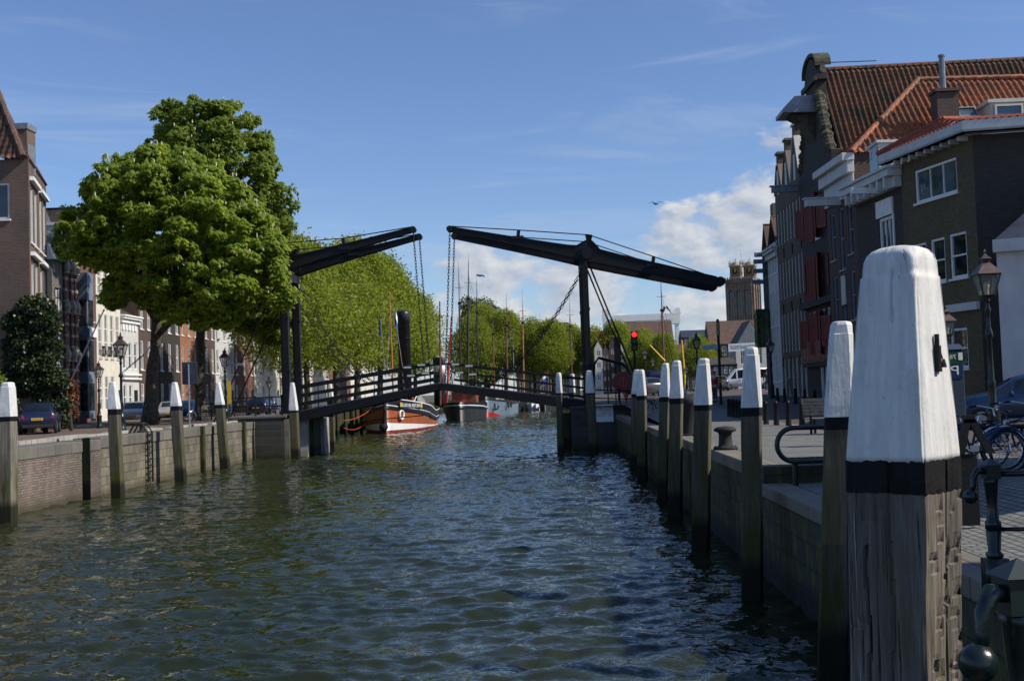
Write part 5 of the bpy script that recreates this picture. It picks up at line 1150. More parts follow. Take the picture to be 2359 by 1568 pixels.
m = MB(); m.obox((c0.x-.68, 59.24, zt), (1.37, 0, 0), (0, 1.12, 0), (0, 0, .32)); m.obox((c0.x+.635, 59.35, HL+1.8), (.03, 0, 0), (0, .9, 0), (0, 0, zt-HL-2.6)); m.build('cap', T('zinc'), ch)
XF = -36.0
def yat(px): return XF*FPX/(px-1268.)
def lhouse(label, p0, p1, H, wall, n, rows, ww, kw, roof=None, rise=3.0, along=True, corn=None, door=True, D=11, x=XF):
    y0, y1 = yat(p0), yat(p1); W_ = y1-y0-.02; A = Vector((x, y0, 2.28)); ws = grid(W_, n, rows, ww, .35); d = None
    if door: ws = [w_ for w_ in ws if not (w_[2] < 2.2 and w_[0] > W_*.6)]; d = (W_-1.25, W_-.3, .05, 2.5)
    t, F = house(label, A, (0, 1), 1, W_, H, D, wall, ws, kw, GLH, door=d)
    if corn: cornice(F, W_, H, t, corn, .6, .35)
    if roof: gable_roof(F, W_, H+.06, D, rise, roof, t, along=along)
    return t, F, W_
R3 = [(.9, 3.1), (4.3, 6.9), (7.9, 10.0)]
t, F, W_ = lhouse('grey mansard roofed house behind the pinkish brick house', 108, 133, 12.0, T('b_grey'), 2, R3, .9, dict(cols=2, rows=3), None)
m = MB(); z0, z1 = 12.0, zat(120, 450, 81)-2.28
m.prism([F.p(-.2, z0, .3), F.p(-.2, z0, -11), F.p(-.2, z1, -8.5), F.p(-.2, z1, -1.6)], F.u*(W_+.4)); r = m.build('roof', T('zinc'), t)
m = MB(); 
for i in range(12): a = -.1+i*(W_+.2)/11; m.bar(F.p(a, z0, .33), F.p(a, z1, -1.57), .05, .06)
m.build('seam', T('zinc'), r); m = MB(); fbox(m, F, .6, 1.9, z0+.5, z0+2.6, -1.4, .35); fbox(m, F, .5, 2.0, z0+2.6, z0+2.8, -1.5, .45); d = m.build('dormer', T('offwhite'), t); window(F, (.75, 1.75, z0+.7, z0+2.4), d, dep=-.36, cols=2, rows=2)
m = MB(); m.tube([F.p(W_*.8, z1, -1.8), F.p(W_*.8, z1+2.2, -1.8)], [.07, .02], 5); m.build('finial', T('black_iron'), t)
t, F, W_ = lhouse('ornate red brick house striped with pale stone bands', 134, 165, zat(150, 580, 82.5)-2.28, T('b_red'), 2, R3, .8, dict(cols=1, rows=2, fm='cream'), T('tile_dark'), 3.5, False)
for a in (0.0, W_*.47, W_-.5):
    m = MB(); fbox(m, F, a+.02, a+.48, 0, 11.2, .003, .13); pl_ = m.build('pilaster', T('b_red'), t)
    for i in range(13): m = MB(); fbox(m, F, a, a+.5, .5+i*.85, .5+i*.85+.22, .003, .17); m.build('stone_band', T('stone'), pl_)
for a in (.25, W_*.47+.25, W_-.25):
    for h in (11.2, 8.2, 4.6):
        m = MB(); m.lathe([(.3, 0), (.2, .15), (.32, .5), (.22, .8), (.1, 1.0), (0, 1.2)], F.p(a, h, .2), 8); m.build('stone_ornament', T('stone'), t)
t, F, W_ = lhouse('dark red brick house with grey blue bay window', 166, 211, zat(190, 590, 86)-2.28, T('b_red'), 2, R3, .7, dict(cols=1, rows=2, fm='cream', sill='white'), T('tile_dark'), 3, False)
m = MB(); fbox(m, F, .3, 1.5, .3, 11.5, .003, .7); fbox(m, F, .22, 1.58, 6.6, 7.2, .003, .85); by = m.build('bay', T('bluegrey'), t); m = MB()
for h0, h1 in ((.9, 3.0), (3.9, 6.3), (7.4, 9.4)): fbox(m, F, .42, 1.38, h0, h1, .7, .72); m.obox(F.p(.28, h0, .1), F.u*.02, ZV*(h1-h0), F.n*.5)
m.build('pane', T('glass'), by); m = MB(); fbox(m, F, .2, 1.6, 6.55, 7.25, .86, .9); m.build('parapet', T('white'), by)
t, F, W_ = lhouse('bright white plastered house with tall narrow windows', 212, 269, zat(240, 604, 91)-2.28, T('cream'), 4, [(.9, 3.6), (5.2, 8.6), (10.2, 12.4)], .7, dict(cols=2, rows=3, fm='white', fw=.07), T('tile_dark'), 3, True, 'cream')
for i in range(4):
    m = MB(); a = .35+i*(W_-.7-.62)/3; m.tube([F.p(a-.05, 5.2, .28), F.p(a+.67, 5.2, .28)], .03, 4); m.tube([F.p(a-.05, 6.0, .28), F.p(a+.67, 6.0, .28)], .03, 4)
    for j in range(6): m.tube([F.p(a+j*.125, 5.2, .28), F.p(a+j*.125+.06*sin(j*2), 5.6, .3), F.p(a+j*.125, 6.0, .28)], .025, 4)
    m.build('balcony_rail', T('black_iron'), t)
t, F, W_ = lhouse('low white house with ornamental cornice beside the bright white house', 270, 311, zat(290, 728, 95)-2.28, T('offwhite'), 3, [(.8, 3.0), (4.3, 6.6)], .7, dict(cols=1, rows=2, fm='white'), T('tile_dark'), 3, True, 'white')
m = MB(); 
for h in (3.4, 3.75): fbox(m, F, -.03, W_+.03, h, h+.15, .003, .25)
for i in range(5): fbox(m, F, .2+i*.7, .55+i*.7, 7.6, 8.1, .003, .1)
m.build('moulding', T('white'), t)
specs = [('dark brown brick house with awning pole behind the chestnut trunk', 312, 358, 11, 'b_brown', 3, .75, 'white'), ('sooty dark house between the two chestnut trunks', 359, 408, 11.5, 'b_black', 3, .8, 'white'), ('warm orange brick house left of the second chestnut trunk', 409, 450, 10.8, 'b_orange', 3, .7, 'cream'),
    ('brown brick house right of the second chestnut trunk', 451, 490, 10.4, 'b_brown', 3, .8, 'white'), ('grey white shopfront house behind the lantern', 491, 535, 10.6, 'offwhite', 3, .9, 'white'), ('reddish house beyond the quay railing', 536, 580, 11, 'b_red', 3, .9, 'white'), ('cream house left of the left bridge masts', 581, 640, 10.8, 'cream', 4, .9, 'white'),
    ('dark red house directly behind the left bridge masts', 641, 690, 10.6, 'b_brown', 4, 1.0, 'white'), ('pale house under the lime trees beyond the bridge', 691, 750, 10.2, 'cream', 5, 1., 'white'), ('red house under the lime trees beyond the bridge', 751, 805, 10.4, 'b_red', 5, 1., 'white'), ('last cream house under the lime trees', 806, 860, 10.2, 'cream', 6, 1., 'white')]
for lab, a, b, h, wm, n, ww, fm in specs:
    lhouse(lab, a, b, h*1.12, T(wm), n, R3, ww, dict(cols=2, rows=2, fm=fm, sill='white'), T('tile_dark'), 3.2, True, 'white' if wm in ('cream', 'offwhite') else None)
# ---------- across the harbour
def fhouse(label, px0, px1, py_eave, Y, wall, rise_py, roof, n=3, floors=3, hip=False, along=True, nm='house', D=9, zb=2.1, wk=None):
    a, b = at(px0, 880, Y), at(px1, 880, Y); H = zat((px0+px1)/2, py_eave, Y)-zb; rise = zat((px0+px1)/2, rise_py, Y)-zb-H; W_ = b.x-a.x; A = Vector((a.x, Y, zb)); fh = H/floors
    t, F = house(label, A, (1, 0), 1, W_, H, D, wall, grid(W_, n, [(i*fh+.9, (i+1)*fh-.5) for i in range(floors)], min(1.3, W_/n*.5), .8), wk or dict(cols=2, rows=2), 'houses across the harbour', nm=nm)
    if roof is not None:
        if hip:
            m = MB(); k = min(W_*.35, rise*.8); r0, r1 = F.p(k, H+rise, -D/2), F.p(W_-k, H+rise, -D/2); e = [F.p(-.3, H, .4), F.p(W_+.3, H, .4), F.p(W_+.3, H, -D-.4), F.p(-.3, H, -D-.4)]
            slab(m, [e[0], e[1], r1, r0]); slab(m, [e[1], e[2], r1]); slab(m, [e[2], e[3], r0, r1]); slab(m, [e[3], e[0], r0]); m.build('roof', roof, t)
        else:
            gable_roof(F, W_, H, D, rise, roof, t, along=along)
            if along:
                for x in (0, W_): m = MB(); m.prism([F.p(x, H), F.p(x, H, -D), F.p(x, H+rise-.15, -D/2)], F.u*(.2 if x == 0 else -.2)); m.build('gable', wall, t)
            else: m = MB(); m.prism([F.p(0, H), F.p(W_, H), F.p(W_/2, H+rise-.1)], -F.n*.3); m.build('gable', wall, t)
    return t, F, W_, H, rise
t, F, W_, H, rs = fhouse('long dark hipped roof rising behind the far trees', 1190, 1336, 768, 285, T('b_dark'), 741, T('tile_dark'), 6, 3, True)
m = MB()
for a in (.12, .5, .88): m.tube([F.p(W_*a, H+rs, -4.5), F.p(W_*a, H+rs+1.6, -4.5)], [.12, .04], 5)
m.build('finial', T('black_iron'), t)
fhouse('house with steep red tile roof right of the right mast', 1348, 1402, 802, 262, T('b_dark'), 762, T('tile_red'), 3, 3)
for i, (lab, a, b, py, wm) in enumerate((('bright narrow cream house facing the harbour mouth', 1372, 1390, 790, 'cream'), ('narrow pinkish house next to the bright cream one', 1391, 1405, 800, 'b_pink'), ('narrow brown house left of the red lifebuoy cabinet', 1406, 1424, 785, 'b_brown'), ('narrow cream house behind the red lifebuoy cabinet', 1425, 1446, 795, 'cream'))):
    fhouse(lab, a, b, py+12, 235, T(wm), py-8, T('tile_brown'), 2, 4, along=False)
# brown roofed warehouse in front of the white lift bridge
fhouse('broad house with big brown tile roof before the white lift bridge', 1446, 1556, 782, 300, T('b_dark'), 737, T('tile_brown'), 6, 3)
fhouse('low dark house with brown roof and white trim right of the brown mast', 1560, 1640, 812, 270, T('b_dark'), 790, T('tile_brown'), 5, 2)
fhouse('house with grey roof line left of the church', 1575, 1642, 775, 330, T('b_dark'), 758, T('slate'), 6, 3)
fhouse('wide house with brown tile roof directly under the church tower', 1638, 1765, 790, 250, T('b_dark'), 735, T('tile_brown'), 6, 3)
t, F, W_, H, rs = fhouse('white gabled house with plank clad gable under the church tower', 1698, 1768, 795, 215, T('cream'), 737, T('tile_dark'), 3, 2, along=False)
m = MB(); 
for i in range(19): a = W_*(i+.5)/19; hh = rs*(1-abs(a-W_/2)/(W_/2)); m.obox(F.p(a-.05, H+.05, .003), F.u*.1, ZV*max(.05, hh-.2), F.n*.06)
m.build('gable_planks', T('slatwood'), t)
fhouse('dark boathouse behind the mirrored banner', 1636, 1700, 838, 205, T('b_dark'), 822, T('tile_dark'), 4, 2)
# white lift bridge with two portal towers
t = thing('lift_bridge', 'white steel lift bridge with two portal towers behind the brown roof', 'bridge', at(1480, 850, 340)); Yb = 340
m = MB()
def wcol(px, pt, pb, wpx, dy=0, top=0): 
    a, b = at(px, pb, Yb), at(px, pt, Yb); wd = wpx/FPX*Yb; m.obox((a.x-wd/2, Yb+dy, a.z), (wd, 0, 0), (0, 2.5, 0), (0, 0, b.z-a.z))
wcol(1397, 712, 768, 14); wcol(1408, 735, 768, 10); wcol(1566, 710, 800, 8, 4); m.build('tower', T('white'), t)
m = MB(); wcol(1540, 742, 800, 6, 4); wcol(1430, 752, 830, 5); m.build('column', T('white'), t)
m = MB(); a, b = at(1410, 735, Yb), at(1545, 729, Yb); m.bar(a, b, 3, 1.9); a, b = at(1534, 746, Yb+4), at(1566, 722, Yb+4); m.obox((a.x, Yb+3.8, a.z), (b.x-a.x, 0, 0), (0, 3, 0), (0, 0, b.z-a.z)); m.build('girder', T('white'), t)
m = MB()
for px, pt, pb, dr in ((1428, 716, 732, -1), (1539, 703, 724, 1), (1558, 708, 722, -1)):
    m = MB(); a = at(px, pb, Yb); h = zat(px, pt, Yb)-a.z; m.prism([(a.x-1.5, Yb+1, a.z), (a.x+1.5, Yb+1, a.z), (a.x+1.2*-dr*.9, Yb+1, a.z+h), (a.x+.2*-dr, Yb+1, a.z+h)], (0, 1.2, 0)); m.build('fin', T('white'), t)
m = MB()
for px in (1418, 1428, 1440): a = at(px, 830, Yb); m.obox((a.x-.8, Yb+.5, a.z), (1.6, 0, 0), (0, 1, 0), (0, 0, zat(px, 765, Yb)-a.z))
m.build('stair_tower', T('glassblue'), t)
# church tower with two clock turrets
YC = 620; t = thing('church_tower', 'massive brick church tower with clock turrets far behind the right mast', 'tower', at(1718, 880, YC))
def cp(px, py): return at(px, py, YC)
xl, xm, xr = cp(1673, 700).x, cp(1731, 700).x, cp(1765, 700).x; zt = cp(1700, 646).z; wL = xm-xl; 
ang = radians(32); s = wL/cos(ang); fx = Vector((cos(ang), -sin(ang)*.0-.35, 0)).normalized(); 
A0 = Vector((xl, YC, 0)); uF = Vector((.93, -.37, 0)); wF = wL/.93*1.0; uR = Vector((.37*1.0, .93, 0)); Am = A0+uF*wF; wR = (xr-Am.x)/.37*.94
FL, FR = Fac(A0, uF, 1), Fac(Am, uR, 1); m = MB()
lw = [(wF*(.12+i*.29), wF*(.30+i*.29), cp(1700, 728).z, cp(1700, 668).z) for i in range(3)]; rw = [(wR*(.12+i*.29), wR*(.30+i*.29), cp(1700, 722).z, cp(1700, 662).z) for i in range(3)]
openings(m, FL, wF, zt, lw, 1.2); openings(m, FR, wR, zt, rw, 1.2); q = [FL.p(0, 0), FL.p(wF, 0), FR.p(wR, 0), FL.p(0, 0)+uR*wR]; m.poly([p+ZV*zt for p in q]); m.poly([q[3], q[0], q[0]+ZV*zt, q[3]+ZV*zt]); m.poly([q[2], q[3], q[3]+ZV*zt, q[2]+ZV*zt])
m.build('wall', T('b_church'), t)
m = MB()
for Fx, ww_ in ((FL, lw), (FR, rw)):
    for a0, a1, h0, h1 in ww_: m.poly([Fx.p(a0, h0, -1.0), Fx.p(a1, h0, -1.0), Fx.p(a1, h1, -1.0), Fx.p(a0, h1, -1.0)])
m.build('belfry_opening', T('glass'), t)
m = MB()
for Fx, wd, ww_ in ((FL, wF, lw), (FR, wR, rw)):
    for a0, a1, h0, h1 in ww_:
        c = (a0+a1)/2; r = (a1-a0)/2
        for i in range(8):   # pointed arch heads
            f0, f1 = i/8, (i+1)/8
            def ap(f): return (c-r*cos(f*pi/2)**1.0*(1 if True else 1) if f <= 1 else c, h1-2.2+2.2*sin(f*pi/2))
            for sg in (-1, 1): m.prism([Fx.p(c+sg*r*cos(f0*pi/2), h1-2.2+2.2*sin(f0*pi/2), .0), Fx.p(c+sg*r*cos(f1*pi/2), h1-2.2+2.2*sin(f1*pi/2), .0), Fx.p(c+sg*r*cos(f1*pi/2), h1+.02, .0), Fx.p(c+sg*r*cos(f0*pi/2), h1+.02, .0)], Fx.n*.12)
        fbox(m, Fx, c-.12, c+.12, h0, h1, -.9, -.5)
    for a in (0, wd*.06, wd*.345, wd*.635, wd*.92):
        fbox(m, Fx, a, a+wd*.05, 0, zt-1.5, .003, .7)
    fbox(m, Fx, -.3, wd+.3, zt-1.4, zt-.5, .003, .6); fbox(m, Fx, -.3, wd+.3, lw[0][2]-3.2, lw[0][2]-2.4, .003, .6)
    fbox(m, Fx, -.5, wd+.5, zt-.3, zt+.6, -.5, .5)
    for i in range(12): a = wd*i/11; fbox(m, Fx, a-.35, a+.35, zt+.6, zt+1.6, -.4, .4)
m.build('stonework', M('church_stone', (.20, .15, .115), .85, 0, .3, .3, streak=.3), t)
def turret(px0, px1, pt, pb, dy):
    c0, c1 = cp(px0, pb), cp(px1, pb); wd = c1.x-c0.x; zb, z1 = zt, cp(px0, pt).z; cx, cy = (c0.x+c1.x)/2, YC+dy; m = MB(); a = atan2(-.37, .93)
    m.box((cx, cy, (zb+z1)/2), (wd*.8, wd*.8, z1-zb), a); tr = m.build('turret', T('b_church'), t); m = MB()
    m.box((cx, cy, z1+.3), (wd*.92, wd*.92, .8), a); m.box((cx, cy, zb+1.2), (wd*.9, wd*.9, 2.2), a)
    for i in range(8):
        d = Vector((cos(a+pi/4*i), sin(a+pi/4*i), 0))*(wd*.42 if i % 2 == 0 else wd*.58); m.lathe([(.45, 0), (.3, .8), (.5, 1.4), (.15, 2.4), (0, 3.6)], (cx+d.x, cy+d.y, z1+.6), 6)
    m.lathe([(wd*.36, 0), (wd*.28, 1.6), (.3, 2.8), (0, 4.6)], (cx, cy, z1+.7), 8); m.build('stone_crown', T('stone'), tr)
    for ux, nx in ((Vector((.93, -.37, 0)), Vector((-.37, -.93, 0))), (Vector((.37, .93, 0)), Vector((.93, -.37, 0)))):
        c = Vector((cx, cy, lerp(zb+2.2, z1, .5)))+nx*(wd*.4+.05); R = wd*.33; m = MB(); m.tube([c, c+nx*.15], R, 24); cl = m.build('clock_face', T('ink'), tr); m = MB()
        for i in range(12): th = pi/6*i; d = ux*sin(th)+ZV*cos(th); m.bar(c+nx*.2+d*R*.72, c+nx*.2+d*R*.95, .5 if i % 3 == 0 else .35, .1, nx)
        for th, ln, wd_ in ((radians(28), .55, .5), (radians(4), .85, .35)):     # hands as seen in the photo
            d = ux*sin(th)+ZV*cos(th); m.bar(c+nx*.25-d*R*.1, c+nx*.25+d*R*ln, wd_, .1, nx)
        m.build('clock_hands', T('yellow'), cl)
turret(1684, 1714, 614, 646, 3.5); turret(1717, 1749, 612, 646, 5.5)
m = MB(); a = at(1715, 640, YC); m.tube([(a.x, YC+8, zt), (a.x, YC+8, cp(1713, 575).z)], .14, 5); m.build('flagstaff', T('steel'), t)
# ================================================================== boats
def hull(t, stem, stern_dir, L, B, sheer, draft=.6, levels=None, stern_round=.75, bow_full=.35, bluff=False):
    """stem: world point of the stem at the waterline; stern_dir: unit 2D vector from bow to stern; sheer(f): deck height at f"""
    d = Vector((stern_dir[0], stern_dir[1], 0)).normalized(); sd = Vector((d.y, -d.x, 0)); N = 30; stem = Vector((stem[0], stem[1], 0))
    def half(f, up):       # half breadth at station f, up in 0..1 (keel..sheer)
        b = min(1, (f/bow_full)) if f < bow_full else 1; b = (sqrt(max(0, 1-(1-b)**2.2)) if bluff else sin(b*pi/2)**.75) if f < bow_full else 1
        if f > stern_round: b = sqrt(max(0, 1-((f-stern_round)/(1-stern_round))**2.2))
        fl = .72+.28*up**.8 if f < bow_full*1.3 or f > stern_round else .93+.07*up
        return B/2*b*fl
    def pt(f, z, side):
        zs = sheer(f); up = max(0, min(1, (z+draft)/(zs+draft))); rake = (-.10*L*.35*up if f < .001 else -.10*L*.35*up*max(0, 1-f/.2)) - 0
        return stem+d*(f*L+rake)+sd*side*half(f, up)+ZV*z
    for (name, lo, hi, mk, off) in levels:
        m = MB(); m.smooth = True; vs = []; K = 3
        fs_ = [(i/N)**1.25 if i/N < .5 else 1-(1-i/N)**1.25*(.5**1.25)/(.5**1.25) if False else i/N for i in range(N+1)]
        path = [(f, 1) for f in fs_]+[(f, -1) for f in fs_[::-1][1:]]
        for j in range(K+1):
            for f, sdn in path:
                zl, zh = lo(f), hi(f); p = pt(f, lerp(zl, zh, j/K), sdn)
                if off: c = stem+d*(min(max(f, .12), .9)*L); q = Vector((p.x-c.x, p.y-c.y, 0)); p = p+q.normalized()*off
                vs.append(p)
        n = len(path); fs = [(j*n+i, j*n+(i+1) % n, (j+1)*n+(i+1) % n, (j+1)*n+i) for j in range(K) for i in range(n)]
        if name == 'deck': vs = [pt(f, hi(f), s_) for f, s_ in path]; fs = [(i, i+1, 2*N-i-1, 2*N-i) for i in range(N-1)]+[(N-1, N, N+1)]; m.smooth = False
        elif off: fs += [tuple(range(n)), tuple(range(K*n, (K+1)*n))] if False else []
        m.add(vs, fs); m.build(name, T(mk), t)
    return pt, d, sd
# --- the red steam tug
st_ = G(891, 999.5, 0); td = Vector((-.035, 1, 0)).normalized()
zs0 = 3.45
def sh(f): return zs0-1.55*min(1, f/.55)**.8 if f < .55 else zs0-1.55+.5*((f-.55)/.45)**2
tug = thing('steam_tug', 'red and black steam tug with tall black funnel behind the left bridge half', 'boat', (st_.x, st_.y, 0))
lv = [('boot_top', lambda f: -.5, lambda f: .34-.12*f, 'antifoul', 0), ('white_band', lambda f: .34-.12*f, lambda f: 1.05-.75*min(1, f/.6)**.7+.03, 'white', 0), ('hull', lambda f: 1.05-.75*min(1, f/.6)**.7+.03, lambda f: sh(f)-1.02, 'tugred', 0),
      ('rubbing_strake', lambda f: sh(f)-1.02, lambda f: sh(f)-.74, 'tugblack', .13), ('white_line', lambda f: sh(f)-.74, lambda f: sh(f)-.66, 'white', .06), ('bulwark', lambda f: sh(f)-.66, lambda f: sh(f)-.04, 'tugblack', 0), ('white_line', lambda f: sh(f)-.05, lambda f: sh(f)+.03, 'white', .03), ('deck', lambda f: 0, lambda f: sh(f)-.55, 'cabinbrown', 0)]
ptug, d_, sd_ = hull(tug, st_, td, 27, 7.3, sh, levels=lv)
def on_side(pt, f0, f1, z, sgn):   # frame on the hull side between stations f0 and f1
    a, b = pt(f0, z, sgn), pt(f1, z, sgn); return a, b
for sgn in (-1, 1):
    # sd = (d.y,-d.x): +1 is the right hand side in the picture
    a, b = ptug(.045, sh(.08)-.42, sgn), ptug(.18, sh(.15)-.42, sgn); r = (b-a); r.z *= .9; Lr = r.length; r.normalize(); n = r.cross(ZV)*(1 if sgn > 0 else -1); n = -n if (n.dot(sd_)*sgn < 0) else n
    m = MB(); m.obox(a+n*.2-ZV*.2, r*Lr, ZV*.42, n*.03); nb = m.build('name_board', T('ink'), tug)
    m = MB(); 
    for q in (0, Lr-.35): m.obox(a+n*.23-ZV*.2+r*q, r*.35, ZV*.42, n*.02)
    m.build('gilt_scroll', T('plate'), nb)
    rr = r if sgn < 0 else r   # lettering reads mirrored, as in the photograph
    seen_right = r if (r.dot(Vector((1, 0, 0))) > 0) else -r
    text('lettering', 'PIETER BOELE', (a if seen_right == -r else b)*1.0+n*.245-ZV*.14-(seen_right*.42), -seen_right, ZV, .42, T('white'), nb, width=Lr-.84)
m = MB(); c = ptug(0, 2.0, 0); f0 = ptug(0, sh(0)-.3, 0)
m.tube([f0+Vector((0, -.1, -.1)), f0+Vector((.05, -.35, -.9)), c+Vector((-.05, -.4, -.7)), c+Vector((-.1, -.3, -1.2))], [.18, .16, .22, .3], 8); m.ball(c+Vector((-.15, -.4, -1.3)), .42, 10, 6, (1, .7, 1)); m.build('bow_fender', T('rubber'), tug)
m = MB(); c = ptug(.06, 1.75, 1)+sd_*.1; m.ring(c, .42, .1, sd_-d_*.4, 14, 6); m.build('hawse_ring', T('white'), tug); m = MB(); m.tube([ptug(.0, 1.3, 1)+Vector((-2.5, -.6, 0)), ptug(.0, 1.3, 1)+Vector((3.6, -.6, .35))], .05, 6); m.build('anchor_stock', T('black_iron'), tug)
def up(f, off, z): p = ptug(f, 1, 0); return Vector((p.x, p.y, z))+sd_*off
fb, ft = at(934, 890, st_.y+11), at(929, 716, st_.y+11)
m = MB(); m.smooth = True; m.tube([Vector((fb.x, fb.y, 1.5)), Vector((ft.x, ft.y, ft.z-1.2)), ft-ZV*1.15, ft-ZV*.3, ft], [.66, .63, .69, .69, .6], 20); fn = m.build('funnel', T('tugblack'), tug)
m = MB(); 
for h in (3.2, 6): m.ring(Vector((lerp(fb.x, ft.x, h/9), fb.y, fb.z+h-1)), .68, .03, ZV, 20, 4)
m.build('hoop', T('black_iron'), fn)
m = MB(); wz = sh(.5)-.5; m.obox(up(.55, -1.1, wz)-d_*0, sd_*2.2, d_*3, ZV*2.3); m.build('wheelhouse', T('cabinbrown'), tug, bevel=.05); m = MB(); m.obox(up(.54, -1.3, wz+2.3), sd_*2.6, d_*3.5, ZV*.12); m.build('wheelhouse_roof', T('white'), tug, bevel=.04)
m = MB(); m.obox(up(.6, -1.9, wz), sd_*3.8, d_*6.5, ZV*1.3); m.build('deckhouse', T('tugred'), tug, bevel=.08)
m = MB()
for i in range(7):
    a = up(.2+.05*i, 2.55, sh(.2+.05*i)-.1); m.tube([a, a+ZV*1.0], .04, 5)
m.tube([up(.17, 2.2, sh(.17)), up(.2, 2.55, sh(.2)+.95), up(.5, 2.6, sh(.5)+.85), up(.5, 2.6, sh(.5)-.1)], .045, 5); m.tube([up(.2, 2.55, sh(.2)+.5), up(.5, 2.6, sh(.5)+.42)], .03, 5); m.build('guard_rail', T('white'), tug)
m = MB()
for i in range(12): m.tube([up(.33+.02*i, 1.2+.1*(i % 2), sh(.3)-.5), up(.34+.016*i, .6, sh(.3)+3.8)], .025, 4)
m.build('rigging', T('steel'), tug)
mb, mt = at(906, 880, st_.y+7), at(897, 676, st_.y+7); m = MB(); m.tube([Vector((mb.x, mb.y, 1.8)), mt], [.11, .06], 7); m.ball(mt, .13, 8, 5); ms = m.build('mast', T('mastorange'), tug)
m = MB(); tube_ = [Vector((mt.x, mt.y, mt.z-2)), up(.02, 0, sh(0)+.1)]; m.tube(tube_, .018, 4); m.tube([Vector((mt.x, mt.y, mt.z-1)), up(.95, 0, sh(.95)+.3)], .018, 4); m.build('stay', T('steel'), tug)
def flag(label, pole_b, pole_t, w_, h, cols, parent=None, droop=.25, seed=1, dirx=1.):
    t = thing('flag', label, 'flag', pole_b) if parent is None else parent
    m = MB(); m.tube([pole_b, pole_t], .03, 5); m.ball(pole_t, .05, 6, 4); 
    if parent is None: m.build('staff', T('steel'), t)
    NX, NY = 10, 6; k = len(cols)
    m = MB(); m.smooth = True
    for b in range(k):
        m.cur = b; y0, y1 = b/k, (b+1)/k; vs = []
        for j in range(3):
            for i in range(NX+1):
                u = i/NX; v = lerp(y0, y1, j/2); vs.append(Vector(pole_t)+Vector((dirx*w_*u*(1-droop*.5), .14*sin(u*7+seed)*u*w_, -h*v-droop*w_*u*u+.05*sin(u*9+seed))))
        m.add(vs, [(j*(NX+1)+i, j*(NX+1)+i+1, (j+1)*(NX+1)+i+1, (j+1)*(NX+1)+i) for j in range(2) for i in range(NX)])
    c = m.build('cloth', [T(x) for x in cols], t); return t
fp = at(908, 712, st_.y+9); flag('white and blue flag flying before the black funnel', Vector((fp.x+.7, fp.y, fp.z-6)), fp, .9, 1.5, ['white', 'blue'], droop=.9, dirx=.6)
fp = at(876, 724, st_.y+20); flag('dark blue pennant hanging before the lime trees, left of the funnel', Vector((fp.x+.4, fp.y, fp.z-7)), fp, .7, 2.2, ['blue'], droop=1.0, dirx=-.5, seed=3)
# --- second, dark boat with fat white banded funnel
s2 = at(1052, 960, 172); b2 = thing('harbour_tug', 'dark tug with a short funnel with white band, stern towards us behind the red tug', 'boat', (-11.6, 149, 0))
def sh2(f): return 1.9+.5*(1-f)**2*1.2 if f < .5 else 2.0+.6*((f-.5)/.5)**2
lv2 = [('hull', lambda f: -.5, lambda f: sh2(f)-.75, 'bargedark', 0), ('rubbing_strake', lambda f: sh2(f)-.75, lambda f: sh2(f)-.5, 'tugblack', .12), ('white_line', lambda f: sh2(f)-.5, lambda f: sh2(f)-.38, 'white', .08), ('bulwark', lambda f: sh2(f)-.38, lambda f: sh2(f), 'tugblack', 0), ('deck', lambda f: 0, lambda f: sh2(f)-.45, 'cabinbrown', 0)]
pb2, d2, sd2 = hull(b2, (-11.9, 147, 0), (-.01, 1), 24, 5.8, sh2, levels=lv2, stern_round=.6, bow_full=.34, bluff=True)
m = MB(); m.obox((-13.6, 154, 1.5), (3.4, 0, 0), (0, 5, 0), (0, 0, 2.3)); m.build('wheelhouse', T('cabinbrown'), b2, bevel=.06); m = MB(); m.obox((-13.8, 153.7, 3.8), (3.9, 0, 0), (0, 5.8, 0), (0, 0, .14)); m.build('wheelhouse_roof', T('offwhite'), b2, bevel=.05)
m = MB(); m.obox((-12.2, 153.96, 2.2), (.7, 0, 0), (0, .03, 0), (0, 0, 1.3)); m.build('door', T('orangered'), b2)
fA, fB = at(1013, 888, 152), at(1012, 823, 152); mm_ = at(1013, 862, 152).z; ml = at(1013, 841, 152).z
for nm, z0, z1, k, r in (('funnel', 1.8, mm_, 'tugblack', .82), ('funnel_band', mm_, ml, 'white', .83), ('funnel_top', ml, fB.z, 'slate', .86)): m = MB(); m.smooth = True; m.lathe([(r, 0), (r, z1-z0-.1), (r*.93, z1-z0)], (fA.x, 152, z0), 18); m.build(nm, T(k), b2)
for px0, px1, pt, k in ((1013, 1013, 694, 'mastbrown'), (1027, 1040, 730, 'red')): a, b = at(px0, 880, 151), at(px1, pt, 151); m = MB(); m.tube([Vector((a.x, 151, 2)), b], [.16, .09], 7); m.build('mast', T(k), b2)
a = at(1013, 708, 151); m = MB(); m.tube([a, at(1013, 693, 151)], [.1, .03], 6); m.build('mast_tip', T('white'), b2)
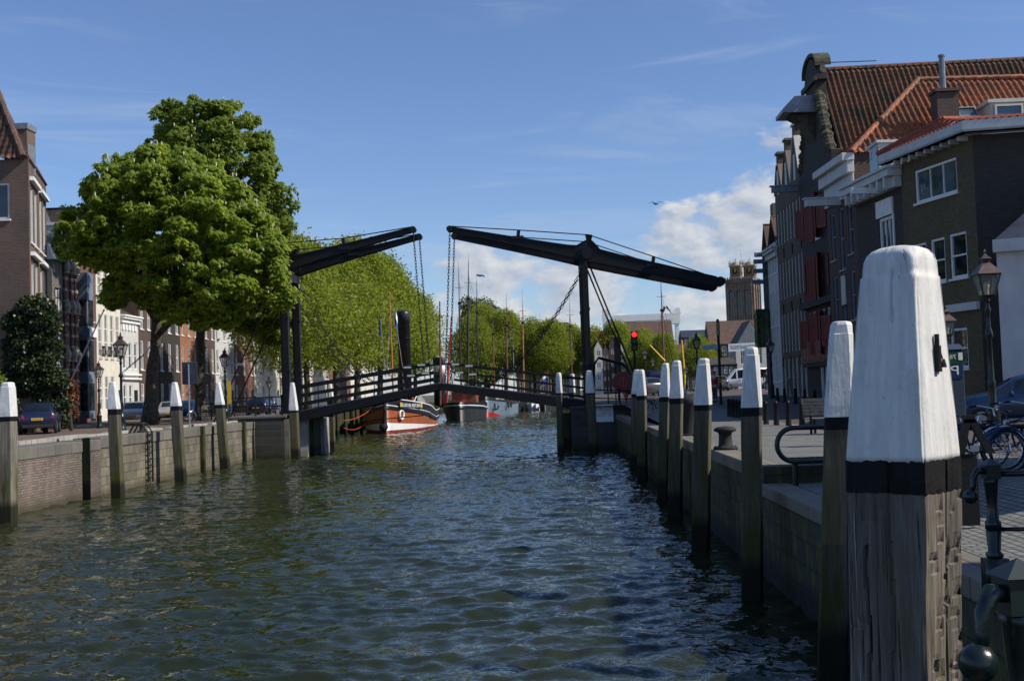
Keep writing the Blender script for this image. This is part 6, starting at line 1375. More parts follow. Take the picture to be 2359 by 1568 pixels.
# --- grey blue barge, and the sailing barges behind it (their masts stand above the bridge)
def barge(label, stem, dirv, L, B, H0, hullmat, mast=None, cabin=True, extra=None, redbow=False, name=None, grp='moored sailing barges'):
    t = thing('sailing_barge', label, 'boat', (stem[0], stem[1], 0), grp)
    def s_(f): return H0-.9*min(1, f/.3)**.7 if f < .7 else H0-.9+.4*((f-.7)/.3)**2
    lv = [('boot_top', lambda f: -.5, lambda f: .02+(.75*max(0, 1-f/.1) if redbow else 0), 'red' if redbow else 'bargedark', 0), ('hull', lambda f: .02+(.75*max(0, 1-f/.1) if redbow else 0), lambda f: s_(f)-.7, hullmat, 0), ('wale', lambda f: s_(f)-.7, lambda f: s_(f)-.55, 'bargedark', .08), ('bulwark', lambda f: s_(f)-.55, lambda f: s_(f), 'bargedark', 0), ('deck', lambda f: 0, lambda f: s_(f)-.3, 'slatwood', 0)]
    pt, d, sd = hull(t, stem, dirv, L, B, s_, levels=lv, bow_full=.2, stern_round=.82)
    c = Vector((stem[0], stem[1], 0))
    if cabin:
        m = MB(); m.obox(c+d*L*.55-sd*B*.33+ZV*(s_(.6)-.3), sd*B*.66, d*L*.25, ZV*1.2); m.build('cabin', T('offwhite'), t, bevel=.08); m = MB(); m.obox(c+d*L*.2-sd*B*.3+ZV*(s_(.3)-.3), sd*B*.6, d*L*.3, ZV*.7); m.build('hatch', T('bargedark'), t, bevel=.08)
    if mast:
        pxb, pxt, pyt, Y, k, r = mast; b, tp = at(pxb, 880, Y), at(pxt, pyt, Y); b.z = 1.2; m = MB(); m.tube([b, b.lerp(tp, .72), b.lerp(tp, .74), tp], [r, r*.7, r*.5, r*.18], 8); ms = m.build('mast', T(k), t)
        m = MB(); m.tube([tp-ZV*.6, tp+ZV*.9], .03, 4); q = b.lerp(tp, .74); m.box(q, (.5, .4, .35)); m.tube([b.lerp(tp, .85)-sd*.7, b.lerp(tp, .85)+sd*.7], .04, 4); m.build('topmast_fitting', T('black_iron'), ms)
        m = MB(); q = b.lerp(tp, .74)
        for sg in (-1, 1):
            for o in (0, .8, 1.6): m.tube([q, Vector((b.x, Y+o, s_(.4)))+sd*sg*B*.46], .022, 4)
        m.tube([b.lerp(tp, .9), pt(0, s_(0), 0)], .022, 4); m.tube([b.lerp(tp, .9), c+d*L*.95+ZV*2], .02, 4); m.build('rigging', T('black_iron'), t)
        m = MB(); m.tube([b+ZV*1.2+d*.3, b+d*8+ZV*2.0], [.11, .08], 6); m.build('boom', T('mastbrown'), t)
    if name:
        for sgn in (-1, 1):
            a, b_ = pt(.03, s_(.05)-.34, sgn), pt(.105, s_(.09)-.34, sgn); r = b_-a; Lr = r.length; r.normalize(); n = r.cross(ZV); n = -n if n.dot(sd)*sgn < 0 else n; sr = r if r.x > 0 else -r
            text('lettering', name, (b_ if sr == r else a)+n*.26-ZV*.14-sr*.2, -sr, ZV, .5, T('white'), t, width=Lr*.85)
    return t, pt, d, sd
g3 = G(1121, 959.5, 0)
b3, p3, d3, s3 = barge('grey blue barge with red forefoot and white name at the bow', g3, (.03, 1), 34, 6.6, 3.3, 'bargegrey', (1076, 1079, 600, g3.y+12, 'mastdark', .24), redbow=True, name='WILLEM-MARIE')
for sgn in (1,):
    m = MB(); c = p3(.035, 1.5, sgn)+s3*.15; m.tube([c+ZV*.5, c-ZV*.4], .09, 6); m.tube([c+Vector((-.55, -.1, .1)), c+Vector((-.35, -.1, -.4)), c-ZV*.5, c+Vector((.35, -.1, -.4)), c+Vector((.55, -.1, .1))], .1, 6); m.build('anchor', T('rubber'), b3)
for f in (.14, .2): m = MB(); m.ring(p3(f, 1.7, 1)+s3*.2, .42, .12, s3, 14, 6); m.build('tyre_fender', T('rubber'), b3)
MS = [('dark barge with a black topmast and pole, left of the grey blue barge', (-12.0, 182), 'bargedark', (1062, 1056, 614, 190, 'mastdark', .17)), ('black barge with tall dark mast and blue pennant behind the grey blue barge', (-13.6, 204), 'bargedark', (1100, 1098, 645, 212, 'mastdark', .2)),
      ('barge with brown mast and thin rigging, left of the dark brown mast', (-7.8, 202), 'bargedark', (1138, 1134, 712, 206, 'mastbrown', .17)), ('barge carrying the slim dark brown mast', (-6.5, 214), 'tugblack', (1168, 1166, 686, 218, 'mastbrown', .17)),
      ('barge carrying the bright orange mast', (-4.2, 216), 'bargedark', (1206, 1203, 678, 221, 'mastorange', .17)), ('small yacht with white pole mast between brown and orange masts', (-6.0, 222), 'offwhite', (1183, 1182, 766, 224, 'steel', .11)),
      ('barge with slim brown mast standing before the round trees', (3.4, 208), 'bargedark', (1318, 1312, 690, 214, 'mastbrown', .15)), ('barge whose tall brown mast rises before the white lift bridge', (18.0, 158), 'bargedark', (1531, 1522, 640, 166, 'mastbrown', .19))]
for lab, st, hm, mast in MS: barge(lab, (*st, 0), (.01, 1), 20, 5.2, 2.2, hm, mast)
fp = at(1098, 643, 212); flag('small blue pennant at the top of a dark mast', fp-ZV*1.5, fp+ZV*.9, 1.6, .35, ['blue'], droop=.15)
fp = at(1134, 712, 206); flag('small dark streamer at the top of the brown rigged mast', fp-ZV*1, fp+ZV*.5, 1.8, .25, ['ink'], droop=.2)
fp = at(1262, 855, 140); flag('red white and blue flag near the right end of the bridge railing', Vector((fp.x, fp.y, fp.z-4)), fp, 1.6, 1.1, ['red', 'white', 'blue'], droop=.6, dirx=-1)
# yellow boom and spar near the brown mast
a, b = at(1532, 832, 150), at(1497, 795, 150); m = MB(); m.tube([a, b], [.14, .1], 7); tag(m.build('loading_boom', T('yellow')), 'yellow boom slanting left of the tall brown mast', 'boom')
a, b = at(1577, 862, 150), at(1570, 783, 150); m = MB(); m.tube([a+Vector((0, 0, -2)), a, b], [.15, .15, .1], 7); tag(m.build('yellow_mast', T('yellow')), 'upright bright yellow mast left of the lantern by the signpost', 'mast')
# plain bridge-side motor yachts below the right leaf
for i, (lab, px, py, Y, L, k) in enumerate((('white motor yacht seen under the right bridge half', 1225, 920, 205, 8, 'white'), ('white cabin boat left of the white motor yacht', 1205, 917, 226, 7, 'white'), ('dark launch near the right end of the bridge half', 1255, 922, 200, 7, 'bargedark'))):
    g = at(px, py, Y); t = thing('motor_yacht', lab, 'boat', (g.x, Y, 0), 'small boats beyond the bridge')
    def s4(f): return 1.5-.4*f
    hull(t, (g.x, Y, 0), (.1, 1), L, 2.8, s4, levels=[('hull', lambda f: -.4, lambda f: s4(f), k, 0), ('deck', lambda f: 0, lambda f: s4(f)-.1, 'offwhite', 0)], bow_full=.4, stern_round=.9)
    m = MB(); m.obox((g.x-.9, Y+2.4, 1.1), (1.8, 0, 0), (0, 3, 0), (0, 0, 1.1)); cb = m.build('cabin', T('white'), t, bevel=.15); m = MB(); m.obox((g.x-.8, Y+2.38, 1.6), (1.6, 0, 0), (0, .03, 0), (0, 0, .4)); m.build('window', T('glass'), cb)
# mooring poles and lines on the far left quay by the tug
for i, (px, py, top) in enumerate(((797, 1003, 935), (812, 1000, 925), (822, 992, 930), (833, 998, 915), (778, 1006, 940))):
    g = G(px, py, 0); m = MB(); m.lathe([(.17, -1), (.16, zat(px, top, g.y)-.05), (.1, zat(px, top, g.y))], (g.x, g.y, 0), 8); tag(m.build('timber_post', T('darkwood')), ['dark timber post on the quay left of the red tug, third from the bridge', 'dark timber post left of the red tug, fourth from the bridge', 'dark timber post close to the red tug bow', 'tallest dark timber post touching the red tug', 'dark timber post nearest the bridge before the red tug'][i], 'post', 'timber posts at the tug mooring')
for i, (a, b) in enumerate((((790, 968), (862, 935)), ((792, 985), (842, 975)))):
    p, q = at(*a, 100), at(*b, 106); m = MB(); m.tube([p.lerp(q, k/8)-ZV*.35*4*(k/8)*(1-k/8) for k in range(9)], .035, 5); tag(m.build('mooring_rope', T('orangered')), ['orange mooring rope from the quay up to the tug bow', 'lower orange mooring rope beside the tug'][i], 'rope')
# ================================================================== vehicles
def car(label, loc, heading, paint, L=4.2, Wd=1.75, Hh=1.48, kind='hatch', plate=True, rails=False, grp='parked cars', view='front'):
    t = thing('parked_car', label, 'car', (0, 0, 0), grp); w2 = Wd/2
    # stations from tail (x=0) to nose (x=L): zlow, belt, top, half width belt, half width top
    if kind == 'van': ST = [(0, .35, 1.0, 1.75, .93, .84), (.12, .3, 1.0, Hh, .97, .86), (L*.55, .28, 1.0, Hh+.02, 1, .87), (L*.68, .28, 1.0, Hh-.05, 1, .85), (L*.83, .28, 1.0, 1.12, 1, .85), (L*.86, .28, 1.02, 1.06, .99, .9), (L*.96, .3, .9, .92, .93, .85), (L, .38, .72, .74, .80, .74)]
    elif kind == 'sedan': ST = [(0, .42, .78, .80, .82, .76), (.1, .3, .92, .95, .92, .84), (.55, .28, .96, 1.0, .97, .85), (1.25, .27, .95, Hh-.03, 1, .70), (L*.48, .27, .93, Hh, 1, .72), (L*.56, .27, .92, Hh-.05, 1, .71), (L*.72, .27, .93, .98, 1, .80), (L*.9, .28, .84, .87, .95, .80), (L*.975, .3, .70, .73, .86, .75), (L, .36, .58, .60, .76, .70)]
    else: ST = [(0, .42, .86, .92, .84, .76), (.06, .32, .97, 1.05, .92, .78), (.42, .28, 1.0, Hh-.05, .98, .70), (L*.3, .27, .98, Hh, 1, .73), (L*.52, .27, .95, Hh-.02, 1, .73), (L*.60, .27, .95, Hh-.12, 1, .71), (L*.76, .27, .97, 1.02, 1, .80), (L*.92, .28, .84, .88, .94, .80), (L*.98, .3, .70, .73, .86, .75), (L, .36, .58, .60, .76, .70)]
    body = MB(); gl = MB(); body.smooth = True
    def ringp(s):
        x, zl, zb, zt_, wb, wt = s; return [(x, -w2*wb*.90, zl), (x, -w2*wb*1.0, lerp(zl, zb, .45)), (x, -w2*wb*.97, zb), (x, -w2*wt, max(zt_-.05, zb+.01)), (x, -w2*wt*.86, zt_), (x, 0, zt_+.025), (x, w2*wt*.86, zt_), (x, w2*wt, max(zt_-.05, zb+.01)), (x, w2*wb*.97, zb), (x, w2*wb*1.0, lerp(zl, zb, .45)), (x, w2*wb*.90, zl)]
    rs = [ringp(s) for s in ST]; n = 11
    for i in range(len(rs)-1):
        tall = ST[i][3]-ST[i][2] > .25 or ST[i+1][3]-ST[i+1][2] > .25; both = ST[i][3]-ST[i][2] > .25 and ST[i+1][3]-ST[i+1][2] > .25
        for j in range(n-1):
            q = [rs[i][j], rs[i][j+1], rs[i+1][j+1], rs[i+1][j]]
            if tall and j in (2, 7) and (both or True):
                c = [sum(p[k] for p in q)/4 for k in range(3)]; ins = [[lerp(c[k], p[k], .80) for k in range(3)] for p in q]; gl.poly([(p[0], p[1]*1.012, p[2]) for p in ins])
            if tall and not both and j in (4, 5):
                c = [sum(p[k] for p in q)/4 for k in range(3)]; up_ = .015; gl.poly([(lerp(c[0], p[0], .86), lerp(0, p[1], .96), lerp(c[2], p[2], .84)+up_) for p in q])
        for j in range(n-1): body.poly([rs[i][j], rs[i][j+1], rs[i+1][j+1], rs[i+1][j]])
    body.poly(rs[0][::-1]); body.poly(rs[-1])
    for i in range(len(rs)-1): body.poly([rs[i][0], rs[i+1][0], rs[i+1][n-1], rs[i][n-1]])
    b = body.build('body', T(paint), t); bmesh_merge(b)
    gl.build('windows', T('carglass'), t)
    for x in (.78, L-.85):
        for s in (-1, 1):
            m = MB(); m.ring((x, s*(w2-.09), .31), .235, .085, (0, 1, 0), 20, 8); wh = m.build('wheel', T('rubber'), t); m = MB(); m.tube([(x, s*(w2-.16), .31), (x, s*(w2-.03), .31)], .2, 14)
            for k in range(5): th = k*2*pi/5; m.bar((x, s*(w2-.025), .31), (x+.17*cos(th), s*(w2-.025), .31+.17*sin(th)), .05, .02, Vector((0, 1, 0)))
            m.build('rim', T('steel'), wh)
    m = MB()
    for s in (-1, 1):
        m = MB(); m.obox((L*.965, s*w2*.60-.17, .60), (.09, 0, 0), (0, .34, 0), (-.06, 0, .15)); m.build('headlight', T('headlight'), t, bevel=.03)
        m = MB(); m.obox((-.03, s*w2*.76-.09, .72 if kind != 'van' else .8), (.1, 0, 0), (0, .15, 0), (.04, 0, .22)); m.build('tail_light', T('taillight'), t, bevel=.03)
        m = MB(); m.ball((L*.62, s*(w2+.08), 1.0), .11, 8, 6, (.6, 1, .7)); m.build('wing_mirror', T(paint), t)
    m = MB(); m.obox((L*.975, -.42, .34), (.06, 0, 0), (0, .84, 0), (0, 0, .16)); m.build('grille', T('rubber'), t); m = MB(); m.obox((-.04, -w2*.8, .30), (.1, 0, 0), (0, Wd*.8, 0), (0, 0, .16)); m.build('bumper', T('rubber'), t, bevel=.03)
    if plate:
        for x, z in ((L+.012, .48), (-.055, .66)):
            m = MB(); m.obox((x-.008, -.26, z), (.02, 0, 0), (0, .52, 0), (0, 0, .12)); pl = m.build('number_plate', T('plate'), t)
            r = Vector((0, 1, 0)) if x > 1 else Vector((0, -1, 0)); o = Vector((x+.016 if x > 1 else x-.012, 0, z+.025)); text('plate_text', '50-NVF-3', o-(-r)*.2, -r, ZV, .085, T('ink'), pl, width=.4)
    if rails:
        m = MB()
        for s in (-1, 1): m.tube([(L*.12, s*w2*.68, Hh-.03), (L*.16, s*w2*.68, Hh+.06), (L*.46, s*w2*.68, Hh+.06), (L*.5, s*w2*.68, Hh-.03)], .022, 6)
        m.build('roof_rail', T('steel'), t)
    t.location = loc; t.rotation_euler = (0, 0, heading); return t
def bmesh_merge(o):
    import bmesh
    bm = bmesh.new(); bm.from_mesh(o.data); bmesh.ops.remove_doubles(bm, verts=bm.verts, dist=.0005); bmesh.ops.recalc_face_normals(bm, faces=bm.faces); bm.to_mesh(o.data); bm.free()
H90 = pi/2
g = G(84, 1000, 2.25); car('dark blue hatchback seen from behind, parked under the ivy', (g.x, g.y+.1, 2.25), H90+.36, 'carblue', 4.0, 1.75, 1.52)
g = G(308, 977, 2.25); car('silver car facing us beside the first chestnut trunk', (g.x-1.3, g.y+4.2, 2.25), -H90+.28, 'carsilver', 4.4, 1.8, 1.46, 'sedan')
g = G(385, 968, 2.25); car('silver grey car half hidden between chestnut trunk and leaning pile', (g.x-1.2, g.y+4.2, 2.25), -H90+.30, 'carsilver', 4.1, 1.72, 1.42, 'sedan')
g = G(570, 957, 2.4); car('dark blue car parked behind the quay railing', (g.x, 88, 2.25), H90, 'carblue', 4.2)
g = G(612, 957, 2.4); car('black car beside the left bridge masts', (at(612, 950, 92).x, 92, 2.25), H90, 'cargrey', 4.4, 1.8, 1.6)
g = at(430, 960, 82); car('petrol blue car partly behind the second chestnut trunk', (g.x-.5, 86, 2.25), -H90, 'carteal', 4.1)
xb = at(2330, 900, 33).x; car('petrol blue estate car with roof rails parked before the white house', (xb+2.9, 33.2, 2.0), pi-.28, 'carteal', 4.4, 1.78, 1.55, 'hatch', rails=True); 
car('dark car far down the right street left of the white van', (at(1660, 890, 104).x, 104, zr(10, 104)+.02), H90, 'cargrey', 4.2)
vx = at(1652, 890, 112).x; v = car('white delivery van parked across the far end of the right street', (vx+5.4, 112, zr(16, 112)+.01), pi, 'carwhite', 5.2, 1.9, 2.05, 'van')
m = MB(); m.obox((1.2, .96, 1.02), (1.5, 0, 0), (0, .01, 0), (0, 0, .04)); pts = [(1.95+.7*cos(pi*i/12), .975, 1.15+.45*sin(pi*i/12)) for i in range(13)]; o_ = v.location.copy(); r_ = v.rotation_euler.copy(); v.location = (0, 0, 0); v.rotation_euler = (0, 0, 0); m.tube(pts, .03, 4); m.tube([(1.25, .975, 1.15), (2.65, .975, 1.15)], .03, 4); m.build('arch_emblem', T('signblue'), v); v.location = o_; v.rotation_euler = r_
car('dark blue van behind the twin piles right of the red lifebuoy cabinet', (at(1527, 880, 92).x, 95, zr(8, 92)+.02), H90+.25, 'carblue', 5.0, 2.0, 2.1, 'van', plate=False)
car('grey car parked behind the piles right of the red lifebuoy cabinet', (at(1505, 900, 86).x, 84, zr(8, 84)+.02), H90+.4, 'cargrey', 4.2, 1.75, 1.5, plate=False)
# ================================================================== street furniture
def lamp(label, base, h, grp='cast iron street lanterns', post='green_iron', sc=1., wall=False):
    t = thing('street_lamp', label, 'street lamp', base, grp); b = Vector(base); hl = 1.0*sc; ph = h-hl; s = sc
    m = MB(); m.smooth = True; m.lathe([(.21*s, 0), (.21*s, .12), (.17*s, .18), (.16*s, .62), (.19*s, .68), (.13*s, .76), (.09*s, .95), (.085*s, 1.3), (.1*s, 1.36), (.07*s, 1.45), (.058*s, ph*.72), (.1*s, ph*.74), (.075*s, ph*.78), (.05*s, ph*.8), (.045*s, ph*.9), (.075*s, ph*.92), (.04*s, ph*.96), (.05*s, ph)], b, 12); m.build('post', T(post), t)
    z = b.z+ph; m = MB(); w0, w1, hg = .13*s, .25*s, .52*s
    for i in range(4):
        a = pi/4+i*pi/2; p = Vector((b.x+w0*1.414*cos(a), b.y+w0*1.414*sin(a), z+.06)); q = Vector((b.x+w1*1.414*cos(a), b.y+w1*1.414*sin(a), z+.06+hg)); m.bar(p, q, .035*s, .035*s); a2 = a+pi/2
        m.bar(p, Vector((b.x+w0*1.414*cos(a2), b.y+w0*1.414*sin(a2), z+.06)), .04*s, .04*s); m.bar(q, Vector((b.x+w1*1.414*cos(a2), b.y+w1*1.414*sin(a2), z+.06+hg)), .045*s, .05*s)
        m.tube([Vector((b.x, b.y, z-.14)), p], .015*s, 4)
    fr = m.build('lantern_frame', T(post), t)
    m = MB(); c = [(b.x+w_*sx*.97, b.y+w_*sy*.97, zz) for w_, zz in ((w0, z+.075), (w1, z+.05+hg)) for sx, sy in ((-1, -1), (1, -1), (1, 1), (-1, 1))]; m.add(c, [(0, 1, 5, 4), (1, 2, 6, 5), (2, 3, 7, 6), (3, 0, 4, 7)]); m.build('glass_pane', LG, fr)
    m = MB(); m.lathe([(w1*1.62, 0), (w1*1.55, .03), (.12*s, .27*s), (.12*s, .35*s), (.17*s, .37*s), (.05*s, .46*s), (.03*s, .5*s), (.045*s, .54*s), (0, .62*s)], (b.x, b.y, z+.06+hg), 4, pi/4); m.build('lantern_roof', T('lamproof'), fr)
    m = MB(); m.lathe([(.05*s, 0), (.05*s, .12*s), (.075*s, .2*s), (.06*s, .28*s), (0, .33*s)], (b.x, b.y, z+.09), 8); m.build('bulb', T('bulb'), fr); return t
def glassmat():
    m, nt, N, L, b = newmat('lantern_glass'); tr = N.new('ShaderNodeBsdfTransparent'); tr.inputs[0].default_value = (.86, .87, .85, 1); mx = N.new('ShaderNodeMixShader'); mx.inputs[0].default_value = .35
    b.inputs['Base Color'].default_value = (.42, .42, .38, 1); b.inputs['Roughness'].default_value = .15; L.new(tr.outputs[0], mx.inputs[1]); L.new(b.outputs[0], mx.inputs[2]); L.new(mx.outputs[0], N['Material Output'].inputs[0]); return m
LG = glassmat()
def plamp(label, px, pyb, pyt, Y, post='black_iron', zb=None, grp='cast iron street lanterns'):
    b = at(px, pyb, Y); zb = b.z if zb is None else zb; zt = zat(px, pyt, Y); b.z = zb; h = zt-zb; return lamp(label, b, h-.35, grp, post, max(.8, min(1.3, h/4.8)))
plamp('tall green lantern post right behind the second leaning pile', 281, 1000, 758, 55, 'green_iron', 2.24)
plamp('smaller lantern before the bright white house', 229, 975, 823, 64, 'green_iron', 2.24)
plamp('green lantern with yellow sign plate between chestnut and bridge', 521, 985, 794, 66.5, 'green_iron', 2.24)
plamp('small lantern left of the left bridge masts', 622, 965, 858, 84, 'green_iron', 2.24)
plamp('lantern left of the twin white piles, nearest to the traffic light', 1488, 905, 795, 96, 'black_iron', zr(8, 96))
plamp('smaller lantern just right of the one nearest to the traffic light', 1506, 900, 818, 112, 'black_iron', zr(8, 112))
plamp('lantern with dark hood left of the signpost above a white pile', 1609, 905, 757, 76, 'black_iron', zr(8, 76))
plamp('lantern standing before the pale blue white house down the right street', 1780, 918, 768, 68, 'black_iron', zr(13, 68))
plamp('tiny lantern right of the bright yellow mast', 1582, 892, 836, 118, 'black_iron', zr(10, 118))
plamp('large lantern post before the white plastered house at the right edge', 2290, 990, 556, 26, 'green_iron', 2.0)
plamp('lantern partly hidden behind the big foreground pile', 2192, 955, 690, 36, 'green_iron', 2.0)
g = at(524, 872, 66.4); m = MB(); m.obox((g.x-.02, 66.35, g.z-1.5), (.22, 0, 0), (0, .03, 0), (0, 0, 1.35)); tag(m.build('sign_plate', T('yellow')), 'narrow yellow sign plate fixed to the lantern right of the chestnuts', 'sign')
g = at(540, 838, 66.4); m = MB(); m.obox((at(524, 838, 66.4).x, 66.38, g.z-.1), (.95, 0, 0), (0, .04, 0), (0, 0, .14)); tag(m.build('street_sign', T('zinc')), 'grey street name arm on the lantern right of the chestnuts', 'sign')
# traffic sign seen from behind, awning pole, flag pole on the facade
t = thing('traffic_sign', 'back of a dark square traffic sign on a pole between the leaning piles', 'traffic sign', G(437, 985, 2.24)); b = t.location.copy(); zt = zat(437, 838, b.y)
m = MB(); m.tube([b, Vector((b.x, b.y, zt))], .04, 7); m.build('pole', T('steel'), t); m = MB(); m.obox((b.x-.36, b.y+.05, zt-1.05), (.8, 0, 0), (0, .04, 0), (0, 0, 1.15)); m.build('panel', T('slate'), t, bevel=.02)
p, q = at(165, 873, 82), at(239, 715, 76); m = MB(); m.tube([p, q], [.06, .045], 8); m.ball(q, .08, 8, 5); tag(m.build('flagpole', T('white')), 'bare white flagpole leaning out from the striped red brick house', 'flagpole')
p, q = at(335, 812, 99), at(390, 740, 92); m = MB(); m.tube([p, q], [.07, .05], 7); tag(m.build('flagpole', T('steel')), 'grey slanting pole on the dark house behind the first chestnut trunk', 'flagpole')
for i, (px, py) in enumerate(((598, 985), )):
    pass
# cast iron mooring bollards
def bollard(label, base, s=1., grp=None):
    m = MB(); m.smooth = True; m.lathe([(.30*s, 0), (.30*s, .06*s), (.2*s, .08*s), (.17*s, .12*s), (.155*s, .36*s), (.18*s, .42*s), (.27*s, .45*s), (.28*s, .50*s), (.2*s, .55*s), (0, .57*s)], base, 16); m2 = m
    for i in range(6): a = i*pi/3; m.ball(Vector(base)+Vector((.245*s*cos(a), .245*s*sin(a), .07*s)), .03*s, 6, 4)
    return tag(m.build('mooring_bollard', T('rubber')), label, 'bollard', grp)
g = G(1672, 1036, 2.0); bollard('rusty black mushroom bollard on the coping between two piles', (g.x, g.y, 2.012), .95)
t = thing('mooring_bollard', 'massive dark bollard half hidden behind the clean grey pile', 'bollard', G(1588, 1003, 2.0)); b = t.location.copy(); m = MB(); m.smooth = True; m.lathe([(.34, 0), (.3, .08), (.28, .8), (.36, .95), (.38, 1.1), (.3, 1.2), (0, 1.24)], b, 14); m.build('body', T('rubber'), t); m = MB(); m.lathe([(.45, 0), (.45, .06), (.34, .07)], b, 14); m.build('base', T('rubber'), t)
g = G(500, 975, 2.6); bollard('dark bollard by the left abutment wall', (at(545, 968, 69.5).x-.6, 69.6, 2.24), .9); 
g = G(688, 1000, 2.2); bollard('dark bollard on top of the stone wall beside the iron ladder', (-18.45, 50.4, 2.26), .8)
# street posts
def ppost(label, px, pyb, pyt, grp, zf=None, r=.09):
    d = ray(px, pyb); z = 2.0
    for _ in range(60): g = G(px, pyb, z); z = .85*z+.15*zr(g.x, g.y)
    b = Vector((g.x, g.y, z)); h = zat(px, pyt, g.y)-z; m = MB(); m.smooth = True; m.lathe([(r*1.25, 0), (r*1.15, .05), (r*.82, h*.86), (r*.95, h*.88), (r*.9, h*.95), (r*.5, h), (0, h+.01)], b, 10)
    m.build('x', T('black_iron')); o = bpy.context.scene.objects[-1] if False else COL.objects[-1]; o.name = 'street_post'; tag(o, label, 'street post', grp)
GP = 'tapered black street posts'
for lab, px, pb, pt in (('tapered black street post, just right of the tall green stained pile', 1765, 977, 924), ('second tapered post right of the tall green stained pile', 1789, 979, 923), ('third tapered post right of the tall green stained pile', 1817, 980, 922), ('tapered post nearest to the slatted bench', 1848, 983, 923),
        ('tapered post in the rear row before the pale blue white house', 1792, 925, 893), ('rear row tapered post left of the wheelie bin', 1808, 927, 893), ('rear row tapered post before the wheelie bin', 1833, 930, 894), ('rear row tapered post right of the wheelie bin', 1855, 933, 896), ('rear tapered post behind the slatted bench', 1878, 938, 898)): ppost(lab, px, pb, pt, GP)
for i in range(9):
    px = 1681+i*8.2; ppost(['plain black post directly right of the signpost, first of a tight row', 'second post in the tight row right of the signpost', 'third post in the tight row right of the signpost', 'fourth post in the tight row right of the signpost', 'middle post of the tight row right of the signpost', 'sixth post in the tight row right of the signpost', 'seventh post in the tight row, left of the tall green pile', 'eighth post in the tight row by the tall green pile', 'last post of the tight row, behind the tall green pile'][i], px, 958+i*1.5, 918+i*.9, 'row of plain black posts', r=.1)
# signpost with arms
t = thing('signpost', 'black signpost with pale direction arms and yellow bands', 'signpost', (0, 0, 0)); g = at(1662, 940, 62); zb = zr(9, 62); xs = at(1657, 830, 62).x; zt = zat(1655, 735, 62); t.location = (xs, 62, zb); b = Vector((xs, 62, zb))
m = MB(); m.lathe([(.11, 0), (.1, .1), (.075, .2), (.075, zt-zb-.1), (.09, zt-zb-.08), (.05, zt-zb), (0, zt-zb+.02)], b, 10); m.build('pole', T('black_iron'), t)
for z in (zat(1659, 868, 62), zat(1659, 874, 62), zat(1659, 880, 62)): m = MB(); m.lathe([(.079, 0), (.079, .06)], (b.x, 62, z), 10); m.build('yellow_band', T('yellow'), t)
za = zat(1640, 800, 62); m = MB(); a0 = at(1618, 800, 62).x; m.obox((a0, 61.95, za-.12), (b.x-a0-.06, 0, 0), (0, .04, 0), (0, 0, .26)); am_ = m.build('sign_arm', M('pale_sign', (.32, .38, .44)), t)
m = MB(); m.lathe([(.1, 0), (.1, .7)], (b.x, 62, zat(1655, 772, 62)), 10); m.build('sleeve', M('olive_sleeve', (.22, .2, .07)), t)
# far banner with mirrored lettering
t = thing('banner', 'white banner with dark mirrored lettering below the church', 'banner', at(1715, 800, 190)); a, bb = at(1678, 801, 190), at(1745, 797, 190); m = MB(); m.obox(a-ZV*.65, bb-a, (0, .05, 0), ZV*1.3); m.build('board', T('white'), t)
text('lettering', 'RETTEM MAARTENSGAT', bb+Vector((-.25, -.01, -.4)), (-1, 0, 0), ZV, .95, T('ink'), t, width=(bb-a).length-.5)
# traffic light
b = at(1466, 850, 74); b.z = zr(6, 74); x_, z0, z1 = at(1461, 785, 74).x, zat(1461, 808, 74), zat(1461, 763, 74)
t = thing('traffic_light', 'bridge traffic light glowing red beside the right mast', 'traffic light', (x_, 74, b.z)); m = MB(); m.tube([(x_, 74.15, b.z), (x_, 74.15, z1)], .08, 8); m.build('pole', T('black_iron'), t)
m = MB(); wd = .42; m.obox((x_-wd/2, 73.8, z0), (wd, 0, 0), (0, .3, 0), (0, 0, z1-z0)); hs = m.build('housing', T('black_iron'), t, bevel=.03)
for i, k in enumerate(('redlamp', 'deadlamp', 'deadlamp')):
    zc = z1-(z1-z0)*(i+.5)/3; m = MB(); m.tube([(x_, 73.795, zc), (x_, 73.75, zc)], .165, 16); m.build('lamp_lens', T(k), hs); m = MB(); m.tube([(x_+.19*cos(a), 73.62, zc+.19*sin(a)) for a in [pi*j/10 for j in range(11)]], .02, 5); m.build('visor', T('black_iron'), hs)
m = MB(); b2_ = at(1424, 850, 75); m.lathe([(.08, 0), (.08, 2.4)], (b2_.x, 75, zr(5, 75)), 8); m.obox((b2_.x-.22, 74.8, zat(1421, 860, 75)), (.44, 0, 0), (0, .35, 0), (0, 0, zat(1421, 818, 75)-zat(1421, 860, 75)+1.2)); tag(m.build('signal_post', T('black_iron'), bevel=.02), 'dark signal post seen from behind, left of the red traffic light', 'signal post')
# red lifebuoy cabinet on its post
c = at(1436, 880, 67.3); t = thing('lifebuoy_cabinet', 'red octagonal lifebuoy cabinet on an orange post', 'lifebuoy cabinet', (c.x, 67.3, 2.3)); R = 25/FPX*67.3*.95; m = MB(); m.prism([c+Vector((R*1.08*cos(pi/8+i*pi/4), 0, R*1.08*sin(pi/8+i*pi/4))) for i in range(8)], (0, .22, 0)); m.build('cabinet', T('darkred'), t, bevel=.03)
m = MB(); m.ring(c-Vector((0, .03, 0)), R*.42, .03, (0, 1, 0), 20, 5); m.obox(c+Vector((-.03, -.04, -R*.5)), (.06, 0, 0), (0, .04, 0), (0, 0, R)); m.build('emblem', T('orangered'), t); m = MB(); m.obox((c.x+.05, 67.35, 2.3), (.16, 0, 0), (0, .12, 0), (0, 0, c.z-2.3)); m.build('post', T('orangered'), t)
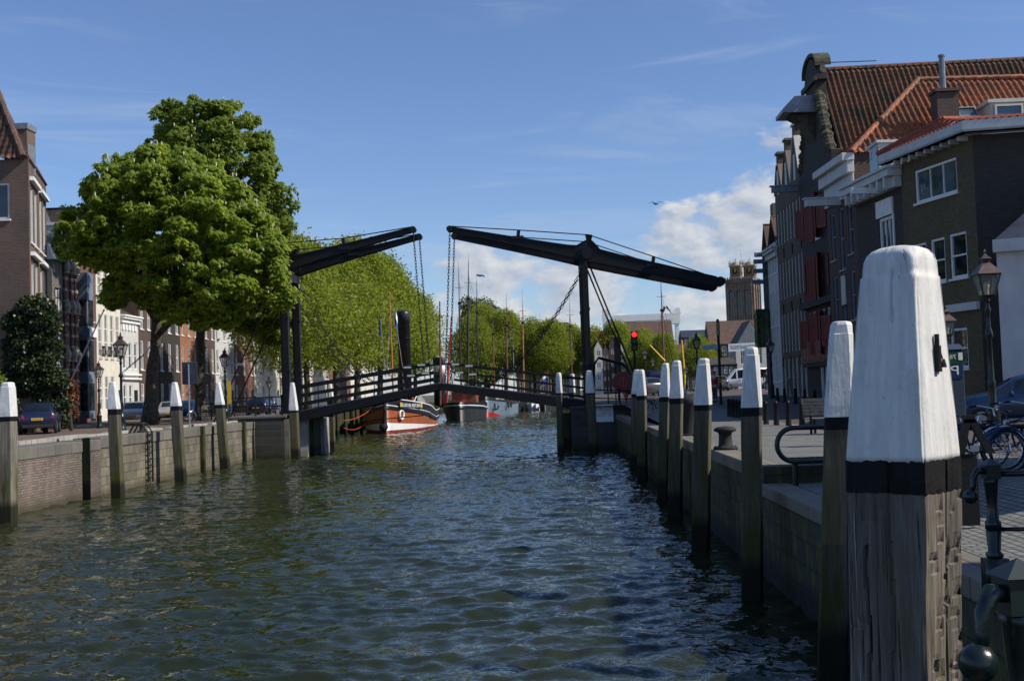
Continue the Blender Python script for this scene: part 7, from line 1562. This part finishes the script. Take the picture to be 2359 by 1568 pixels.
# gate frame and sign
pts = [at(x, y, 68.4) for x, y in ((1368, 930), (1368, 840), (1379, 824), (1434, 838), (1446, 850), (1447, 905))]; t = thing('barrier_frame', 'black bent tube barrier frame with thin uprights right of the mast', 'barrier', pts[0]); m = MB(); m.tube(pts, .09, 8); m.build('tube_frame', T('black_iron'), t)
for x, y in ((1398, 832), (1416, 836)): m = MB(); a = at(x, y, 68.4); m.tube([a, Vector((a.x, a.y, 2.4))], .035, 6); m.build('upright', T('black_iron'), t)
pA, pB = at(1372, 972, 66.5), at(1412, 931, 66.5); t = thing('notice_board', 'white bridge notice with mirrored lettering on the dark abutment', 'sign', (pA.x, 66.5, pA.z)); Wn, Hn = pB.x-pA.x, pB.z-pA.z; xl_ = pA.x-.12; m = MB(); m.obox((xl_, 66.5, pA.z), (Wn+.12, 0, 0), (0, .04, 0), (0, 0, Hn)); bd_ = m.build('board', T('white'), t)
def nt_(s, f, sz, wf): text('lettering', s, Vector((pB.x-.06, 66.495, pA.z+Hn*f)), (-1, 0, 0), ZV, sz, T('navy'), bd_, width=Wn*wf)
nt_('DAMIATEBRUG', .80, .20, .98); nt_('BEDIENINGSTIJDEN', .66, .08, .72); nt_('1/4 T/M 1/11', .575, .07, .5); nt_('ALLE DAGEN', .49, .09, .62); nt_('09.00 - 12.00  13.00', .41, .08, .8); nt_('16.00 - 17.00  18.00', .33, .08, .78)
# blue bicycle sign by the piles
c = at(1572, 912, 70); t = thing('cycle_sign', 'small blue and white cycle sign behind the piles', 'sign', (c.x, 70, zr(7, 70))); m = MB(); m.tube([(c.x, 70.05, zr(7, 70)), (c.x, 70.05, c.z+.5)], .03, 6); m.build('pole', T('steel'), t); m = MB(); m.obox((c.x-.28, 70, c.z-.2), (.56, 0, 0), (0, .03, 0), (0, 0, .62)); m.build('plate', T('offwhite'), t); m = MB(); m.obox((c.x-.28, 69.99, c.z-.3), (.56, 0, 0), (0, .03, 0), (0, 0, .1)); m.build('sub_plate', T('signblue'), t)
m = MB(); m.prism([Vector((c.x-.05, 69.985, c.z-.1)), Vector((c.x+.05, 69.985, c.z-.1)), Vector((c.x+.05, 69.985, c.z+.12)), Vector((c.x+.15, 69.985, c.z+.12)), Vector((c.x, 69.985, c.z+.32)), Vector((c.x-.15, 69.985, c.z+.12)), Vector((c.x-.05, 69.985, c.z+.12))], (0, .01, 0)); m.build('arrow', T('ink'), t)
# steel loop bench in front of the step, wooden slat bench, wheelie bin
t = thing('loop_bench', 'dark green tubular loop bench with perforated seat between two piles', 'bench', at(1850, 1110, 20)); Yb_ = 20.0
q = [at(x, y, Yb_) for x, y in ((1825, 985), (1990, 980), (1990, 1058), (1828, 1063))]; zt_, zb_ = q[0].z, q[3].z; x0_, x1_ = at(1790, 1024, Yb_).x, q[1].x+.2; Rr = (zt_-zb_)/2; pts = [(x1_, Yb_, zt_)]+[(x0_+Rr+Rr*cos(a), Yb_, zb_+Rr+Rr*sin(a)) for a in [pi/2+pi*i/14 for i in range(15)]]+[(x1_, Yb_, zb_)]
m = MB(); m.smooth = True; m.tube(pts, .045, 10); m.build('tube_frame', T('green_iron'), t); m = MB(); 
for i in range(14): x = lerp(x0_+.25, x1_, i/13); m.tube([(x, Yb_, zb_+.02), (x, Yb_+.42, zb_+.05)], .008, 4)
for i in range(10): y = Yb_+.04+i*.042; m.tube([(x0_+.2, y, zb_+.02+.003*i), (x1_, y, zb_+.02+.003*i)], .006, 4)
m.build('mesh_seat', T('green_iron'), t); zg = zr(4.4, 20)
for x in (at(1832, 1060, Yb_).x, x1_-.25): m = MB(); m.tube([(x, Yb_+.04, zg-.02), (x, Yb_+.04, zb_)], .05, 8); m.build('leg', T('green_iron'), t)
def slat_bench(label, loc, rz, L=1.8):
    t = thing('park_bench', label, 'bench', (0, 0, 0))
    for i in range(4): m = MB(); m.box((0, -.2+i*.12, .45), (L, .1, .035)); m.build('seat_slat', T('slatwood'), t, bevel=.006)
    for i in range(5): m = MB(); m.obox((-L/2, .25+i*.035, .55+i*.1), (L, 0, 0), (0, .03, 0), (0, .03, .085)); m.build('back_slat', T('slatwood'), t, bevel=.005)
    for x in (-L/2+.2, L/2-.2):
        m = MB(); m.bar((x, -.2, 0), (x, -.15, .43), .06, .06); m.bar((x, .22, 0), (x, .2, .5), .06, .06); m.bar((x, .2, .5), (x, .42, 1.05), .05, .05); m.bar((x, -.2, .42), (x, .24, .42), .05, .04); m.build('leg', T('black_iron'), t)
    t.location = loc; t.rotation_euler = (0, 0, rz); return t
g = at(1885, 990, 33); slat_bench('slatted wooden bench peeping out behind the pile, back towards the water', (g.x+.55, 33, 2.0), pi-.5)
g = at(1838, 918, 70); t = thing('wheelie_bin', 'dark wheelie bin with blue lid before the weathered warehouse', 'bin', (g.x, 70, zr(g.x, 70))); b = t.location.copy(); m = MB(); m.add([(b.x+sx*w_, b.y+sy*w_*.9, b.z+z) for w_, z in ((.34, .05), (.46, 1.02)) for sx, sy in ((-1, -1), (1, -1), (1, 1), (-1, 1))], [(3, 2, 1, 0), (4, 5, 6, 7), (0, 1, 5, 4), (1, 2, 6, 5), (2, 3, 7, 6), (3, 0, 4, 7)]); m.build('body', T('binbody'), t, bevel=.03)
m = MB(); m.obox((b.x-.5, b.y-.46, b.z+1.03), (.96, 0, 0), (0, .94, 0), (0, 0, .1)); m.tube([(b.x-.4, b.y+.52, b.z+1.05), (b.x+.4, b.y+.52, b.z+1.05)], .03, 6); m.build('lid', T('binlid'), t, bevel=.03)
for x in (-.32, .32): m = MB(); m.ring((b.x+x, b.y+.36, b.z+.11), .08, .035, (1, 0, 0), 12, 5); m.build('wheel', T('rubber'), t)
# near railing posts (black green cast iron with ball arms)
def rail_post(label, base, h, arm, bars):
    t = thing('railing_post', label, 'railing', base, 'cast iron railing on the near quay'); b = Vector(base); m = MB(); m.smooth = True; k = h/1.1
    m.box(b+ZV*.14*k, (.16, .16, .28*k), .3); m.lathe([(.06, .28*k), (.075, .31*k), (.05, .34*k), (.062, .5*k), (.052, .52*k)], b, 12); m.lathe([(.065, .52*k), (.065, .58*k), (.05, .60*k), (.042, .72*k), (.058, .9*k), (.07, .93*k), (.045, .95*k)], b, 12); ps = m.build('post', T('green_iron'), t)
    m = MB(); m.smooth = False; m.lathe([(.085, .94*k), (.085, 1.05*k), (.105, 1.055*k), (0, 1.11*k)], b, 4, .9); m.build('cap', T('dark_green'), t)
    a = Vector(arm).normalized(); m = MB(); m.smooth = True; c = b+ZV*1.0*k; pts = [c+a*.02, c+a*.11+ZV*.01, c+a*.145-ZV*.05, c+a*.15-ZV*.12, c+a*.165-ZV*.17]; m.tube(pts, [.03, .032, .03, .026, .022], 10); m.ball(c+a*.175-ZV*.205, .062, 18, 12); m.build('ball_arm', T('green_iron'), t)
    m = MB(); m.smooth = True
    for z in (.98*k, .52*k): m.tube([b+ZV*z, b+Vector(bars)+ZV*z], .026 if z > .7*k else .018, 10)
    m.build('rail', T('green_iron'), t); return t
b = at(2294, 1325, 9.6); rail_post('slender railing post with ball arm beside the bicycles', (b.x, 9.6, 1.71), 1.10, (-1, -.05, 0), (4.2, -.9, 0))
b = at(2345, 1330, 3.75); rail_post('bulky railing post with large black ball at the lower right corner', (b.x, 3.75, 1.76), 1.14, (-.93, -.35, 0), (3.0, -.7, 0))
# parking meter
g = at(2203, 935, 24.5); t = thing('parking_meter', 'blue grey parking meter with green header and mirrored P', 'parking meter', (g.x, 24.5, 2.0)); zt = zat(2200, 805, 24.5); xw = .34; x0 = at(2217, 850, 24.5).x-.34; m = MB(); m.obox((x0, 24.4, 2.0), (xw, 0, 0), (0, .28, 0), (0, 0, zt-2.0)); m.prism([(x0-.03, 24.36, zt), (x0+xw+.03, 24.36, zt), (x0+xw*.9, 24.5, zt+.12), (x0+.04, 24.5, zt+.12)], (0, .3, 0)); m.build('cabinet', T('meterblue'), t, bevel=.02)
zg_ = zat(2205, 835, 24.5); m = MB(); m.obox((x0+.01, 24.385, zg_-.02), (xw-.02, 0, 0), (0, .012, 0), (0, 0, zt-zg_-.02)); hd = m.build('header', T('signgreen'), t); text('lettering', '78', Vector((x0+xw*.55, 24.38, zg_+.08)), (-1, 0, 0), ZV, .13, T('white'), hd, width=.14)
m = MB(); m.obox((x0+xw*.66, 24.378, zg_+.05), (.09, 0, 0), (0, .006, 0), (0, 0, .16)); m.build('phone_symbol', T('white'), hd)
zp = zat(2205, 868, 24.5); m = MB(); m.obox((x0+.03, 24.386, zp-.02), (xw-.06, 0, 0), (0, .012, 0), (0, 0, zg_-zp-.01)); pp = m.build('parking_panel', T('signblue'), t); text('lettering', 'P', Vector((x0+xw*.72, 24.38, zp+.05)), (-1, 0, 0), ZV, .28, T('white'), pp, width=.17)
# ---- bicycles and rack
def bike(label, loc, rz, frame, lean=0., grp='bicycles at the rack'):
    t = thing('bicycle', label, 'bicycle', (0, 0, 0), grp); Rw = .34; A, B = Vector((-.54, 0, Rw)), Vector((.54, 0, Rw)); bb = Vector((-.07, 0, .29)); hd = Vector((.38, 0, .80)); hb = Vector((.43, 0, .60)); st = Vector((-.2, 0, .78))
    for c in (A, B):
        m = MB(); m.smooth = True; m.ring(c, Rw-.02, .02, (0, 1, 0), 28, 6); wh = m.build('wheel', T('rubber'), t); m = MB(); m.ring(c, Rw-.045, .012, (0, 1, 0), 28, 5)
        for i in range(14): a = i*2*pi/14; m.tube([c+Vector((.02*cos(a+1), .03*(-1)**i, .02*sin(a+1))), c+Vector(((Rw-.045)*cos(a), 0, (Rw-.045)*sin(a)))], .003, 3)
        m.tube([c-Vector((0, .05, 0)), c+Vector((0, .05, 0))], .025, 8); m.build('rim', T('chrome'), wh)
        m = MB(); m.tube([c+Vector(((Rw+.03)*cos(a), 0, (Rw+.03)*sin(a))) for a in [radians(-5+i*11)+(.5 if c is A else .15) for i in range(16)]], .022, 5); m.build('mudguard', T('chrome' if frame == 'bikeblack' else frame), t)
    m = MB(); m.smooth = True
    for p, q, r in ((bb, hb, .022), (bb, st, .019), (hd, hb, .022), (st+Vector((0, 0, -.08)), hd, .016) if frame != 'bikeblue' else (bb.lerp(st, .35), hd-ZV*.12, .02)): m.tube([p, q], r, 8)
    for s in (-1, 1): m.tube([bb+Vector((0, s*.04, 0)), A+Vector((0, s*.06, 0))], .011, 6); m.tube([st-ZV*.06, A+Vector((0, s*.06, 0))], .010, 6)
    m.build('frame', T(frame), t); m = MB()
    for s in (-1, 1): m.tube([hb, hb+Vector((.03, s*.055, -.05)), B+Vector((-.02, s*.06, .15)), B+Vector((0, s*.06, 0))], .012, 6)
    m.build('fork', T('chrome'), t); m = MB(); hp = hd+Vector((-.03, 0, .2)); m.smooth = True; m.tube([hd, hp], .014, 7); m.tube([hp+Vector((-.2, -.3, .06)), hp+Vector((-.06, -.28, .07)), hp+Vector((.05, -.12, .02)), hp, hp+Vector((.05, .12, .02)), hp+Vector((-.06, .28, .07)), hp+Vector((-.2, .3, .06))], .013, 7); h_ = m.build('handlebar', T('chrome'), t)
    for s in (-1, 1): m = MB(); m.tube([hp+Vector((-.22, s*.303, .06)), hp+Vector((-.1, s*.287, .07))], .019, 7); m.build('grip', T('rubber'), h_)
    m = MB(); m.tube([st, st+Vector((-.03, 0, .1))], .014, 6); m.build('seat_post', T('chrome'), t); m = MB(); m.smooth = True; s0 = st+Vector((-.05, 0, .13)); m.add([s0+Vector(p) for p in ((.17, 0, -.005), (.15, -.02, 0), (.02, -.035, 0), (-.1, -.1, .02), (-.14, 0, .03), (-.1, .1, .02), (.02, .035, 0), (.15, .02, 0), (.14, 0, -.05), (-.1, 0, -.05))], [(0, 1, 2, 3, 4, 5, 6, 7)]+[(i, 8 if i < 3 or i > 5 else 9, (i+1) % 8) for i in range(8)]); m.build('saddle', T('saddle'), t)
    m = MB(); m.tube([st+Vector((-.05, -.05, -.08)), A+Vector((-.22, -.06, .42))], .008, 5); m.tube([st+Vector((-.05, .05, -.08)), A+Vector((-.22, .06, .42))], .008, 5); 
    for s in (-.06, 0, .06): m.tube([A+Vector((.28, s, .42)), A+Vector((-.24, s, .42))], .007, 5)
    m.tube([A+Vector((-.2, .06, .42)), A], .007, 5); m.build('rack', T('rubber'), t)
    m = MB(); m.ring(bb, .085, .008, (0, 1, 0), 20, 5); m.tube([bb+Vector((.12, -.05, -.1)), bb, bb+Vector((-.12, .05, .1))], .01, 5); m.box(bb+Vector((.12, -.1, -.1)), (.09, .1, .02)); m.box(bb+Vector((-.12, .1, .1)), (.09, .1, .02)); m.build('crank', T('steel'), t); m = MB(); m.tube([B+Vector((-.02, .0, Rw+.1)), B+Vector((.05, 0, Rw+.1))], .04, 8); m.build('lamp', T('chrome'), t)
    t.location = loc; t.rotation_euler = (lean, 0, rz); return t
p = at(2254, 1068, 17.6); bike('bright blue bicycle leaning at the rack, front wheel cut by the right edge', (p.x, 17.6, 2.0), .22, 'bikeblue', -.08)
p = at(2226, 1060, 18.4); bike('dark bicycle with chrome handlebar behind the big foreground pile', (p.x, 18.4, 2.0), 2.85, 'bikeblack', .06)
p = at(2340, 1040, 19.5); bike('black bicycle behind the bright blue one at the right edge', (p.x+.1, 19.6, 2.0), .5, 'bikeblack', -.05)
t = thing('bicycle_rack', 'dark tubular bicycle rack holding the three bicycles', 'bicycle rack', (7.0, 18.6, 2.0)); m = MB(); m.smooth = True; za = zat(2260, 985, 18.6); m.tube([(6.1, 18.5, 2.0), (6.1, 18.5, za-.06), (6.16, 18.5, za), (12, 18.7, za)], .035, 8); m.build('rail', T('black_iron'), t)
for x in (7.6, 9.2): m = MB(); m.tube([(x, 18.6, 2.0), (x, 18.6, za)], .03, 7); m.build('post', T('black_iron'), t)
p = at(2232, 1128, 13.6); t = thing('rack_post', 'flat black triangular cycle clamp on a post right beside the big pile', 'cycle stand', (p.x, 13.6, zr(5.2, 13.6))); b = t.location.copy(); za, zb_ = zat(2235, 965, 13.6), zat(2232, 1045, 13.6); m = MB(); m.obox((b.x-.1, 13.56, b.z), (.2, 0, 0), (0, .08, 0), (0, 0, zb_-b.z)); m.build('post', T('black_iron'), t)
m = MB()
for x0, x1 in ((-.14, .02), (.22, .06)): m.prism([(b.x+x0, 13.55, zb_), (b.x+x0+.1, 13.55, zb_), (b.x+x1+.03, 13.55, za), (b.x+x1-.05, 13.55, za)], (0, .06, 0))
m.prism([(b.x-.05, 13.55, za-.04), (b.x+.13, 13.55, za-.04), (b.x+.08, 13.55, za+.05), (b.x, 13.55, za+.05)], (0, .06, 0)); m.build('clamp', T('black_iron'), t); m = MB(); m.obox((b.x+.02, 13.54, zb_+.03), (.1, 0, 0), (0, .015, 0), (0, 0, .07)); m.build('label_plate', T('zinc'), t)
# parked bikes far on both quays
for lab, px, py, Y, rz in (('dark bicycle parked behind the piles right of the red lifebuoy cabinet', 1515, 960, 52, .4), ('bicycle parked behind the clean grey pile', 1585, 935, 58, 2.6)): q = at(px, py, Y); bike(lab, (q.x, Y, zr(q.x, Y)), rz, 'bikeblack', .05, 'bicycles parked by the drawbridge')
for lab, px, Y, rz in (('bicycle leaning at the quay railing behind the second chestnut trunk', 492, 78, .2), ('bicycle parked left of the second chestnut trunk', 425, 74, .9)): q = at(px, 960, Y); bike(lab, (q.x, Y, 2.24), rz, 'bikeblack', .06, 'bicycles on the left quay')
# ---- people
def person(label, loc, rz, jacket, legs='jeans', pose='stand', sc=1.0):
    t = thing('person', label, 'person', (0, 0, 0)); st = .14 if pose == 'walk' else .0
    def skin(name, verts, edges, mat, lev=1):
        me = bpy.data.meshes.new(name); me.from_pydata([v[0] for v in verts], edges, []); o = bpy.data.objects.new(name, me); COL.objects.link(o)
        sk = o.modifiers.new('s', 'SKIN'); sk.use_smooth_shade = True
        for i, v in enumerate(verts): d = me.skin_vertices[0].data[i]; d.radius = (v[1], v[2] if len(v) > 2 else v[1]); d.use_root = (i == 0)
        sb = o.modifiers.new('u', 'SUBSURF'); sb.levels = lev; sb.render_levels = lev
        dg = bpy.context.evaluated_depsgraph_get(); dg.update(); m2 = bpy.data.meshes.new_from_object(o.evaluated_get(dg)); m2.name = name; bpy.data.objects.remove(o); m2.materials.clear(); m2.materials.append(mat)
        for p in m2.polygons: p.use_smooth = True
        o2 = bpy.data.objects.new(name, m2); COL.objects.link(o2); o2.parent = t; return o2
    V = [((0, 0, .93), .14, .10), ((0, 0, 1.12), .13, .095), ((0, 0, 1.33), .155, .10), ((0, 0, 1.45), .10, .08), ((0, .0, 1.53), .05), ((0, .02, 1.60), .075, .08), ((0, .015, 1.68), .085, .095), ((0, .01, 1.75), .05, .06)]
    E_ = [(i, i+1) for i in range(7)]
    for s in (-1, 1):
        b0 = len(V); V += [((s*.09, 0, .86), .085), ((s*.1, st*s+.02, .48), .06), ((s*.1, st*s*2-.02, .1), .045), ((s*.1, st*s*2+.1, .05), .04, .03)]; E_ += [(0, b0), (b0, b0+1), (b0+1, b0+2), (b0+2, b0+3)]
        b0 = len(V); V += [((s*.19, 0, 1.40), .055), ((s*.24, -.02-st*s, 1.12), .042), ((s*.24, .08-st*s*1.4, .88), .032), ((s*.24, .11-st*s*1.5, .80), .026, .018)]; E_ += [(3, b0), (b0, b0+1), (b0+1, b0+2), (b0+2, b0+3)]
        hand = b0+3
        for k in range(5):
            b0 = len(V); a = Vector((s*.24+(-.02+.011*k)*1.0, .11-st*s*1.5+(.02 if k == 4 else 0), .775-(0 if k == 4 else .02))); V += [(tuple(a), .009), (tuple(a+Vector((0, .012, -.05+.008*abs(k-1.5)))), .007)]; E_ += [(hand, b0), (b0, b0+1)]
    skin('body', V, E_, T('skin'))
    J = [((0, 0, .90), .165, .125), ((0, 0, 1.12), .15, .115), ((0, 0, 1.33), .175, .12), ((0, 0, 1.46), .09, .08)]; E2 = [(0, 1), (1, 2), (2, 3)]
    for s in (-1, 1): b0 = len(J); J += [((s*.20, 0, 1.395), .07), ((s*.25, -.02-st*s, 1.12), .058), ((s*.245, .06-st*s*1.3, .92), .045)]; E2 += [(2, b0), (b0, b0+1), (b0+1, b0+2)]
    skin('jacket', J, E2, T(jacket)); Lg = [((0, 0, .92), .15, .11)]; E3 = []
    for s in (-1, 1): b0 = len(Lg); Lg += [((s*.095, 0, .82), .098), ((s*.1, st*s+.02, .48), .075), ((s*.1, st*s*2-.02, .13), .06)]; E3 += [(0, b0), (b0, b0+1), (b0+1, b0+2)]
    skin('trousers', Lg, E3, T(legs))
    for s in (-1, 1): m = MB(); m.smooth = True; m.ball((s*.1, st*s*2+.05, .045), .055, 10, 6, (.85, 2.2, .85)); m.build('shoe', T('rubber'), t)
    m = MB(); m.smooth = True; m.ball((0, -.01, 1.70), .105, 12, 8, (.9, 1.02, 1.02)); h = m.build('hair', T('hair'), t); m = MB(); m.smooth = True; m.ball((0, .095, 1.655), .02, 8, 5, (.7, 1, 1.2)); 
    for s in (-1, 1): m.ball((s*.083, .02, 1.655), .025, 6, 5, (.4, 1, 1.3))
    m.build('face_features', T('skin'), t)
    for s in (-1, 1): m = MB(); m.ball((s*.032, .088, 1.675), .011, 6, 4); m.build('eye', T('ink'), t)
    t.location = loc; t.rotation_euler = (0, 0, rz); t.scale = (sc,)*3; return t
def ppl(label, px, pyb, Y, rz, jk, pose='stand', legs='jeans'): q = at(px, pyb, Y); person(label, (q.x, Y, zr(q.x, Y)+.01), rz, jk, legs, pose)
ppl('person in red jacket standing left of the signpost', 1648, 925, 66, 2.2, 'redjacket'); ppl('person in green jacket walking down the right street', 1769, 908, 84, 3.0, 'greenjacket', 'walk')
ppl('person in dark clothes between the piles behind the cycle sign', 1562, 935, 60, 1.0, 'darkjacket'); ppl('person in dark jacket walking farther behind the green jacket', 1776, 905, 96, .4, 'darkjacket', 'walk')
# ---- seagull
c = at(1511, 470, 120); m = MB(); m.smooth = True; m.ball(c, .12, 10, 6, (1.9, .8, .75)); m.ball(c+Vector((-.26, 0, .04)), .06, 8, 5); m.prism([c+Vector((.15, -.05, 0)), c+Vector((.36, -.08, 0)), c+Vector((.36, .08, 0)), c+Vector((.15, .05, 0))], (0, 0, .02)); bd = thing('seagull', 'seagull gliding before the white cloud', 'bird', c); m.build('body', T('gull'), bd)
for s in (-1, 1):
    m = MB(); pr_ = [(0, .0, .03), (s*.28, .02, .2), (s*.5, .05, .22), (s*.82, .1, .08)]; wd_ = [.16, .15, .11, .02]
    for (p, q, wa, wb) in zip(pr_[:-1], pr_[1:], wd_[:-1], wd_[1:]): p, q = c+Vector(p), c+Vector(q); m.prism([p-Vector((0, wa, 0)), q-Vector((0, wb, 0)), q+Vector((0, wb, 0)), p+Vector((0, wa, 0))], (0, 0, .02))
    m.build('wing', T('gull'), bd)
